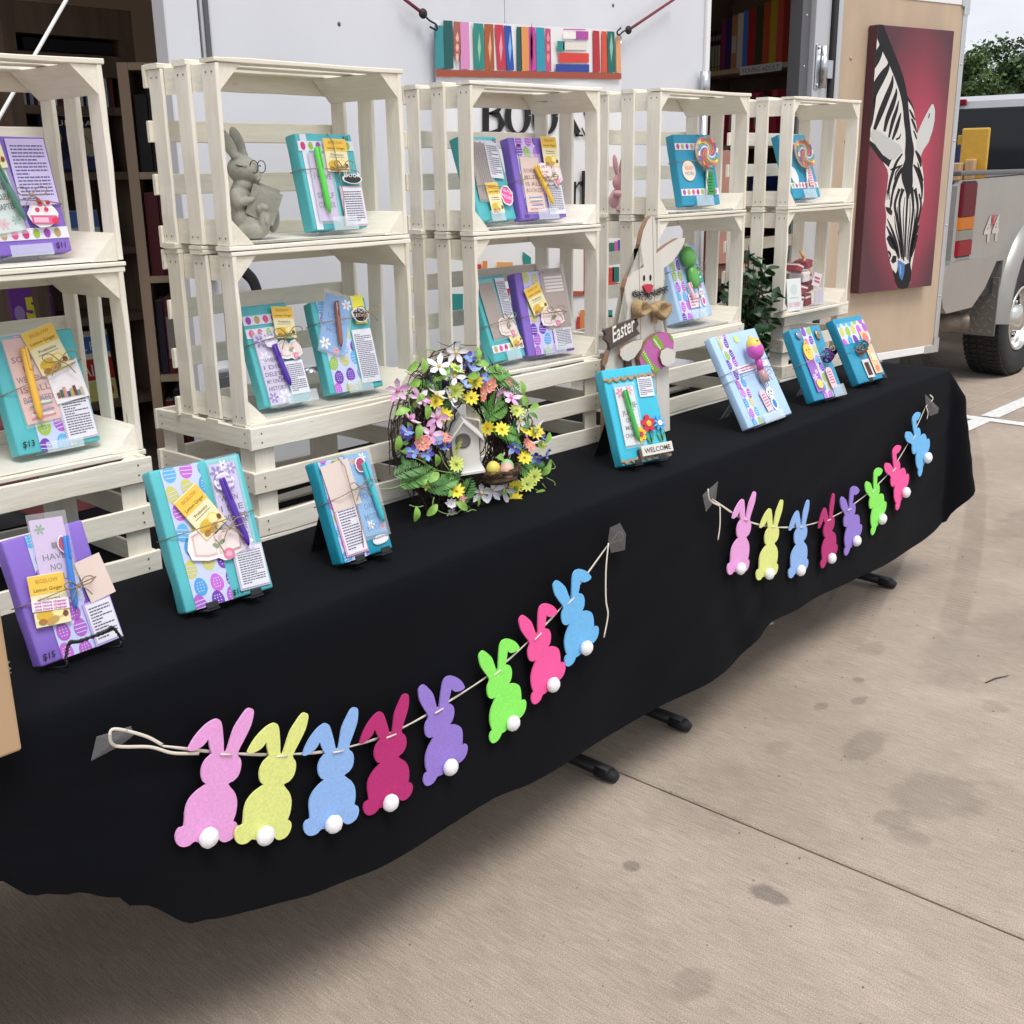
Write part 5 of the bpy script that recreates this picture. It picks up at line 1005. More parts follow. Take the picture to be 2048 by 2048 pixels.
def blooms(b):
    for x_, z_, r_, c, cc, lf in ((.066, .064, .017, '#f0c02c', '#c0305a', 6), (.094, .085, .021, '#c8344c', '#f0b83a', 5), (.127, .082, .018, '#58a8e0', '#e8e8f0', 8)):
        b.tube([(x_, -.004, z_), (x_ + .002, -.004, .04)], .0012, pm('#2a3a2a'), 5)
        for sg in (-1, 1): b.prism([(x_, .038), (x_ + sg * .004, .05), (x_ + sg * .013, .064), (x_ + sg * .008, .046)], -.005, -.003, pm('#5a9a5a'))
        for k in range(lf): a = 2 * math.pi * k / lf + .3; b.prism(ell(x_ + r_ * .58 * math.cos(a), z_ + r_ * .58 * math.sin(a), r_ * .44, r_ * (.34 if lf < 8 else .16), 10, a), -.008, -.004, pm(c))
        b.prism(ell(x_, z_, r_ * .34, r_ * .34, 12), -.0105, -.0081, pm(cc))
part('wooden_flowers', e, blooms); stand_blk(e, .144, .221, .03, 'black folding easel behind the aqua WELCOME book')
def bunny_sticker(e, x, z, s_, c1, lay=2):
    b = MB(); y = -.0016 * lay; W_b = pm('#eceef4')
    def ov(cx, cz, rx, rz, c, k, ro=0): b.flat(ell(x + cx * s_, z + cz * s_, rx * s_, rz * s_, 14, ro), y - .0003 * k, c)
    for sx in (-1, 1): ov(sx * .2, .95, .15, .42, W_b, 0, -sx * .15); ov(sx * .2, .98, .07, .3, pm(c1), 1, -sx * .15)
    ov(0, .3, .46, .4, W_b, 1); ov(0, -.4, .36, .5, W_b, 0); ov(0, -.42, .22, .3, pm(c1), 2)
    for sx in (-1, 1): ov(sx * .17, .4, .06, .1, pm('#18181c'), 3); b.flat(stroke([(x + sx * .18 * s_, z + .17 * s_), (x + sx * .36 * s_, z + .24 * s_)], .03 * s_), y - .001, pm('#18181c')); b.flat(stroke([(x + sx * .18 * s_, z + .12 * s_), (x + sx * .36 * s_, z + .08 * s_)], .03 * s_), y - .001, pm('#18181c'))
    ov(0, .2, .08, .06, pm(c1), 3); b.build('bunny_sticker', e)
def gift_tag(e, x, z, w_, h_, rot, lay, hx, ink='#b04a70', n=5):
    M = at_(x, z, rot); y = -.002 * lay; b = MB(); b.prism([(-w_ / 2, -h_ / 2), (w_ / 2, -h_ / 2), (w_ / 2, h_ * .38), (w_ * .25, h_ / 2), (-w_ * .25, h_ / 2), (-w_ / 2, h_ * .38)], y, y + .001, pm(hx), M)
    rd = random.Random(n)
    for i in range(n): b.flat(rect(-w_ * .38, w_ * rd.uniform(.1, .38), h_ * (.25 - .13 * i), h_ * (.25 - .13 * i) + h_ * .04), y - .0004, pm(ink), M)
    b.build('gift_tag', e)
e = book('large pale blue wrapped book with chick lollipop and bunny sticker', on_table((1498, 857), .022, 29), .235, .254, .022, 1.8, 29.5, LBLUE, 5)
part('egg_paper_band', e, lambda b: eggs(b, .028, .075, .001, .253, .03, 17, base='#ccd3f4')); bunny_sticker(e, .165, .058, .042, '#3a7fd8', 2); gift_tag(e, .125, .055, .03, .06, .12, 3, '#e2c4d0')
def chick(b):
    b.sphere((.135, -.03, .188), (.026, .022, .026), mat('candy_pink', (.55, .09, .42), .3), 16, 12); b.sphere((.133, -.032, .2), (.021, .02, .022), mat('candy_yellow', (.75, .58, .12), .35), 16, 12)
    b.sphere((.127, -.05, .206), .0025, pm('#222222'), 6, 5); b.sphere((.141, -.05, .206), .0025, pm('#222222'), 6, 5); b.tube([(.137, -.026, .165), (.142, -.018, .135)], .009, mat('candy_pink', (.55, .09, .42), .3), 10); b.tube([(.142, -.018, .135), (.147, -.014, .1)], .012, mat('candy_sleeve', (.45, .36, .30), .3, col2=(.5, .2, .3), vscale=90), 10)
part('chick_candy', e, chick); card(e, .055, .142, .16, .018, .02, 3, 2, 14, base='#e8e2ee', ink='#c06a9a', name='paper_label', margin=.1)
part('sun_sticker', e, lambda b: (b.flat([(.19 + (.014 if i % 2 else .009) * math.cos(i * math.pi / 8), .225 + (.014 if i % 2 else .009) * math.sin(i * math.pi / 8)) for i in range(16)], -.0015, pm('#e8cf6a')), b.flat(ell(.118, .235, .011, .011), -.0015, pm('#c9d88a'))))
twine(e, .235, .022, .15, None, .015, m=mat('grey_cord', (.22, .20, .18), .8), lay=7); twine(e, .235, .022, .128, (.16, .118), .012, .024, lay=8); stand_acr(e, .235, .254, .022, 'clear stand under the large pale blue book')
def bow_curl(e, x, z, r_, m, lay=6, seed=0):
    rd = random.Random(seed); b = MB()
    for k in range(16):
        a = rd.uniform(0, 6.28); ph = rd.uniform(.1, 1.2); d = Vector((math.cos(a) * math.cos(ph), -math.sin(ph), math.sin(a) * math.cos(ph))); c = Vector((x, -.002 * lay, z)) + d * r_ * .45; u = d.orthogonal().normalized(); v = d.cross(u)
        b.tube([c + (u * math.cos(t * .7) + v * math.sin(t * .7)) * r_ * .38 + d * t * r_ * .04 for t in range(9)], r_ * .09, m, 5, flatn=tuple(d))
    b.build('curled_ribbon', e)
e = book('sea blue wrapped book with chick bookmark and purple ribbon, second from the far end', on_table((1630, 803), .03, 27), .154, .216, .03, -4.5, 27, SEA, 6)
part('egg_paper_band', e, lambda b: eggs(b, .05, .1, .001, .215, .03, 27, base='#c9d0f2')); marker(e, .042, .085, .04, .125, .02, 3, '#9a6ac0', [], fl=[(-.3, -.3, .3, '#d9c9ec', '#d9c9ec'), (.4, -.05, .2, '#e8d0e0', '#e8d0e0')], film=False)
part('chick_sticker', e, lambda b: (b.prism(ell(.042, .142, .02, .026, 16), -.008, -.0055, pm('#ecc85a')), b.prism([(.05, .164), (.042, .18), (.034, .164)], -.008, -.0055, pm('#e0b040')), b.flat(ell(.036, .148, .002, .003, 8), -.0085, pm('#222222')), b.flat(ell(.048, .148, .002, .003, 8), -.0085, pm('#222222')), b.flat(ell(.042, .14, .003, .002, 8), -.0085, pm('#d87a2a'))))
part('egg_sticker', e, lambda b: b.prism(ell(.044, .045, .014, .014, 14), -.0075, -.0055, pm('#e6d36a')))
part('gem_sticker', e, lambda b: (b.sphere((.03, -.004, .195), (.013, .004, .013), mat('foil_blue', (.3, .35, .5), .25, metal=.6, var=.5, vscale=200), 10, 8), b.sphere((.122, -.005, .186), (.011, .004, .016), mat('foil_copper', (.4, .3, .22), .3, metal=.6, var=.5, vscale=200), 10, 8)))
bow_curl(e, .112, .118, .026, mat('purple_foil_ribbon', (.11, .03, .2), .3, metal=.4), 7, 3); gift_tag(e, .104, .055, .03, .062, .03, 5, '#e0bcc8'); twine(e, .154, .03, .112, (.125, .128), .02, .028, m=mat('cream_raffia', (.55, .46, .33), .8), lay=9); stand_acr(e, .154, .216, .03, 'clear stand under the sea blue book with the chick bookmark', .03, .06, .09)
e = book('sea blue wrapped book with teal ribbon rosette, farthest along the table', on_table((1719, 768), .03, 29), .16, .214, .03, -4.5, 29.5, SEA, 7)
part('egg_paper_band', e, lambda b: eggs(b, .001, .159, .128, .196, .036, 37, base='#cfd4f4', small=True)); marker(e, .125, .088, .042, .14, 0, 3, '#e6be92', [], film=False, name='bookmark'); part('bookmark_print', e, lambda b: (b.flat(ell(.125, .135, .014, .017), -.0055, pm('#e07a78')), b.flat(rect(.113, .138, .06, .085), -.0055, pm('#efe0b8')), b.flat(ell(.125, .035, .01, .01), -.0055, pm('#d88a70'))))
bow_curl(e, .068, .11, .028, mat('teal_foil_ribbon', (.03, .3, .38), .3, metal=.3), 6, 5); bow_curl(e, .06, .1, .022, mat('coral_ribbon', (.45, .2, .15), .4), 5, 6); part('photo_sticker', e, lambda b: (b.prism(rect(.055, .095, .01, .07), -.004, -.003, pm('#d6cec8')), b.flat(rect(.062, .086, .018, .06), -.0045, pm('#4a2a22')))); twine(e, .16, .03, .1, None, .02, m=mat('grey_cord', (.22, .20, .18), .8), lay=7); stand_blk(e, .16, .214, .03, 'black folding easel behind the farthest book')

# --- in the crates
def in_crate(k, lv, bl_, y, t, lean):
    """bottom left corner: photo column on the crate's plane at depth y behind its front"""
    cx, cy, a, z = CELLS[(k, lv)]; P = aty(bl_[0], bl_[1], cy + y); return Vector((P.x, cy + y, z + .006 + t * math.sin(R(lean))))
RIB = lambda b, z0, w_, s_: (b.flat(rect(.0, w_, z0, z0 + .018), -.0012, pm('#e0e0ee')), [b.prism(ell(.012 + .019 * i, z0 + .009, .006, .0075, 12), -.0016, -.0013, pm(['#c8407a', '#9aba4a', '#a04ab0', '#b8a06a', '#d85a8a'][(i + s_) % 5])) for i in range(int(w_ / .019))])
e = book('purple wrapped book marked $11 in the top crate cut off by the left edge', in_crate(1, 1, (-40, 537), .035, .028, 12), .165, .182, .028, 8, 12, PURP, 8)
part('egg_paper_band', e, lambda b: RIB(b, .022, .165, 1)); card(e, .092, .075, .068, .103, 0, 2, 16, 9, base='#cfc6ee', ink='#6a6490'); marker(e, .058, .1, .05, .13, .1, 3, '#c8dcd8', ['JUST', 'ONE', 'MORE', 'CHAPTER'], fs=.12, top=.62, ink='#3a3a40', fl=[(-.4, -.8, .2, '#e0a8b0', '#d88a9a'), (.5, -.75, .16, '#8ab0a0', '#8ab0a0')]); tea(e, .058, .165, .044, .07, .1, 4); pen(e, .06, .135, .085, .05, '#4a7a6a', 6, .005)
tag_(e, .122, .06, .056, .046, -.05, 5, '#e8e0e6')
part('book_sticker', e, lambda b: (b.prism(rect(.1, .145, .044, .056, -.05), -.0112, -.0098, pm('#e0608f')), b.flat(rect(.102, .128, .046, .054, -.05), -.0116, pm('#f0b8cc')), b.prism([(.098, .058), (.146, .056), (.14, .07), (.106, .072)], -.0112, -.0098, pm('#efe6ea')), [b.flat(ell(hx_, hz_2, .0042, .0038, 8), -.0118, pm('#d83a62')) for hx_, hz_2 in ((.112, .066), (.12, .075), (.128, .066), (.134, .077), (.118, .081))], b.flat(ell(.14, .048, .006, .005, 10), -.0118, pm('#d83a50')))); twine(e, .165, .028, .088, (.105, .088), -.012, .026, lay=8); price(e, '$11', .135, .006, .013); stand_acr(e, .165, .182, .028, 'clear stand under the purple $11 book', .014)
e = book('teal wrapped book marked $13 in the middle crate at the left edge', in_crate(1, 0, (40, 920), .045, .03, 15), .145, .194, .03, 1.9, 15, TEAL, 9)
part('egg_paper_band', e, lambda b: eggs(b, .038, .1, .001, .193, .034, 41)); marker(e, .052, .118, .06, .14, .04, 3, '#e3b3a8', ['SORRY', 'MY', 'WEEKEND', 'IS ALL', 'BOOKED'], fs=.12, top=.72, ink='#8a4a48', stack=True); tea(e, .088, .162, .058, .078, .25, 4); pen(e, .046, .17, .044, .05, '#e8b53a', 6, .006)
marker(e, .108, .107, .06, .066, .1, 5, '#e6e2e6', [], name='notepad', film=False); part('notepad_print', e, lambda b: [b.flat(rect(.085 + i * .006, .0905 + i * .006, .081, .09 + .004 * ((i * 7) % 3), .1), -.009, pm(['#8a5a40', '#4a6a5a', '#c89080', '#3a5a7a', '#b0a060', '#7a3a4a', '#5a8a80', '#c8b0a0'][i])) for i in range(8)]); card(e, .088, .01, .052, .076, .02, 2, 15, 10, border='#b9b6c6')
twine(e, .145, .03, .1, (.1, .14), .04, .03, lay=8); price(e, '$13', .008, .012, .014); stand_acr(e, .145, .194, .03, 'clear stand under the teal $13 book', .014)
e = book('teal wrapped book with egg ribbon and green pen beside the stone rabbit', in_crate(2, 1, (629, 471), .03, .03, 11), .142, .178, .03, 4, 11.5, TEAL, 10)
part('egg_ribbon', e, lambda b: RIB(b, .146, .142, 0)); part('egg_ribbon', e, lambda b: b.flat(rect(.008, .024, .001, .177), -.0009, pm('#dfe2ee'))); marker(e, .042, .078, .05, .125, -.02, 3, '#cdb8de', ['I HAVE', 'NO', 'SHELF', 'CONTROL'], fs=.14, top=.62, ink='#6a6480'); pen(e, .034, .15, .036, .028, '#5ad04a', 5, .006); tea(e, .086, .136, .058, .062, -.03, 4)
tag_(e, .113, .091, .055, .02, -.03, 6, '#35302f', detail=[('Book', '#f2f2f2', .8)]); card(e, .083, .006, .055, .07, -.01, 3, 13, 12, border='#d8b8c8'); twine(e, .142, .03, .112, (.088, .112), -.006, .024, vert=.078, lay=8); price(e, '$15', .115, .166, .01); stand_acr(e, .142, .178, .03, 'clear stand under the teal book beside the stone rabbit')
e = book('teal wrapped book with purple pen, left one below the stone rabbit', in_crate(2, 0, (532, 826), .03, .028, 19), .105, .192, .028, -2, 19.5, TEAL, 11)
part('egg_ribbon', e, lambda b: RIB(b, .155, .105, 2)); part('egg_ribbon', e, lambda b: RIB(b, .13, .105, 4)); marker(e, .034, .068, .046, .135, .0, 3, '#cfc2e6', KIN, fl=FW_, top=.6, fs=.1); pen(e, .045, .112, .058, .03, '#4a1fa0', 5, .0055); tag_(e, .042, .118, .03, .024, .05, 7, '#e6def0', detail=[('support', '#4a3a80', .3)]); tea(e, .084, .152, .046, .062, -.1, 4); obook(e, .082, .1, .05, .045, -.05, 5)
card(e, .062, .014, .042, .064, 0, 3, 14, 13); twine(e, .105, .028, .118, (.078, .124), .012, .032, m=mat('olive_twine', (.2, .19, .08), .9), lay=9); stand_acr(e, .105, .192, .028, 'clear stand under the teal book with the purple pen', .018, .07, .045)
e = book('teal wrapped book with blue bookmark and brown pen, right one below the stone rabbit', in_crate(2, 0, (662, 800), .032, .03, 17), .128, .184, .03, -6, 17, TEAL, 12)
part('egg_paper_band', e, lambda b: eggs(b, .012, .074, .001, .183, .03, 51)); marker(e, .042, .135, .058, .115, -.38, 4, '#5a9fe0', ['LOVE', 'ONE', 'MORE'], ink='#3a78b8', fl=[(-.6, -.75, .22, '#f2f2f2', '#e8b060'), (.3, -.9, .16, '#e89090', '#d06060'), (.7, .8, .2, '#f2f2f2', '#e8b060')], top=.6, fs=.13); pen(e, .05, .178, .038, .088, '#8a5a48', 7, .005); card(e, .078, .012, .046, .108, 0, 2, 24, 15)
part('yellow_note', e, lambda b: b.box(.092, .12, -.004, -.003, .13, .188, pm('#efe64a'))); tag_(e, .102, .148, .042, .034, -.12, 6, '#3a2a28', detail=[('KNOW', '#f2f2f2', .34), ('LEDGE', '#f2f2f2', .3)]); twine(e, .128, .03, .14, (.116, .15), .004, .026, lay=9); price(e, '$14', .108, .014, .01); stand_acr(e, .128, .184, .03, 'clear stand under the teal book with the blue bookmark')
e = book('teal wrapped book half hidden by a slat, upper crate behind the wreath', in_crate(3, 1, (962, 453), .035, .03, 17), .135, .19, .03, 6, 17.5, TEAL, 13)
part('egg_ribbon', e, lambda b: RIB(b, .162, .135, 1)); marker(e, .048, .11, .06, .13, -.1, 3, '#8a7060', [], fl=[], film=True, name='woodland_bookmark'); part('bark_print', e, lambda b: [b.flat(stroke([(.03 + .008 * i, .06), (.034 + .007 * i, .11), (.03 + .009 * i, .165)], .0016), -.0058, pm('#4a3a30')) for i in range(6)]); card(e, .072, .095, .046, .082, -.08, 4, 15, 17); tea(e, .062, .048, .046, .07, .02, 4); tag_(e, .108, .052, .05, .05, -.3, 5, '#e85aa0', detail=[('READ', '#f6e6f0', .24), ('MORE', '#f6e6f0', .24)])
twine(e, .135, .03, .078, None, -.01, lay=7); price(e, '$11', .115, .178, .01); stand_acr(e, .135, .19, .03, 'clear stand under the half hidden teal book behind the wreath', .02, .05, .03)
e = book('purple wrapped book with yellow pen, upper crate behind the wreath', in_crate(3, 1, (1045, 446), .04, .028, 13), .155, .187, .028, -2, 13.5, PURP, 14)
part('egg_paper_band', e, lambda b: eggs(b, .018, .085, .03, .186, .032, 61, base='#cfc8f2')); marker(e, .052, .078, .062, .125, -.03, 3, '#e6c6b4', ['SORRY', 'MY TBR', 'IS ALL', 'BOOKED'], ink='#8a4a40', fs=.12, top=.72, stack=True); tea(e, .125, .152, .052, .07, -.03, 4); obook(e, .122, .1, .062, .06, 0, 5, '#dcd6e2'); card(e, .095, .008, .056, .068, 0, 2, 14, 18); pen(e, .06, .118, .1, .028, '#ecc23a', 6, .0055)
tag_(e, .086, .108, .042, .04, 0, 7, '#efe2e6', detail=[('JUST', '#b04a5a', .22), ('ANOTHER', '#b04a5a', .2), ('BOOK', '#b04a5a', .2)]); twine(e, .155, .028, .088, (.096, .084), .006, .026, lay=9); price(e, '$13', .008, .004, .01); stand_acr(e, .155, .187, .028, 'clear stand under the purple book with the yellow pen')
e = book('teal wrapped book with woodland bookmark, lower crate behind the wreath', in_crate(3, 0, (992, 741), .028, .03, 19), .115, .2, .03, 4, 19.5, TEAL, 15)
part('egg_ribbon', e, lambda b: RIB(b, .02, .115, 3)); marker(e, .036, .118, .052, .13, .02, 3, '#917a66', [], name='woodland_bookmark'); card(e, .068, .09, .034, .102, -.04, 4, 22, 19); obook(e, .07, .075, .06, .052, -.1, 5, '#e6e2e0'); tea(e, .085, .05, .04, .045, .3, 3); twine(e, .115, .03, .085, (.07, .092), .008, .024, lay=8); stand_acr(e, .115, .2, .03, 'clear stand under the teal woodland book', .025)
e = book('purple wrapped book with brown book log, lower crate behind the wreath', in_crate(3, 0, (1058, 724), .03, .03, 15), .15, .2, .03, -8, 15, PURP, 16)
part('egg_paper_band', e, lambda b: eggs(b, .022, .085, .001, .199, .032, 71, base='#c6c4f2')); marker(e, .112, .13, .072, .145, .0, 3, '#94796a', ['BOOK LOVER', '', '', ''], ink='#5a4438', fs=.09, top=.92, name='book_log'); part('log_lines', e, lambda b: [b.flat(rect(.084, .142, .178 - .008 * i, .1835 - .008 * i), -.0058, pm('#d8ccc4')) for i in range(5)]); tea(e, .048, .132, .052, .068, .3, 4); obook(e, .09, .085, .068, .05, -.04, 5); card(e, .09, .008, .054, .062, 0, 2, 13, 20, border='#d6d2e2'); twine(e, .15, .03, .094, (.092, .096), .002, .028, lay=8); stand_acr(e, .15, .2, .03, 'clear stand under the purple book log book')
def lolly(e, x, z, r_, zs, lay=6):
    b = MB(); y = -.012; P_ = ['#d8588a', '#ecd24a', '#4aa6c8', '#efe9e0', '#7a62b8', '#e08a4a', '#d84a5a', '#5ab07a']
    b.lathe([(0.0005, -.009), (r_ * .7, -.0085), (r_ * .95, -.004), (r_, 0), (r_ * .95, .004), (r_ * .7, .0085), (.0005, .009)], pm('#e6c8b0', .2), 32, Matrix.Translation((x, y, z)) @ Matrix.Rotation(R(90), 4, 'X'))
    for k in range(16):
        a0 = 2 * math.pi * k / 16; pts = [(x + r_ * .95 * t / 8 * math.cos(a0 + t * .28), z + r_ * .95 * t / 8 * math.sin(a0 + t * .28)) for t in range(1, 9)]; ribbon(b, pts, [r_ * .03 + r_ * .28 * t / 8 for t in range(1, 9)], y - .0095, pm(P_[k % 8], .25))
    o = b.build('lollipop', e); b = MB(); b.tube([(x - .002, y, z - r_ * .9), (x - .018, y + .004, zs)], .0028, pm('#e9e6e0'), 8); b.build('stick', o)
    b = MB(); b.lathe([(r_ * 1.08, -.0105), (r_ * 1.1, 0), (r_ * 1.08, .004)], m_film, 24, Matrix.Translation((x, y, z)) @ Matrix.Rotation(R(90), 4, 'X'))
    for k in range(10): a = 2 * math.pi * k / 10; b.add([(x, y - .004, z - r_ * 1.0), (x + .016 * math.cos(a), y - .008 + .008 * math.sin(a), z - r_ * 1.28), (x + .016 * math.cos(a + .5), y - .008 + .008 * math.sin(a + .5), z - r_ * 1.3)], [(0, 1, 2)], m_film)
    b.build('wrapper', o)
e = book('blue wrapped book with swirl lollipop and green tag, beside the doorway', in_crate(4, 1, (1366, 419), .045, .028, 13), .16, .19, .028, -6, 13, SEA, 17)
part('egg_ribbon', e, lambda b: RIB(b, .148, .16, 0)); part('egg_ribbon', e, lambda b: RIB(b, .026, .16, 2)); lolly(e, .112, .138, .042, .022); part('round_sticker', e, lambda b: (b.prism(ell(.042, .092, .027, .027, 22), -.003, -.0015, pm('#ecdccc')), text(b, 'READ', .042, .094, .014, pm('#d88a5a'), -.0035, center=True), text(b, 'MORE', .042, .08, .014, pm('#7a9ab8'), -.0035, center=True))); gift_tag(e, .122, .058, .034, .064, 0, 3, '#2f9a54', '#1a4a2a', 6); twine(e, .16, .028, .118, (.095, .102), -.004, .016, lay=8, vert=.1); stand_acr(e, .16, .19, .028, 'clear stand under the blue lollipop book beside the doorway', .024)
e = book('pale blue wrapped book with green squishy toy, behind the wooden Easter rabbit', in_crate(4, 0, (1361, 665), .03, .05, 19), .17, .21, .05, 2, 19, LBLUE, 18)
part('egg_paper_band', e, lambda b: eggs(b, .014, .062, .001, .209, .032, 81, base='#d4d2f4')); bunny_sticker(e, .138, .058, .032, '#e85a9a', 2); part('squishy_toy', e, lambda b: (b.sphere((.088, -.02, .17), (.026, .02, .03), mat('green_candy', (.12, .42, .09), .3), 16, 12), b.sphere((.096, -.016, .115), (.02, .014, .035), mat('green_candy', (.12, .42, .09), .3), 14, 10), b.box(.1, .142, -.016, -.006, .095, .14, pm('#3aa69a'), bev=.002), b.flat(ell(.12, .128, .012, .008), -.0168, pm('#c8cf5a')), b.flat(rect(.108, .134, .108, .113), -.0168, pm('#dcecea')))); part('round_sticker', e, lambda b: (b.prism(ell(.125, .186, .02, .026, 20), -.003, -.0015, pm('#ece2dc')), b.flat(ell(.125, .184, .008, .006, 10), -.0034, pm('#b03a50')), b.flat(ell(.122, .192, .005, .004, 8), -.0034, pm('#6a9a4a')))); card(e, .062, .03, .055, .04, 0, 3, 4, 23, base='#ecdfe6', ink='#c86a9a', name='paper_label'); pen(e, .068, .1, .078, .05, '#f0c8cc', 5, .005)
twine(e, .17, .05, .138, (.125, .135), .01, .03, m=mat('grey_cord', (.22, .20, .18), .8), lay=10, vert=.1); stand_acr(e, .17, .21, .05, 'clear stand under the pale blue book with the green toy', .024)
e = book('blue wrapped book with swirl lollipop in the last stack by the zebra painting', in_crate(5, 1, (1588, 401), .06, .028, 20), .16, .2, .028, -2, 20, SEA, 19)
part('egg_ribbon', e, lambda b: RIB(b, .156, .16, 2)); part('egg_ribbon', e, lambda b: RIB(b, .03, .16, 1)); lolly(e, .098, .134, .046, .02); gift_tag(e, .118, .066, .028, .06, 0, 3, '#e6c0cc', n=6); part('white_sticker', e, lambda b: b.prism(ell(.03, .07, .02, .028, 16, .2), -.003, -.0015, pm('#e2e6ea'))); stand_acr(e, .16, .2, .028, 'clear stand under the blue lollipop book in the last stack', .024)
# ------------------------------------------------------------------ felt bunny garlands pinned along the cloth front
def skirt(px, py, out=.0):
    """photo pixel -> point just in front of the hanging cloth"""
    P = aty(px, py, -.2)
    for _ in range(6): P = aty(px, py, ye(P.x) - .042 - out)
    return P
ZG = zm(150, 1340, .2847)
RAB = [(1130, 580), (1180, 480), (1225, 390), (1243, 320), (1245, 280), (1225, 265), (1195, 272), (1150, 330), (1105, 400), (1080, 470), (1055, 550), (1046, 566), (1030, 566), (1027, 500), (1020, 420), (1010, 362), (990, 338), (962, 338), (915, 362), (860, 410), (810, 470), (778, 525), (768, 550), (792, 558), (832, 546), (872, 525), (900, 497), (915, 475), (925, 520), (935, 560), (942, 582), (900, 620), (874, 668), (866, 715), (872, 755), (885, 780), (903, 795), (850, 830), (800, 875), (765, 930), (750, 1000), (745, 1085), (715, 1095), (692, 1120), (682, 1160), (690, 1200), (712, 1225), (745, 1232), (785, 1222), (820, 1195), (860, 1205), (910, 1205), (960, 1195), (995, 1180), (1015, 1198), (1045, 1205), (1085, 1190), (1115, 1160), (1133, 1115), (1132, 1080), (1118, 1062), (1102, 1060), (1120, 1010), (1130, 940), (1125, 890), (1105, 845), (1063, 795), (1100, 775), (1135, 740), (1153, 695), (1158, 650), (1150, 615)]
P0 = skirt(*ZG(1040, 570)); P1 = skirt(*ZG(910, 1205)); AX = P1 - P0; a0 = math.atan2(AX.x, -AX.z)
def to2(p): dx, dz = p.x - P0.x, p.z - P0.z; c, s_ = math.cos(-a0), math.sin(-a0); return dx * c - dz * s_, dx * s_ + dz * c     # body axis straight down
rab0 = [to2(skirt(*ZG(*q))) for q in RAB]; tail0 = to2(skirt(*ZG(898, 1155))); tr0 = abs(to2(skirt(*ZG(955, 1155)))[0] - tail0[0]); BL = AX.length
def smooth(o):
    P_ = [Vector((a, c, 0)) for a, c in o]; n = len(P_); r = []
    for i in range(n):
        for t in (0, .5):
            a, b_, c, d = P_[i - 1], P_[i], P_[(i + 1) % n], P_[(i + 2) % n]; v = .5 * (2 * b_ + (c - a) * t + (2 * a - 5 * b_ + 4 * c - d) * t * t + (3 * b_ - a - 3 * c + d) * t ** 3) if t else b_; r.append((v.x, v.y))
    return r
rab0 = smooth(rab0)
m_rib = mat('cream_satin_ribbon', (.72, .66, .56), .4, sheen=.2); m_pom = mat('white_pompom', (.82, .82, .84), .95, sheen=.4, bump=.8, bscale=500)
m_tape = mat('clear_tape', (.35, .35, .36), .2, alpha=.3, spec=.8, bump=.4, bscale=60); m_dtape = mat('grey_tape', (.09, .09, .095), .3, alpha=.8, bump=.5, bscale=80)
FELT = [('pink', '#efa8e4'), ('yellow', '#e6ee8e'), ('cornflower_blue', '#92baf2'), ('crimson', '#bd2675'), ('lavender', '#9a80da'), ('lime_green', '#90fc66'), ('hot_pink', '#ff5aa4'), ('sky_blue', '#72c0f8')]
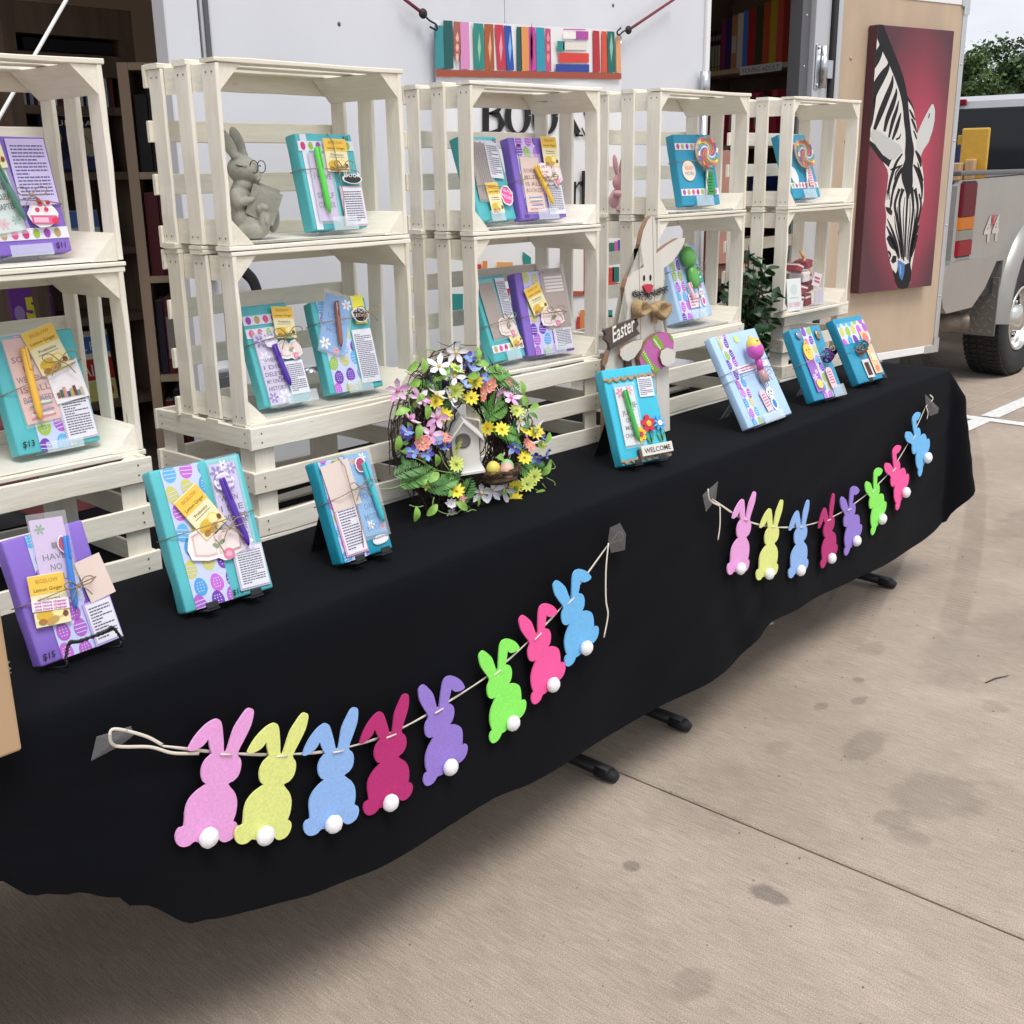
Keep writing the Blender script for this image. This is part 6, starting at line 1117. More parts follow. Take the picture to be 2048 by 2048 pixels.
def garland(label, spots, left, right, tails, sc_, bend=1.0):
    o = skirt(*spots[3][0]); g = thing('bunny_garland', label, 'garland', (o.x, o.y, o.z), math.atan(.037), 'felt bunny garlands')
    Mi = (Matrix.Translation(o) @ Matrix.Rotation(math.atan(.037), 4, 'Z')).inverted(); loc = lambda p: Mi @ p
    pts = [loc(skirt(*left))]
    for i, ((hx, hy), (bx, by)) in enumerate(spots):
        h = loc(skirt(hx, hy)); f = loc(skirt(bx, by)); d = f - h; a = math.atan2(d.x, -d.z); k = 1 + sc_ * .035 * max(0, i - 3); fl = i >= 4
        M = Matrix.Translation((h.x, -.004 - .002 * (i % 2), h.z)) @ Matrix.Rotation(-a, 4, 'Y') @ Matrix.Rotation(R(random.uniform(-3, 3)), 4, 'Z') @ Matrix.Rotation(R(random.uniform(0, 3)), 4, 'X')
        nm, c = FELT[i]; fm = mat('felt_' + nm, c, .95, var=.08, vscale=220, sheen=.04, bump=.7, bscale=900, detail=6); ot = [((-x if fl else x) * k, z * k) for x, z in rab0]
        b = MB(); b.prism(ot, -.0016, .0012, fm, M); fb = b.build('felt_bunny', g, label=nm.replace('_', ' ') + ' felt bunny')
        t0 = ((-tail0[0] if fl else tail0[0]) * k, tail0[1] * k); b = MB(); r_ = tr0 * k * 1.05
        bm = bmesh.new(); bmesh.ops.create_icosphere(bm, subdivisions=3, radius=r_)
        for v in bm.verts: v.co *= 1 + .08 * noise.noise(v.co * 300 + Vector((i, 0, 0))) + .05 * noise.noise(v.co * 1500)
        bm.verts.index_update(); b.add([(v.co.x + t0[0], v.co.y * .75 - .0018 - r_ * .55, v.co.z + t0[1]) for v in bm.verts], [[v.index for v in f_.verts] for f_ in bm.faces], m_pom, M, True); bm.free(); b.build('pompom_tail', fb)
        b = MB(); w2 = .009 * k * 1.2; c2 = math.atan2(loc(skirt(*(spots[min(i + 1, 7)][0]))).z - loc(skirt(*(spots[max(i - 1, 0)][0]))).z, loc(skirt(*(spots[min(i + 1, 7)][0]))).x - loc(skirt(*(spots[max(i - 1, 0)][0]))).x)
        b.tube([(h.x - w2 * math.cos(c2), -.0075, h.z - w2 * math.sin(c2) - .003), (h.x + w2 * math.cos(c2), -.0075, h.z + w2 * math.sin(c2) - .003)], .0016, m_rib, 6); b.build('stitch', fb)
        pts.append(Vector((h.x, .001, h.z - .003)))
    pts.append(loc(skirt(*right)))
    b = MB(); cp = curve(pts, 8); b.tube(cp, [.0016 + .0012 * abs(math.sin(i * .35)) for i in range(len(cp))], m_rib, 6, flatn=(0, 1, 0)); b.build('string', g)
    for t_ in tails:
        b = MB(); b.tube(curve([loc(skirt(*p, .004)) for p in t_], 6), .0026, m_rib, 6, flatn=(0, 1, 0)); b.build('ribbon_end', g)
    return g, loc
def tape(g, loc, pts, m):
    b = MB(); v = [loc(skirt(*p, .0035)) for p in pts]; n = len(v); c = sum(v, Vector()) / n
    vs = v + [c + Vector((0, -.004, 0))]; b.add(vs, [(i, (i + 1) % n, n) for i in range(n)], m); b.build('tape', g)
g, loc = garland('felt bunny garland nearest the camera, sagging across the cloth front', [((446, 1502), (409, 1683)), ((557, 1506), (523, 1672)), ((670, 1497), (662, 1653)), ((776, 1466), (778, 1610)), ((872, 1416), (893, 1562)), ((989, 1340), (1017, 1470)), ((1070, 1268), (1098, 1393)), ((1136, 1197), (1163, 1315))], (325, 1492), (1222, 1082), [[(325, 1490), (290, 1472), (232, 1458), (220, 1470), (232, 1492), (300, 1494), (345, 1506), (398, 1507)], [(1222, 1083), (1240, 1064), (1246, 1078), (1222, 1086)], [(1217, 1086), (1212, 1140), (1212, 1200), (1216, 1230), (1208, 1275)]], 0)
tape(g, loc, [(193, 1473), (230, 1462), (262, 1452), (268, 1470), (240, 1492), (182, 1522)], m_tape); tape(g, loc, [(1220, 1055), (1240, 1046), (1252, 1068), (1250, 1100), (1222, 1106), (1216, 1080)], m_dtape)
g, loc = garland('felt bunny garland farther along the cloth front by the truck end', [((1487, 1036), (1475, 1142)), ((1541, 1051), (1532, 1154)), ((1599, 1051), (1595, 1154)), ((1653, 1037), (1659, 1136)), ((1694, 1016), (1710, 1112)), ((1742, 980), (1764, 1070)), ((1784, 937), (1815, 1019)), ((1824, 872), (1860, 953))], (1424, 998), (1854, 808), [[(1416, 978), (1420, 1000), (1440, 1012)], [(1440, 1014), (1440, 1050), (1436, 1080)], [(1853, 812), (1866, 798), (1860, 790)], [(1852, 812), (1856, 826), (1854, 838)]], 1)
tape(g, loc, [(1405, 990), (1436, 962), (1432, 998), (1412, 1024)], m_tape); tape(g, loc, [(1850, 788), (1862, 800), (1878, 816), (1876, 826), (1860, 832), (1852, 812)], m_dtape)

# ------------------------------------------------------------------ flower wreath leaning on the stacks
m_twig = mat('dark_twig', (.045, .028, .022), .8, var=.4, vscale=60); m_vine = mat('vine_green', (.22, .36, .10), .5)
m_lf = mat('light_leaf', (.22, .42, .07), .45, var=.25, vscale=60); m_lf2 = mat('fern_leaf', (.07, .20, .045), .5, var=.3, vscale=60)
wy = .035
wc = aty(943, 875, wy)
wr = thing('spring_wreath', 'twig wreath with silk flowers, white birdhouse and egg nest on the table', 'wreath', (wc.x, wy, ZT + .005), 0, lean=R(9))
MWi = (Matrix.Translation(wr.location) @ Matrix.Rotation(R(-9), 4, 'X')).inverted()
nW = Vector((0, math.cos(R(9)), -math.sin(R(9))))
ZW = zm(760, 660, .19669)
def wp(a, c, out=.0):
    """zoom pixel -> local point on the wreath plane, moved out towards us"""
    P = atp(*ZW(a, c), wr.location - nW * out, nW); return MWi @ P
C0 = wp(905, 1090); RX = .118; RZ = .128
rd = random.Random(5); b = MB()
for k in range(900):
    a = rd.uniform(0, 2 * math.pi); ln = rd.uniform(.35, 1.0); rr = rd.gauss(1.04, .17); off = rd.uniform(-.03, .06); pts = []
    for i in range(6):
        t = a + ln * i / 5; flare = rd.uniform(.0, .012) * i / 5; R2 = rr + (.16 * (i / 5) ** 2 if k % 3 == 0 else 0)
        pts.append((C0.x + RX * R2 * math.cos(t) + rd.uniform(-.004, .004), off + rd.uniform(-.006, .006), C0.z + RZ * R2 * math.sin(t) + rd.uniform(-.004, .004)))
    r_ = rd.uniform(.0009, .0019); b.tube(pts, [r_, r_, r_, r_ * .9, r_ * .7, r_ * .35], m_twig, 4, caps=False)
for k in range(260):                                         # loose ends bristling off the left side
    a = rd.uniform(1.9, 4.3); p = Vector((C0.x + RX * 1.08 * math.cos(a), rd.uniform(-.03, .05), C0.z + RZ * 1.05 * math.sin(a))); d = Vector((math.cos(a + .7), rd.uniform(-.2, .5), math.sin(a + .7))); q = p + d * rd.uniform(.02, .06)
    b.tube([p, (p + q) / 2 + Vector((rd.uniform(-.008, .008), 0, rd.uniform(-.008, .008))), q], [.0012, .0009, .0004], m_twig, 4, caps=False)
b.build('twig_ring', wr, kind='stuff')
def petal(b, c, d, nrm_, L_, W2, m, cup=.2):
    """a folded petal of six faces running from c along d"""
    s_ = d.cross(nrm_).normalized(); pr = [(0, .12, 0), (.35, .8, .1), (.7, .95, .16), (1, .08, cup)]; vs = []
    for t, w2, h_ in pr: p = c + d * L_ * t + nrm_ * L_ * cup * (h_ * 2 - .1); vs += [p - s_ * W2 * w2 + nrm_ * W2 * .25, p, p + s_ * W2 * w2 + nrm_ * W2 * .25]
    b.add(vs, [(i * 3 + j, i * 3 + j + 1, i * 3 + j + 4, i * 3 + j + 3) for i in range(3) for j in range(2)], m, smooth=True)
def fl_mat(h): return mat('silk_' + h[1:], h, .6, var=.12, vscale=120)
def bloom(a, c, r_, hx, hc, n, w2=.4, name='silk_flower', tilt=None, out=.045, hx2=None, cup=.25):
    r_ *= .86
    P = wp(a, c, out); rdl = random.Random(int(a * 7 + c)); nn_ = Vector(tilt or (rdl.uniform(-1.5, .7), -1, rdl.uniform(-.7, 1.1))).normalized(); u = nn_.orthogonal().normalized(); v = nn_.cross(u); b = MB(); s_ = rdl.uniform(0, 6)
    for k in range(n):
        t = 2 * math.pi * k / n + s_; d = (u * math.cos(t) + v * math.sin(t)).normalized(); petal(b, P, d, nn_, r_ * rdl.uniform(.9, 1.1), r_ * w2, fl_mat(hx if not hx2 or k % 2 else hx2), cup)
    b.sphere(P + nn_ * r_ * .08, r_ * .16, fl_mat(hc), 8, 6); b.build(name, wr)
for a, c in ((600, 370), (770, 225), (570, 650), (700, 690), (760, 470), (1030, 1650), (1140, 1635), (1255, 1630), (1415, 920), (1590, 1000)): bloom(a, c, .03, '#e9e8f0', '#d9c070', 5, .24, 'white_lily', cup=.4)
for a, c in ((180, 610), (395, 690), (305, 905), (580, 890), (1190, 665), (1330, 690), (520, 1060)): bloom(a, c, .028, '#d9a3cf', '#c8709a', 5, .25, 'pink_lily', hx2='#e6c4de', cup=.4)
for a, c in ((930, 690), (650, 865), (1240, 1010), (1470, 1025), (1470, 1300), (780, 1640), (1380, 1590), (1375, 1720), (1090, 990), (570, 725), (970, 520), (1590, 1040)): bloom(a, c, .0205, '#e6d63c', '#b8901c', 10, .2, 'yellow_daisy')
for a, c in ((770, 390), (780, 1190), (775, 1360), (770, 610), (1390, 820), (1570, 1480), (1500, 1560)): bloom(a, c, .022, '#cfdd72', '#8aa838', 12, .17, 'lime_daisy')
for a, c in ((1110, 560), (1040, 650), (640, 1100), (430, 1150), (1510, 1170)): bloom(a, c, .02, '#e07f78', '#cfd08a', 8, .38, 'coral_gerbera', hx2='#e6a894')
for a, c in ((265, 1040), (335, 1240), (1590, 1290), (1690, 1250), (930, 280), (1045, 500), (1370, 1190), (480, 1250), (1640, 1090), (660, 1170)): bloom(a, c, .018, '#5a48b0', '#c8d06a', 5, .34, 'violet_flower', hx2='#7fa0e0', cup=.5)
for a, c in ((860, 560), (950, 400), (580, 1130)): bloom(a, c, .017, '#9db6e6', '#c8c8e0', 5, .34, 'pale_blue_flower', cup=.5)
def leaf(a, c, L_, W2, m, ang_=None, out=.045, name='leaf', serr=0):
    P = wp(a, c, out); rdl = random.Random(int(a * 3 + c * 5)); t = rdl.uniform(0, 6.28) if ang_ is None else ang_; d = Vector((math.cos(t), rdl.uniform(-.5, .1), math.sin(t))).normalized(); nn_ = Vector((rdl.uniform(-.4, .4), -1, rdl.uniform(-.1, .7))).normalized(); nn_ = (nn_ - d * nn_.dot(d)).normalized(); s_ = d.cross(nn_); b = MB(); vs = []; N = 8
    for i in range(N + 1):
        u = i / N; w2 = W2 * math.sin(math.pi * min(1, u * .93 + .04)) ** .8 * (1 + (serr if i % 2 else -serr)); p = P + d * L_ * (u - .5) + nn_ * L_ * .12 * math.sin(math.pi * u); vs += [p - s_ * w2 + nn_ * w2 * .3, p, p + s_ * w2 + nn_ * w2 * .3]
    b.add(vs, [(i * 3 + j, i * 3 + j + 1, i * 3 + j + 4, i * 3 + j + 3) for i in range(N) for j in range(2)], m, smooth=True); b.build(name, wr)
for a, c, t in ((440, 360, 1.3), (350, 540, .2), (370, 720, 1.5), (230, 835, .2), (570, 1325, 1.9), (550, 1500, .5), (1440, 590, 1.6), (1465, 720, 2.0), (1565, 780, .2), (985, 250, 1.2), (1040, 350, -.2), (950, 460, .1), (1700, 1095, .7), (1220, 1300, 2.9), (1810, 1660, -.2), (475, 830, 1.6), (390, 1030, 1.2), (180, 1150, 1.5), (360, 1870, 1.4), (530, 1830, .7), (830, 1790, -.8), (1690, 1420, .9), (1640, 1660, -.3), (1760, 1740, -.4), (330, 370, .4), (1700, 1380, 1.2), (660, 430, 1.0)): leaf(a, c, .030, .008, m_lf, t, .05)
def fern(a, c, L_, t, m, out=.03):
    """a frond: midrib with paired leaflets"""
    P = wp(a, c, out); rdl = random.Random(int(a + c * 3)); d = Vector((math.cos(t), -.25, math.sin(t))).normalized(); nn_ = Vector((rdl.uniform(-.5, .3), -1, rdl.uniform(0, .8))); nn_ = (nn_ - d * nn_.dot(d)).normalized(); s_ = d.cross(nn_); b = MB(); N = 11
    for i in range(N):
        u = (i + .6) / N; q = P + d * L_ * (u - .5) + nn_ * L_ * .1 * math.sin(3.1 * u); l = L_ * .36 * math.sin(math.pi * (.2 + .78 * u)) 
        for sg in (-1, 1): petal(b, q, (s_ * sg + d * .75 + nn_ * rdl.uniform(-.1, .25)).normalized(), nn_, l, l * .15, m, .12)
    b.tube([P - d * L_ * .5, P, P + d * L_ * .5], .0008, m, 4); b.build('fern_frond', wr)
for a, c, t in ((700, 500, 2.5), (560, 560, 2.2), (1170, 830, .4), (1130, 760, 1.2), (1270, 1050, -.4), (650, 1570, .1), (600, 1600, -.2), (1230, 520, -.3), (1150, 450, -.1), (450, 620, 2.5), (430, 1500, .4), (330, 1520, .2), (1400, 1000, .5), (1330, 1150, -.7), (620, 760, 1.0), (1470, 1420, -.9), (720, 1500, 1.2), (280, 1440, .1), (1060, 820, 2.4), (1300, 570, -.6), (860, 1650, 1.0), (1560, 1400, -.5)): fern(a, c, .066, t, mat('fern_bright', (.12, .30, .06), .5, var=.3, vscale=60) if (a // 10) % 2 else m_lf2)
b = MB()
for pts in ([(180, 1210), (300, 1280), (420, 1330), (560, 1420), (760, 1460)], [(280, 560), (290, 700), (310, 810), (330, 860)], [(330, 370), (390, 270), (480, 200), (620, 225)], [(300, 1780), (370, 1800), (440, 1790)], [(550, 1700), (540, 1790), (640, 1860), (760, 1870), (860, 1800)], [(1690, 1500), (1780, 1560), (1720, 1640), (1650, 1560)], [(1740, 1320), (1780, 1400), (1690, 1420)], [(1450, 600), (1490, 720), (1500, 800)], [(600, 1230), (650, 1350), (700, 1420)], [(1580, 1620), (1700, 1680), (1790, 1660)], [(800, 700), (1000, 860), (1030, 960)], [(0, 1620), (120, 1610), (260, 1560)], [(880, 1850), (960, 1830), (1040, 1900)], [(1180, 430), (1260, 470), (1310, 560)]): b.tube(curve([wp(a, c, .04) for a, c in pts], 6), .0011, m_vine, 5)
b.build('vine', wr)
bh = bpy.data.objects.new('birdhouse', None); C.objects.link(bh); bh.parent = wr; o = wp(880, 1385, .012); bh.location = o; bh.rotation_euler = (R(9), 0, R(-38)); m_bh = mat('birdhouse_white', (.74, .73, .70), .55, var=.04, vscale=20)
q = wp(880, 790, .012); hh = (q.z - o.z) * .9; ww = .028
part('wall', bh, lambda b: b.prism([(-ww, 0), (ww * .86, 0), (ww, hh * .66), (0, hh * .97), (-ww * .98, hh * .66)], -.03, .03, m_bh)); part('roof', bh, lambda b: (b.prism([(0, hh * 1.02), (ww * 1.3, hh * .62), (ww * 1.3, hh * .57), (0, hh * .972)], -.042, .035, m_bh), b.prism([(0, hh * 1.02), (0, hh * .972), (-ww * 1.3, hh * .57), (-ww * 1.3, hh * .62)], -.042, .035, m_bh)))
part('entrance', bh, lambda b: b.lathe([(.0002, .0305), (.0125, .0305), (.0155, .0318), (.0155, .03)], mat('birdhouse_hole', (.14, .13, .125), .8), 20, Matrix.Translation((-.004, 0, hh * .6)) @ Matrix.Rotation(R(90), 4, 'X'))); part('base', bh, lambda b: b.box(-ww * 1.15, ww * 1.15, -.04, .034, -.007, -.0005, m_bh, bev=.001))
rq = random.Random(31)
for k in range(34):                                          # small filler blossoms
    a_r = rq.uniform(0, 6.28); q_ = (905 + 620 * rq.gauss(1, .11) * math.cos(a_r), 1080 - 640 * rq.gauss(1, .11) * math.sin(a_r)); hx_, hc_, nm_ = rq.choice((('#e6e2ee', '#d9c070', 'white_blossom'), ('#d6a6d2', '#c8709a', 'pink_blossom'), ('#cfdd72', '#8aa838', 'lime_blossom'), ('#6a5ab8', '#c8d06a', 'violet_blossom'), ('#e0a096', '#cfd08a', 'coral_blossom')))
    bloom(q_[0], q_[1], rq.uniform(.011, .015), hx_, hc_, rq.choice((5, 6, 8)), .3, nm_, out=rq.uniform(.02, .045), cup=.45)
for k in range(46):                                          # small filler leaves and buds all round the ring
    a_r = rq.uniform(0, 6.28); q_ = (905 + 640 * rq.gauss(1, .13) * math.cos(a_r), 1090 - 640 * rq.gauss(1, .13) * math.sin(a_r)); leaf(q_[0], q_[1], rq.uniform(.014, .024), rq.uniform(.004, .006), m_lf if k % 3 else m_lf2, rq.uniform(0, 6.28), rq.uniform(.02, .05))
b = MB(); nc = wp(1220, 1480, .06); rd = random.Random(6)
for k in range(170):
    a = rd.uniform(0, 6.28); ln = rd.uniform(.6, 1.6); rr = rd.uniform(.026, .045); h_ = (rr - .03) * .9 + rd.uniform(-.006, .004); b.tube([nc + Vector((rr * math.cos(a + ln * i / 4) + rd.uniform(-.003, .003), rr * math.sin(a + ln * i / 4), h_ + rd.uniform(-.003, .003))) for i in range(5)], .0009, mat('nest_straw', (.12, .075, .04), .9, var=.4, vscale=80), 4, caps=False)
b.sphere(nc + Vector((0, 0, -.006)), (.036, .036, .012), mat('nest_straw', (.12, .075, .04), .9), 14, 8); ns = b.build('nest', wr, kind='stuff')
for dx, dy, dz, hx in ((-.016, .0, .016, '#dccb62'), (.02, -.004, .013, '#8fc488'), (-.004, -.025, .011, '#dcae9e')): part('egg', wr, lambda b: b.sphere(nc + Vector((dx, dy, dz)), (.0145, .0145, .0175), mat('speckled_' + hx[1:], hx, .5, var=.12, vscale=160), 14, 10))

# ------------------------------------------------------------------ stone rabbit reading a book
m_stone = mat('weathered_stone', (.31, .31, .265), .85, var=.2, vscale=26, bump=.5, bscale=160)
cx, cy, a_, zc = CELLS[(2, 1)]
sr = thing('stone_rabbit', 'grey stone rabbit statue with wire glasses reading a book', 'statue', (aty(497, 480, cy + .07).x + .012, cy + .07, zc), R(-36))
b = MB(); u_ = .000122                                      # profile faces local +x, measured in photo zoom units
T = Matrix.Translation
def el(px, py, rx, rz, ry, y=0, ang_=0): b.sphere((0, 0, 0), (rx * u_, ry, rz * u_), m_stone, 20, 14, T(((px - 450) * u_, y, (1790 - py) * u_)) @ Matrix.Rotation(R(ang_), 4, 'Y'))
el(420, 1570, 265, 215, .034); el(300, 1480, 170, 250, .032); el(300, 1180, 165, 270, .028, 0, 8); el(350, 1010, 150, 140, .024); el(370, 785, 232, 208, .027, 0, 12); el(520, 860, 110, 95, .018, 0, 20); el(598, 862, 34, 40, .007); el(560, 915, 62, 48, .008, -.007); el(560, 915, 62, 48, .008, .007); el(540, 960, 60, 26, .009)
el(300, 600, 70, 70, .02)
for sg, ex, ey, an in ((-1, 185, 415, -27), (1, 325, 400, -18)): el(ex, ey, 92, 240, .006, sg * .012, an); el(ex + 70, ey + 160, 60, 90, .008, sg * .012, an)
for sg in (-1, 1):
    el(250, 1190, 95, 150, .011, sg * .026, -12); el(370, 1235, 160, 62, .010, sg * .027, -14); el(505, 1150, 58, 58, .009, sg * .022)
    for q in range(4): el(528 - 4 * q, 1100 + 32 * q, 40, 17, .006, sg * .026, -6)
    el(450, 1650, 240, 130, .015, sg * .024)
    fx = 630 if sg < 0 else 760
    el(fx, 1500, 95, 210, .0125, sg * .028, 6)
    for q in (-1, 0, 1): el(fx - 20 + 52 * q, 1315 + 22 * abs(q), 42, 62, .007, sg * .030 - .004)
el(400, 730, 40, 30, .006, -.023)
body = b.build('body', sr); md = body.modifiers.new('r', 'REMESH'); md.mode = 'VOXEL'; md.voxel_size = .0017; md.use_smooth_shade = True; sm = body.modifiers.new('s', 'SMOOTH'); sm.iterations = 2; sm.factor = .5
def rp(px, py): return (px - 450) * u_, (1790 - py) * u_
b = MB(); b.prism([rp(510, 975), rp(925, 1150), rp(745, 1590), rp(360, 1395)], -.030, -.026, m_stone); b.prism([rp(525, 985), rp(915, 1160), rp(740, 1570), rp(385, 1395)], -.0255, .016, mat('stone_pages', (.30, .30, .25), .9, var=.2, vscale=120, stretch=(1, 8, 1))); b.prism([rp(560, 960), rp(890, 1090), rp(760, 1590), rp(400, 1395)], .0165, .0205, m_stone); b.build('stone_book', sr)
b = MB()
for px, py in ((672, 1500),): x_, z_ = rp(px - 10, py); b.sphere((x_, -.0405, z_), (.0045, .0016, .008), m_stone, 12, 8)
b.build('foot_pad', sr); b = MB(); m_gl = mat('black_wire', (.01, .01, .01), .4)
for px, yy in ((535, -.018), (640, .012)):
    x_, z_ = rp(px, 745); b.tube([(x_ + .0072 * math.cos(t * .314), yy + .004 * math.cos(t * .314), z_ + .0108 * math.sin(t * .314)) for t in range(20)], .00085, m_gl, 6, closed=True)
x0, z0 = rp(275, 718); x1, z1 = rp(480, 765); b.tube([(x0, -.0265, z0), ((x0 + x1) / 2, -.0265, z1 + .003), (x1, -.021, z1)], .00085, m_gl, 6); x0, z0 = rp(593, 740); x1, z1 = rp(585, 738); b.tube([(x0, -.014, z0), (x0 + .004, -.002, z0 + .002), (x0 + .004, .008, z0)], .00085, m_gl, 6); b.build('glasses', sr)

# ------------------------------------------------------------------ wooden Easter rabbit sign between the third and fourth stacks
m_ww = mat('whitewashed_plank', (.60, .58, .52), .7, col2=(.68, .66, .60), vscale=16, stretch=(1, 1, .12), bump=.3, bscale=90); m_edge = mat('cut_plank_edge', (.26, .15, .09), .7, var=.2, vscale=40)
ey = .10; ZE = zm(1200, 420, .22779)
er = thing('easter_rabbit_sign', 'tall whitewashed wooden rabbit with Easter arrow and striped egg', 'sign', (aty(1290, 700, ey).x, ey, ZT + .006), 0, lean=R(3)); MEi = (Matrix.Translation(er.location) @ Matrix.Rotation(R(-3), 4, 'X')).inverted(); nE = Vector((0, math.cos(R(3)), -math.sin(R(3))))
def ep(a, c): p = MEi @ atp(*ZE(a, c), er.location, nE); return p.x, p.z
zbot = .002
sil = [ep(*q) for q in ((455, 52), (478, 70), (490, 120), (492, 240), (495, 380), (600, 300), (690, 248), (748, 245), (735, 300), (690, 380), (640, 450), (560, 510), (570, 600), (560, 720), (520, 800), (540, 830))] ; pb = ep(560, 1150); 
left_ = [ep(*q) for q in ((245, 850), (225, 760), (218, 680), (240, 600), (300, 540), (385, 500), (362, 400), (355, 300), (380, 180), (420, 90))]
lo_r = ep(600, 1150)[0]; lo_l = ep(20, 1400)[0]
outline = sil + [(pb[0], ep(560, 1000)[1]), (lo_r, ep(600, 1250)[1]), (lo_r, zbot), (lo_l, zbot), (lo_l + .012, ep(20, 1330)[1]), (ep(120, 1180)[0], ep(120, 1180)[1]), (ep(230, 950)[0], ep(230, 950)[1])] + left_
# three upright planks: the outline cut at the plank joints
j1 = ep(348, 700)[0]; j2 = ep(475, 700)[0]
xs = [p[0] for p in outline]; zs_ = [p[1] for p in outline]
for x0, x1 in ((min(xs) - .01, j1 - .0008), (j1 + .0008, j2 - .0008), (j2 + .0008, max(xs) + .01)):
    bm = bmesh.new(); f = bm.faces.new([bm.verts.new((x, 0, z)) for x, z in outline]); bmesh.ops.triangulate(bm, faces=[f])
    for pc, pn in (((x0, 0, 0), (-1, 0, 0)), ((x1, 0, 0), (1, 0, 0))): bmesh.ops.bisect_plane(bm, geom=bm.verts[:] + bm.edges[:] + bm.faces[:], plane_co=pc, plane_no=pn, clear_outer=True)
    fs0 = bm.faces[:]; ext = bmesh.ops.extrude_face_region(bm, geom=fs0)
    for v in [g0 for g0 in ext['geom'] if isinstance(g0, bmesh.types.BMVert)]: v.co.y += .014
    bmesh.ops.recalc_face_normals(bm, faces=bm.faces[:]); bm.verts.index_update(); b = MB()
    for f in bm.faces: pass
    vs = [v.co[:] for v in bm.verts]; fr = [[v.index for v in f.verts] for f in bm.faces if abs(f.normal.y) > .5]; sd_ = [[v.index for v in f.verts] for f in bm.faces if abs(f.normal.y) <= .5]
    b.add(vs, fr, m_ww); b.add(vs, sd_, m_edge); b.build('plank', er); bm.free()
S_ = abs(ep(400, 600)[0] - ep(300, 600)[0]) / 100
def efig(pts, y, m, th=.004, name=None, side=None): b = MB(); b.prism([ep(*q) for q in pts], -y - th, -y, m, side=side); return b.build(name, er)
b = MB()
for q in ((385, 598), (441, 594)): b.flat([(ep(*q)[0] + 10 * S_ * math.cos(t * .5), ep(*q)[1] + 16 * S_ * math.sin(t * .5)) for t in range(12)], -.001, pm('#141414'))
b.build('eye', er); efig([(365, 668), (385, 652), (430, 650), (450, 665), (440, 700), (410, 735), (385, 715)], .001, pm('#b9354a'), .006, 'nose')
b = MB(); mk = mat('black_wire', (.01, .01, .01), .4)
for pts in ([(350, 770), (370, 795), (400, 770), (408, 735), (415, 770), (435, 785), (440, 760)], [(405, 745), (340, 720), (280, 730), (300, 760), (345, 740), (330, 780)], [(420, 745), (470, 715), (520, 690), (580, 670), (560, 690), (500, 720), (470, 740)]): b.tube(curve([(*((lambda v: (v[0], -.004, v[1]))(ep(*q))),) for q in pts], 8), .0011, mk, 5)
for k in range(26): a_t = k * .5; q = ep(285 + k * 11.5, 735 - 2.4 * max(0, k - 12) + 12 * math.sin(k * 2.1)); b.tube([(q[0] + 14 * S_ * math.cos(a_t + i), -.004, q[1] + 14 * S_ * math.sin(a_t + i)) for i in range(6)], .0008, mk, 4)
b.build('wire_whiskers', er)
m_bur = mat('burlap', (.40, .28, .15), .95, var=.25, vscale=240, bump=.8, bscale=420)
b = MB()
for pts in ([(385, 868), (330, 792), (272, 790), (255, 850), (262, 925), (310, 938), (365, 900)], [(400, 870), (440, 800), (500, 795), (556, 818), (548, 900), (498, 970), (440, 930)]):
    o = [ep(*q) for q in pts]; c = (sum(p[0] for p in o) / len(o), sum(p[1] for p in o) / len(o)); n = len(o)
    rings = [[(c[0] + (x - c[0]) * f, -.006 - dpt, c[1] + (z - c[1]) * f) for x, z in o] for f, dpt in ((.92, 0), (1, .008), (.98, .018), (.82, .026), (.55, .022), (.3, .012))]
    b.add([v for r in rings for v in r], [(k * n + i, k * n + (i + 1) % n, (k + 1) * n + (i + 1) % n, (k + 1) * n + i) for k in range(5) for i in range(n)] + [[5 * n + i for i in range(n)]], m_bur, smooth=True)
q = ep(394, 872); b.sphere((q[0], -.024, q[1]), (.012, .014, .012), m_bur, 12, 8)
for pts in ([(380, 900), (300, 960), (250, 985), (270, 940)], [(430, 900), (440, 990), (465, 1000), (478, 930)]): b.prism([ep(*q_) for q_ in pts], -.012, -.009, m_bur)
b.build('burlap_bow', er)
m_arr = mat('brown_arrow_paint', (.085, .058, .05), .6, var=.15, vscale=30); ar = efig([(0, 1055), (285, 945), (305, 1000), (285, 1040), (318, 1085), (55, 1225), (45, 1170), (5, 1130), (20, 1090)], .004, m_arr, .008, 'arrow')
tp = ep(70, 1165); tq = ep(262, 1055); b = MB(); text(b, 'Easter', tp[0], tp[1], .052, pm('#eae6de'), -.0135, rot=math.atan2(tq[1] - tp[1], tq[0] - tp[0]), width=math.hypot(tq[0] - tp[0], tq[1] - tp[1]), shear=.3, bold=.015); b.build('lettering', ar)
efig([(30, 1235), (70, 1220), (45, 1330), (15, 1380), (5, 1360)], .0035, m_edge, .004, 'arrow_stake'); efig([(200, 1310), (252, 1290), (265, 1390), (205, 1395)], .003, m_arr, .004, 'arrow_stake'); efig([(118, 1225), (160, 1185), (230, 1150), (320, 1130), (300, 1210), (245, 1290), (185, 1325), (140, 1310), (115, 1270)], .013, m_ww, .008, 'paw', m_edge)
eg = efig([(300, 1310), (320, 1230), (370, 1150), (440, 1090), (510, 1070), (560, 1078), (590, 1110), (602, 1160), (597, 1240), (560, 1320), (500, 1390), (440, 1430), (370, 1420), (320, 1380)], .004, pm('#c066a8'), .012, 'egg', m_edge); b = MB()
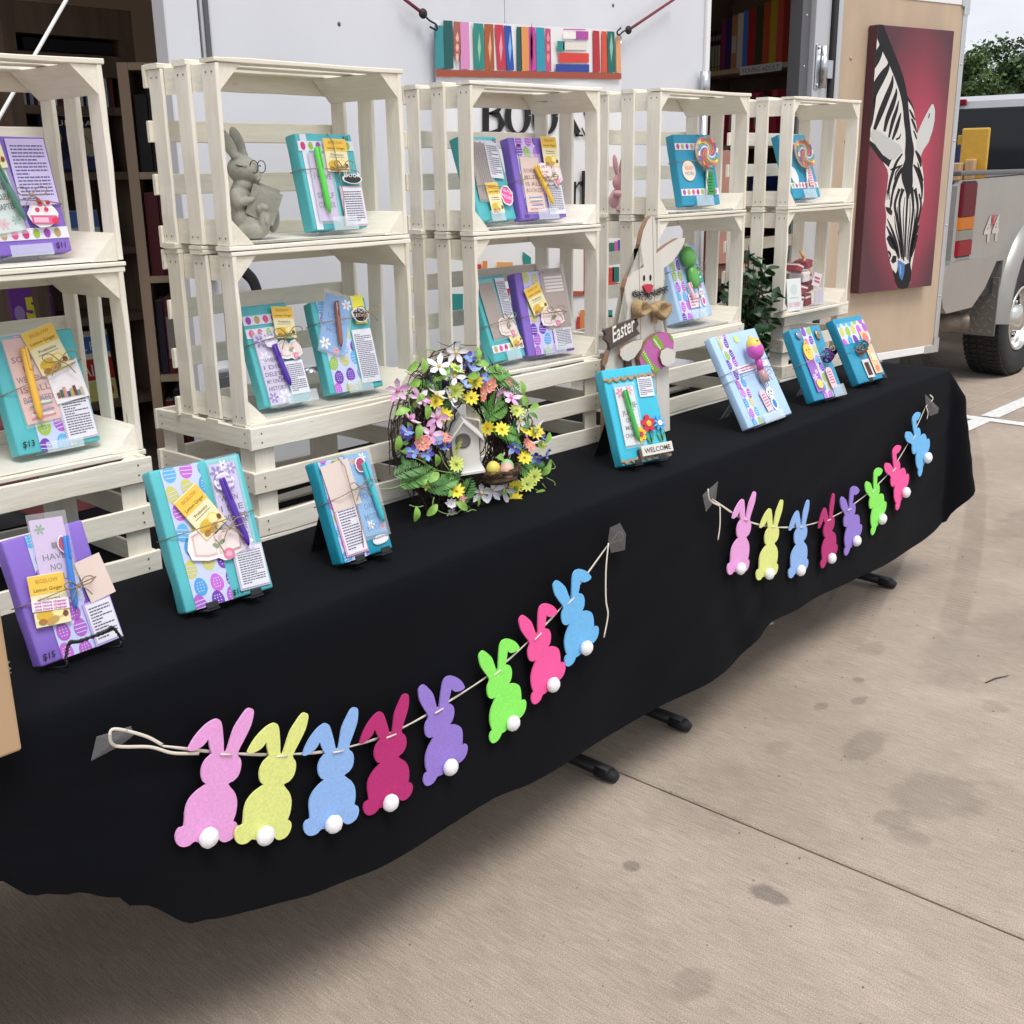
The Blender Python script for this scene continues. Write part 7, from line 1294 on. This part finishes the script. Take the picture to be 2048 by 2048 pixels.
for pts, c in (([(405, 1120), (440, 1092), (500, 1160), (520, 1220), (470, 1215), (430, 1190)], '#7fae3a'), ([(312, 1270), (335, 1215), (400, 1330), (480, 1400), (440, 1428), (380, 1380)], '#7fae3a'), ([(552, 1078), (588, 1108), (600, 1150), (575, 1140)], '#7fae3a')): b.flat([ep(*q) for q in pts], -.0168, pm(c))
for k in range(9): q = ep(335 + k * 10, 1245 + k * 18); b.flat(rect(q[0] - .003, q[0] + .003, q[1] - .0015, q[1] + .0015, .5), -.0172, pm('#e8ecd0')); q = ep(425 + k * 7, 1135 + k * 10); b.flat(rect(q[0] - .003, q[0] + .003, q[1] - .0015, q[1] + .0015, .5), -.0172, pm('#e8ecd0'))
b.build('egg_stripes', eg); efig([(460, 1290), (470, 1235), (520, 1205), (580, 1225), (598, 1250), (590, 1330), (520, 1372), (480, 1350)], .0175, m_ww, .006, 'paw', m_edge)

# ------------------------------------------------------------------ small displays: plush, plant, strawberry bag, card, wood post
m_pk = mat('pink_plush', (.66, .33, .37), .95, sheen=.6, bump=.9, bscale=600)
P = cell(4, 1, .028, .15); pl = thing('plush_bunny', 'small pink plush bunny peeking between the slats of the fourth stack', 'soft toy', P)
b = MB(); b.sphere((0, 0, .03), (.028, .026, .032), m_pk, 16, 12); b.sphere((0, -.006, .076), (.024, .022, .024), m_pk, 16, 12)
for s_ in (-1, 1): b.sphere((0, 0, 0), (.0085, .006, .028), m_pk, 12, 10, T((s_ * .014, .002, .12)) @ Matrix.Rotation(R(s_ * 14), 4, 'Y')); b.sphere((s_ * .026, -.016, .048), (.009, .016, .009), m_pk, 12, 8); b.sphere((s_ * .016, -.022, .008), (.012, .018, .01), m_pk, 12, 8)
b.build('body', pl); part('muzzle', pl, lambda b: b.sphere((0, -.024, .07), (.012, .008, .009), mat('pale_plush', (.75, .55, .55), .95, sheen=.6), 12, 8)); part('eye', pl, lambda b: b.sphere((-.01, -.027, .083), .0026, m_black, 8, 6)); part('eye', pl, lambda b: b.sphere((.01, -.027, .083), .0026, m_black, 8, 6))
m_pl = mat('glossy_dark_leaf', (.02, .065, .022), .35, var=.4, vscale=50, spec=.6); pt = thing('potted_plant', 'dark green leafy plant standing between the fourth and fifth stacks', 'plant', (2.35, .28, ZT + .006)); rd = random.Random(14)
part('pot', pt, lambda b: b.lathe([(.001, 0), (.04, 0), (.052, .075), (.055, .08), (.047, .08), (.044, .07), (.001, .07)], mat('dark_pot', (.03, .025, .022), .6), 20)); b = MB(); tips = []
for k in range(22):
    a = rd.uniform(0, 6.28); h_ = rd.uniform(.15, .46); rr = rd.uniform(.03, .12); pts = curve([(0, 0, .07), (rr * .25 * math.cos(a), rr * .25 * math.sin(a), h_ * .5), (rr * math.cos(a), rr * math.sin(a), h_)], 5); b.tube(pts, [.0035 * (1 - .7 * i / (len(pts) - 1)) for i in range(len(pts))], m_bark, 5); tips += pts[5:]
b.build('stem', pt); b = MB()
for k in range(330):
    p = Vector(rd.choice(tips)) + Vector((rd.gauss(0, .018), rd.gauss(0, .018), rd.gauss(0, .018))); d = Vector((rd.uniform(-1, 1), rd.uniform(-1, 1), rd.uniform(-.7, .5))).normalized(); nn_ = Vector((rd.uniform(-.6, .6), rd.uniform(-1, .2), rd.uniform(.1, 1))).normalized(); petal(b, p, d, nn_, rd.uniform(.03, .048), rd.uniform(.012, .019), m_pl, .15)
b.build('leaf', pt, kind='stuff')
P = cell(5, 0, .15, .06); sb = thing('strawberry_bag', 'clear gift bag of red and white strawberry treats in the last stack', 'gift bag', P, R(-4)); sb.scale = (1.3, 1.2, 1.12); m_sr = mat('red_stripe_paper', (.27, .013, .03), .5)
def cups(b):
    rq = random.Random(3)
    for i, (x, z, w2, h2, r_) in enumerate(((.0, .016, .03, .03, .1), (.045, .018, .026, .032, -.15), (.01, .05, .034, .026, .25), (.05, .056, .024, .03, -.3), (.022, .084, .03, .028, -.1), (.0, .11, .026, .022, .35), (.032, .118, .026, .022, -.2))):
        M = T((x + .012, -.004 + .006 * (i % 2), z)) @ Matrix.Rotation(r_, 4, 'Y'); b.box(-w2 / 2, w2 / 2, -.02, .02, -h2 / 2, h2 / 2, m_sr if i % 4 else pm('#ddd4d6'), M, bev=.002)
        for k in (.25,): b.box(-w2 / 2 - .0004, w2 / 2 + .0004, -.0206, .0204, h2 * k - h2 * .09, h2 * k + h2 * .09, pm('#e6dede') if i % 3 else m_sr, M)
part('treat', sb, cups)
part('ribbon', sb, lambda b: (b.tube([(.034, -.01, .135), (.045, -.02, .11), (.05, -.026, .085)], .004, mat('orange_ribbon', (.7, .3, .04), .4), 6, flatn=(0, 1, 0)), b.tube([(.034, -.01, .135), (.025, -.006, .155)], .004, mat('orange_ribbon', (.7, .3, .04), .4), 6)))
part('gift_label', sb, lambda b: (b.prism(rect(.05, .085, .055, .092, -.3), -.032, -.031, pm('#e3d6dc')), b.flat(rect(.055, .08, .066, .071, -.3), -.0325, pm('#b04a60')), b.flat(rect(.055, .08, .076, .081, -.3), -.0325, pm('#b04a60')), b.prism(rect(.06, .1, .005, .045, .1), -.033, -.032, pm('#c9c6d2'))))
b = MB(); prof = [(-.03, 0), (.1, 0), (.092, .06), (.07, .12), (.04, .15), (.03, .19), (.0, .185), (.02, .15), (-.015, .12), (-.028, .06)]; b.prism(prof, -.036, .03, mat('thin_cellophane', (.9, .92, .95), .1, alpha=.05, spec=.8)); b.build('cellophane', sb)
P = cell(5, 0, .058, .015); cd_ = thing('flavour_card', 'small white folded card beside the strawberry gift bag', 'card', P, R(-14), lean=R(8)); part('panel', cd_, lambda b: (b.box(0, .062, 0, .0012, 0, .098, pm('#dfe2e2')), text(b, 'JELLY BERRY', .031, .012, .02, pm('#d890a0'), -.0004, center=True, width=.054), b.flat(ell(.031, .065, .014, .016), -.0004, pm('#c9d6d6')), b.flat(rect(.012, .05, .038, .041), -.0004, pm('#b8c4c4')))); part('panel', cd_, lambda b: b.box(0, .062, .0013, .0025, .0, .098, pm('#9fb5b2'), Matrix.Rotation(R(-18), 4, 'X') @ T((0, 0, 0)) if False else T((0, .036, 0)) @ Matrix.Rotation(R(18), 4, 'X')))
b = MB(); m_oak = mat('light_oak', (.52, .36, .22), .5, col2=(.42, .27, .15), vscale=14, stretch=(1, 1, .08), bump=.2, bscale=90)
wpP = [atz(0, 1478, ZT), atz(20, 1466, ZT)]; p_ = aty(10, 1474, -.235)
sg = thing('wooden_sign_post', 'light oak upright standing in front of the table at the left edge', 'post', (p_.x - .034, p_.y - .03, 0))
b.box(-.03, .036, -.012, .012, p_.z - .004, p_.z + .48, m_oak, bev=.004); b.build('board', sg)
part('wire_loop', sg, lambda b: b.tube([(.036, 0, p_.z + .1 + .008 * math.cos(t * .6)) if t % 2 == 0 else (.041, 0, p_.z + .1 + .008 * math.cos(t * .6)) for t in range(6)], .001, m_steel, 5)); part('back_leg', sg, lambda b: b.box(-.2, -.17, .0, .02, 0, p_.z + .52, m_oak)); part('cross_rail', sg, lambda b: (b.box(-.169, -.031, -.01, .01, p_.z + .1, p_.z + .13, m_oak), b.box(-.169, -.031, -.01, .01, p_.z + .42, p_.z + .45, m_oak)))
sc.cycles.use_adaptive_sampling = True; sc.cycles.adaptive_threshold = .02; sc.cycles.use_denoising = True

q0 = aty(1447, 300, 1.22); ac = thing('padded_chair', 'rounded pinkish brown chair back glimpsed inside the right doorway', 'chair', (q0.x, 1.22, TF), R(-20)); m_lea = mat('pink_brown_leather', (.40, .20, .155), .5, var=.08, vscale=14); hb = q0.z - TF
part('backrest', ac, lambda b: b.prism([(-.10, hb * .52)] + [(-.10 + .11 * (1 - math.cos(R(a))) * .9, hb * .8 + hb * .2 * math.sin(R(a))) for a in range(0, 181, 15)] + [(.10, hb * .52)], -.03, .03, m_lea)); part('seat', ac, lambda b: b.box(-.2, .2, .031, .42, hb * .44, hb * .51, m_lea, bev=.02))
for x, y in ((-.17, .05), (.15, .05), (-.17, .38), (.15, .38)): part('leg', ac, lambda b: b.box(x, x + .03, y, y + .03, 0, hb * .438, m_black))

p_ = atz(1990, 1360, 0); b = MB(); b.tube([p_ + Vector((-.04, .012, .002)), p_ + Vector((0, 0, .005)), p_ + Vector((.05, -.02, .002))], [.0016, .002, .001], m_bark, 5); b.build('twig', label='thin dark twig lying on the concrete at the right edge', cat='twig')
p_ = skirt(1538, 1246); b = MB(); b.add([p_ + Vector((-.02, .012, .03)), p_ + Vector((.02, .012, .03)), p_ + Vector((.026, .0, -.012)), p_ + Vector((.004, .0, -.006))], [(0, 1, 2, 3)], m_tape); b.build('tape_tail', cloth)
rdg = random.Random(2)
gv = MB()
for k in range(260):
    x, y = rdg.uniform(-.3, 3.6), rdg.uniform(-1.25, .3); r_ = rdg.uniform(.001, .0032); gv.sphere((x, y, r_ * .5), (r_, r_ * .8, r_ * .6), mat('grit', (.22, .19, .16), .9, var=.4, vscale=5), 5, 4, smooth=False)
gv.build('grit', label='loose grit scattered over the concrete', cat='grit', kind='stuff')
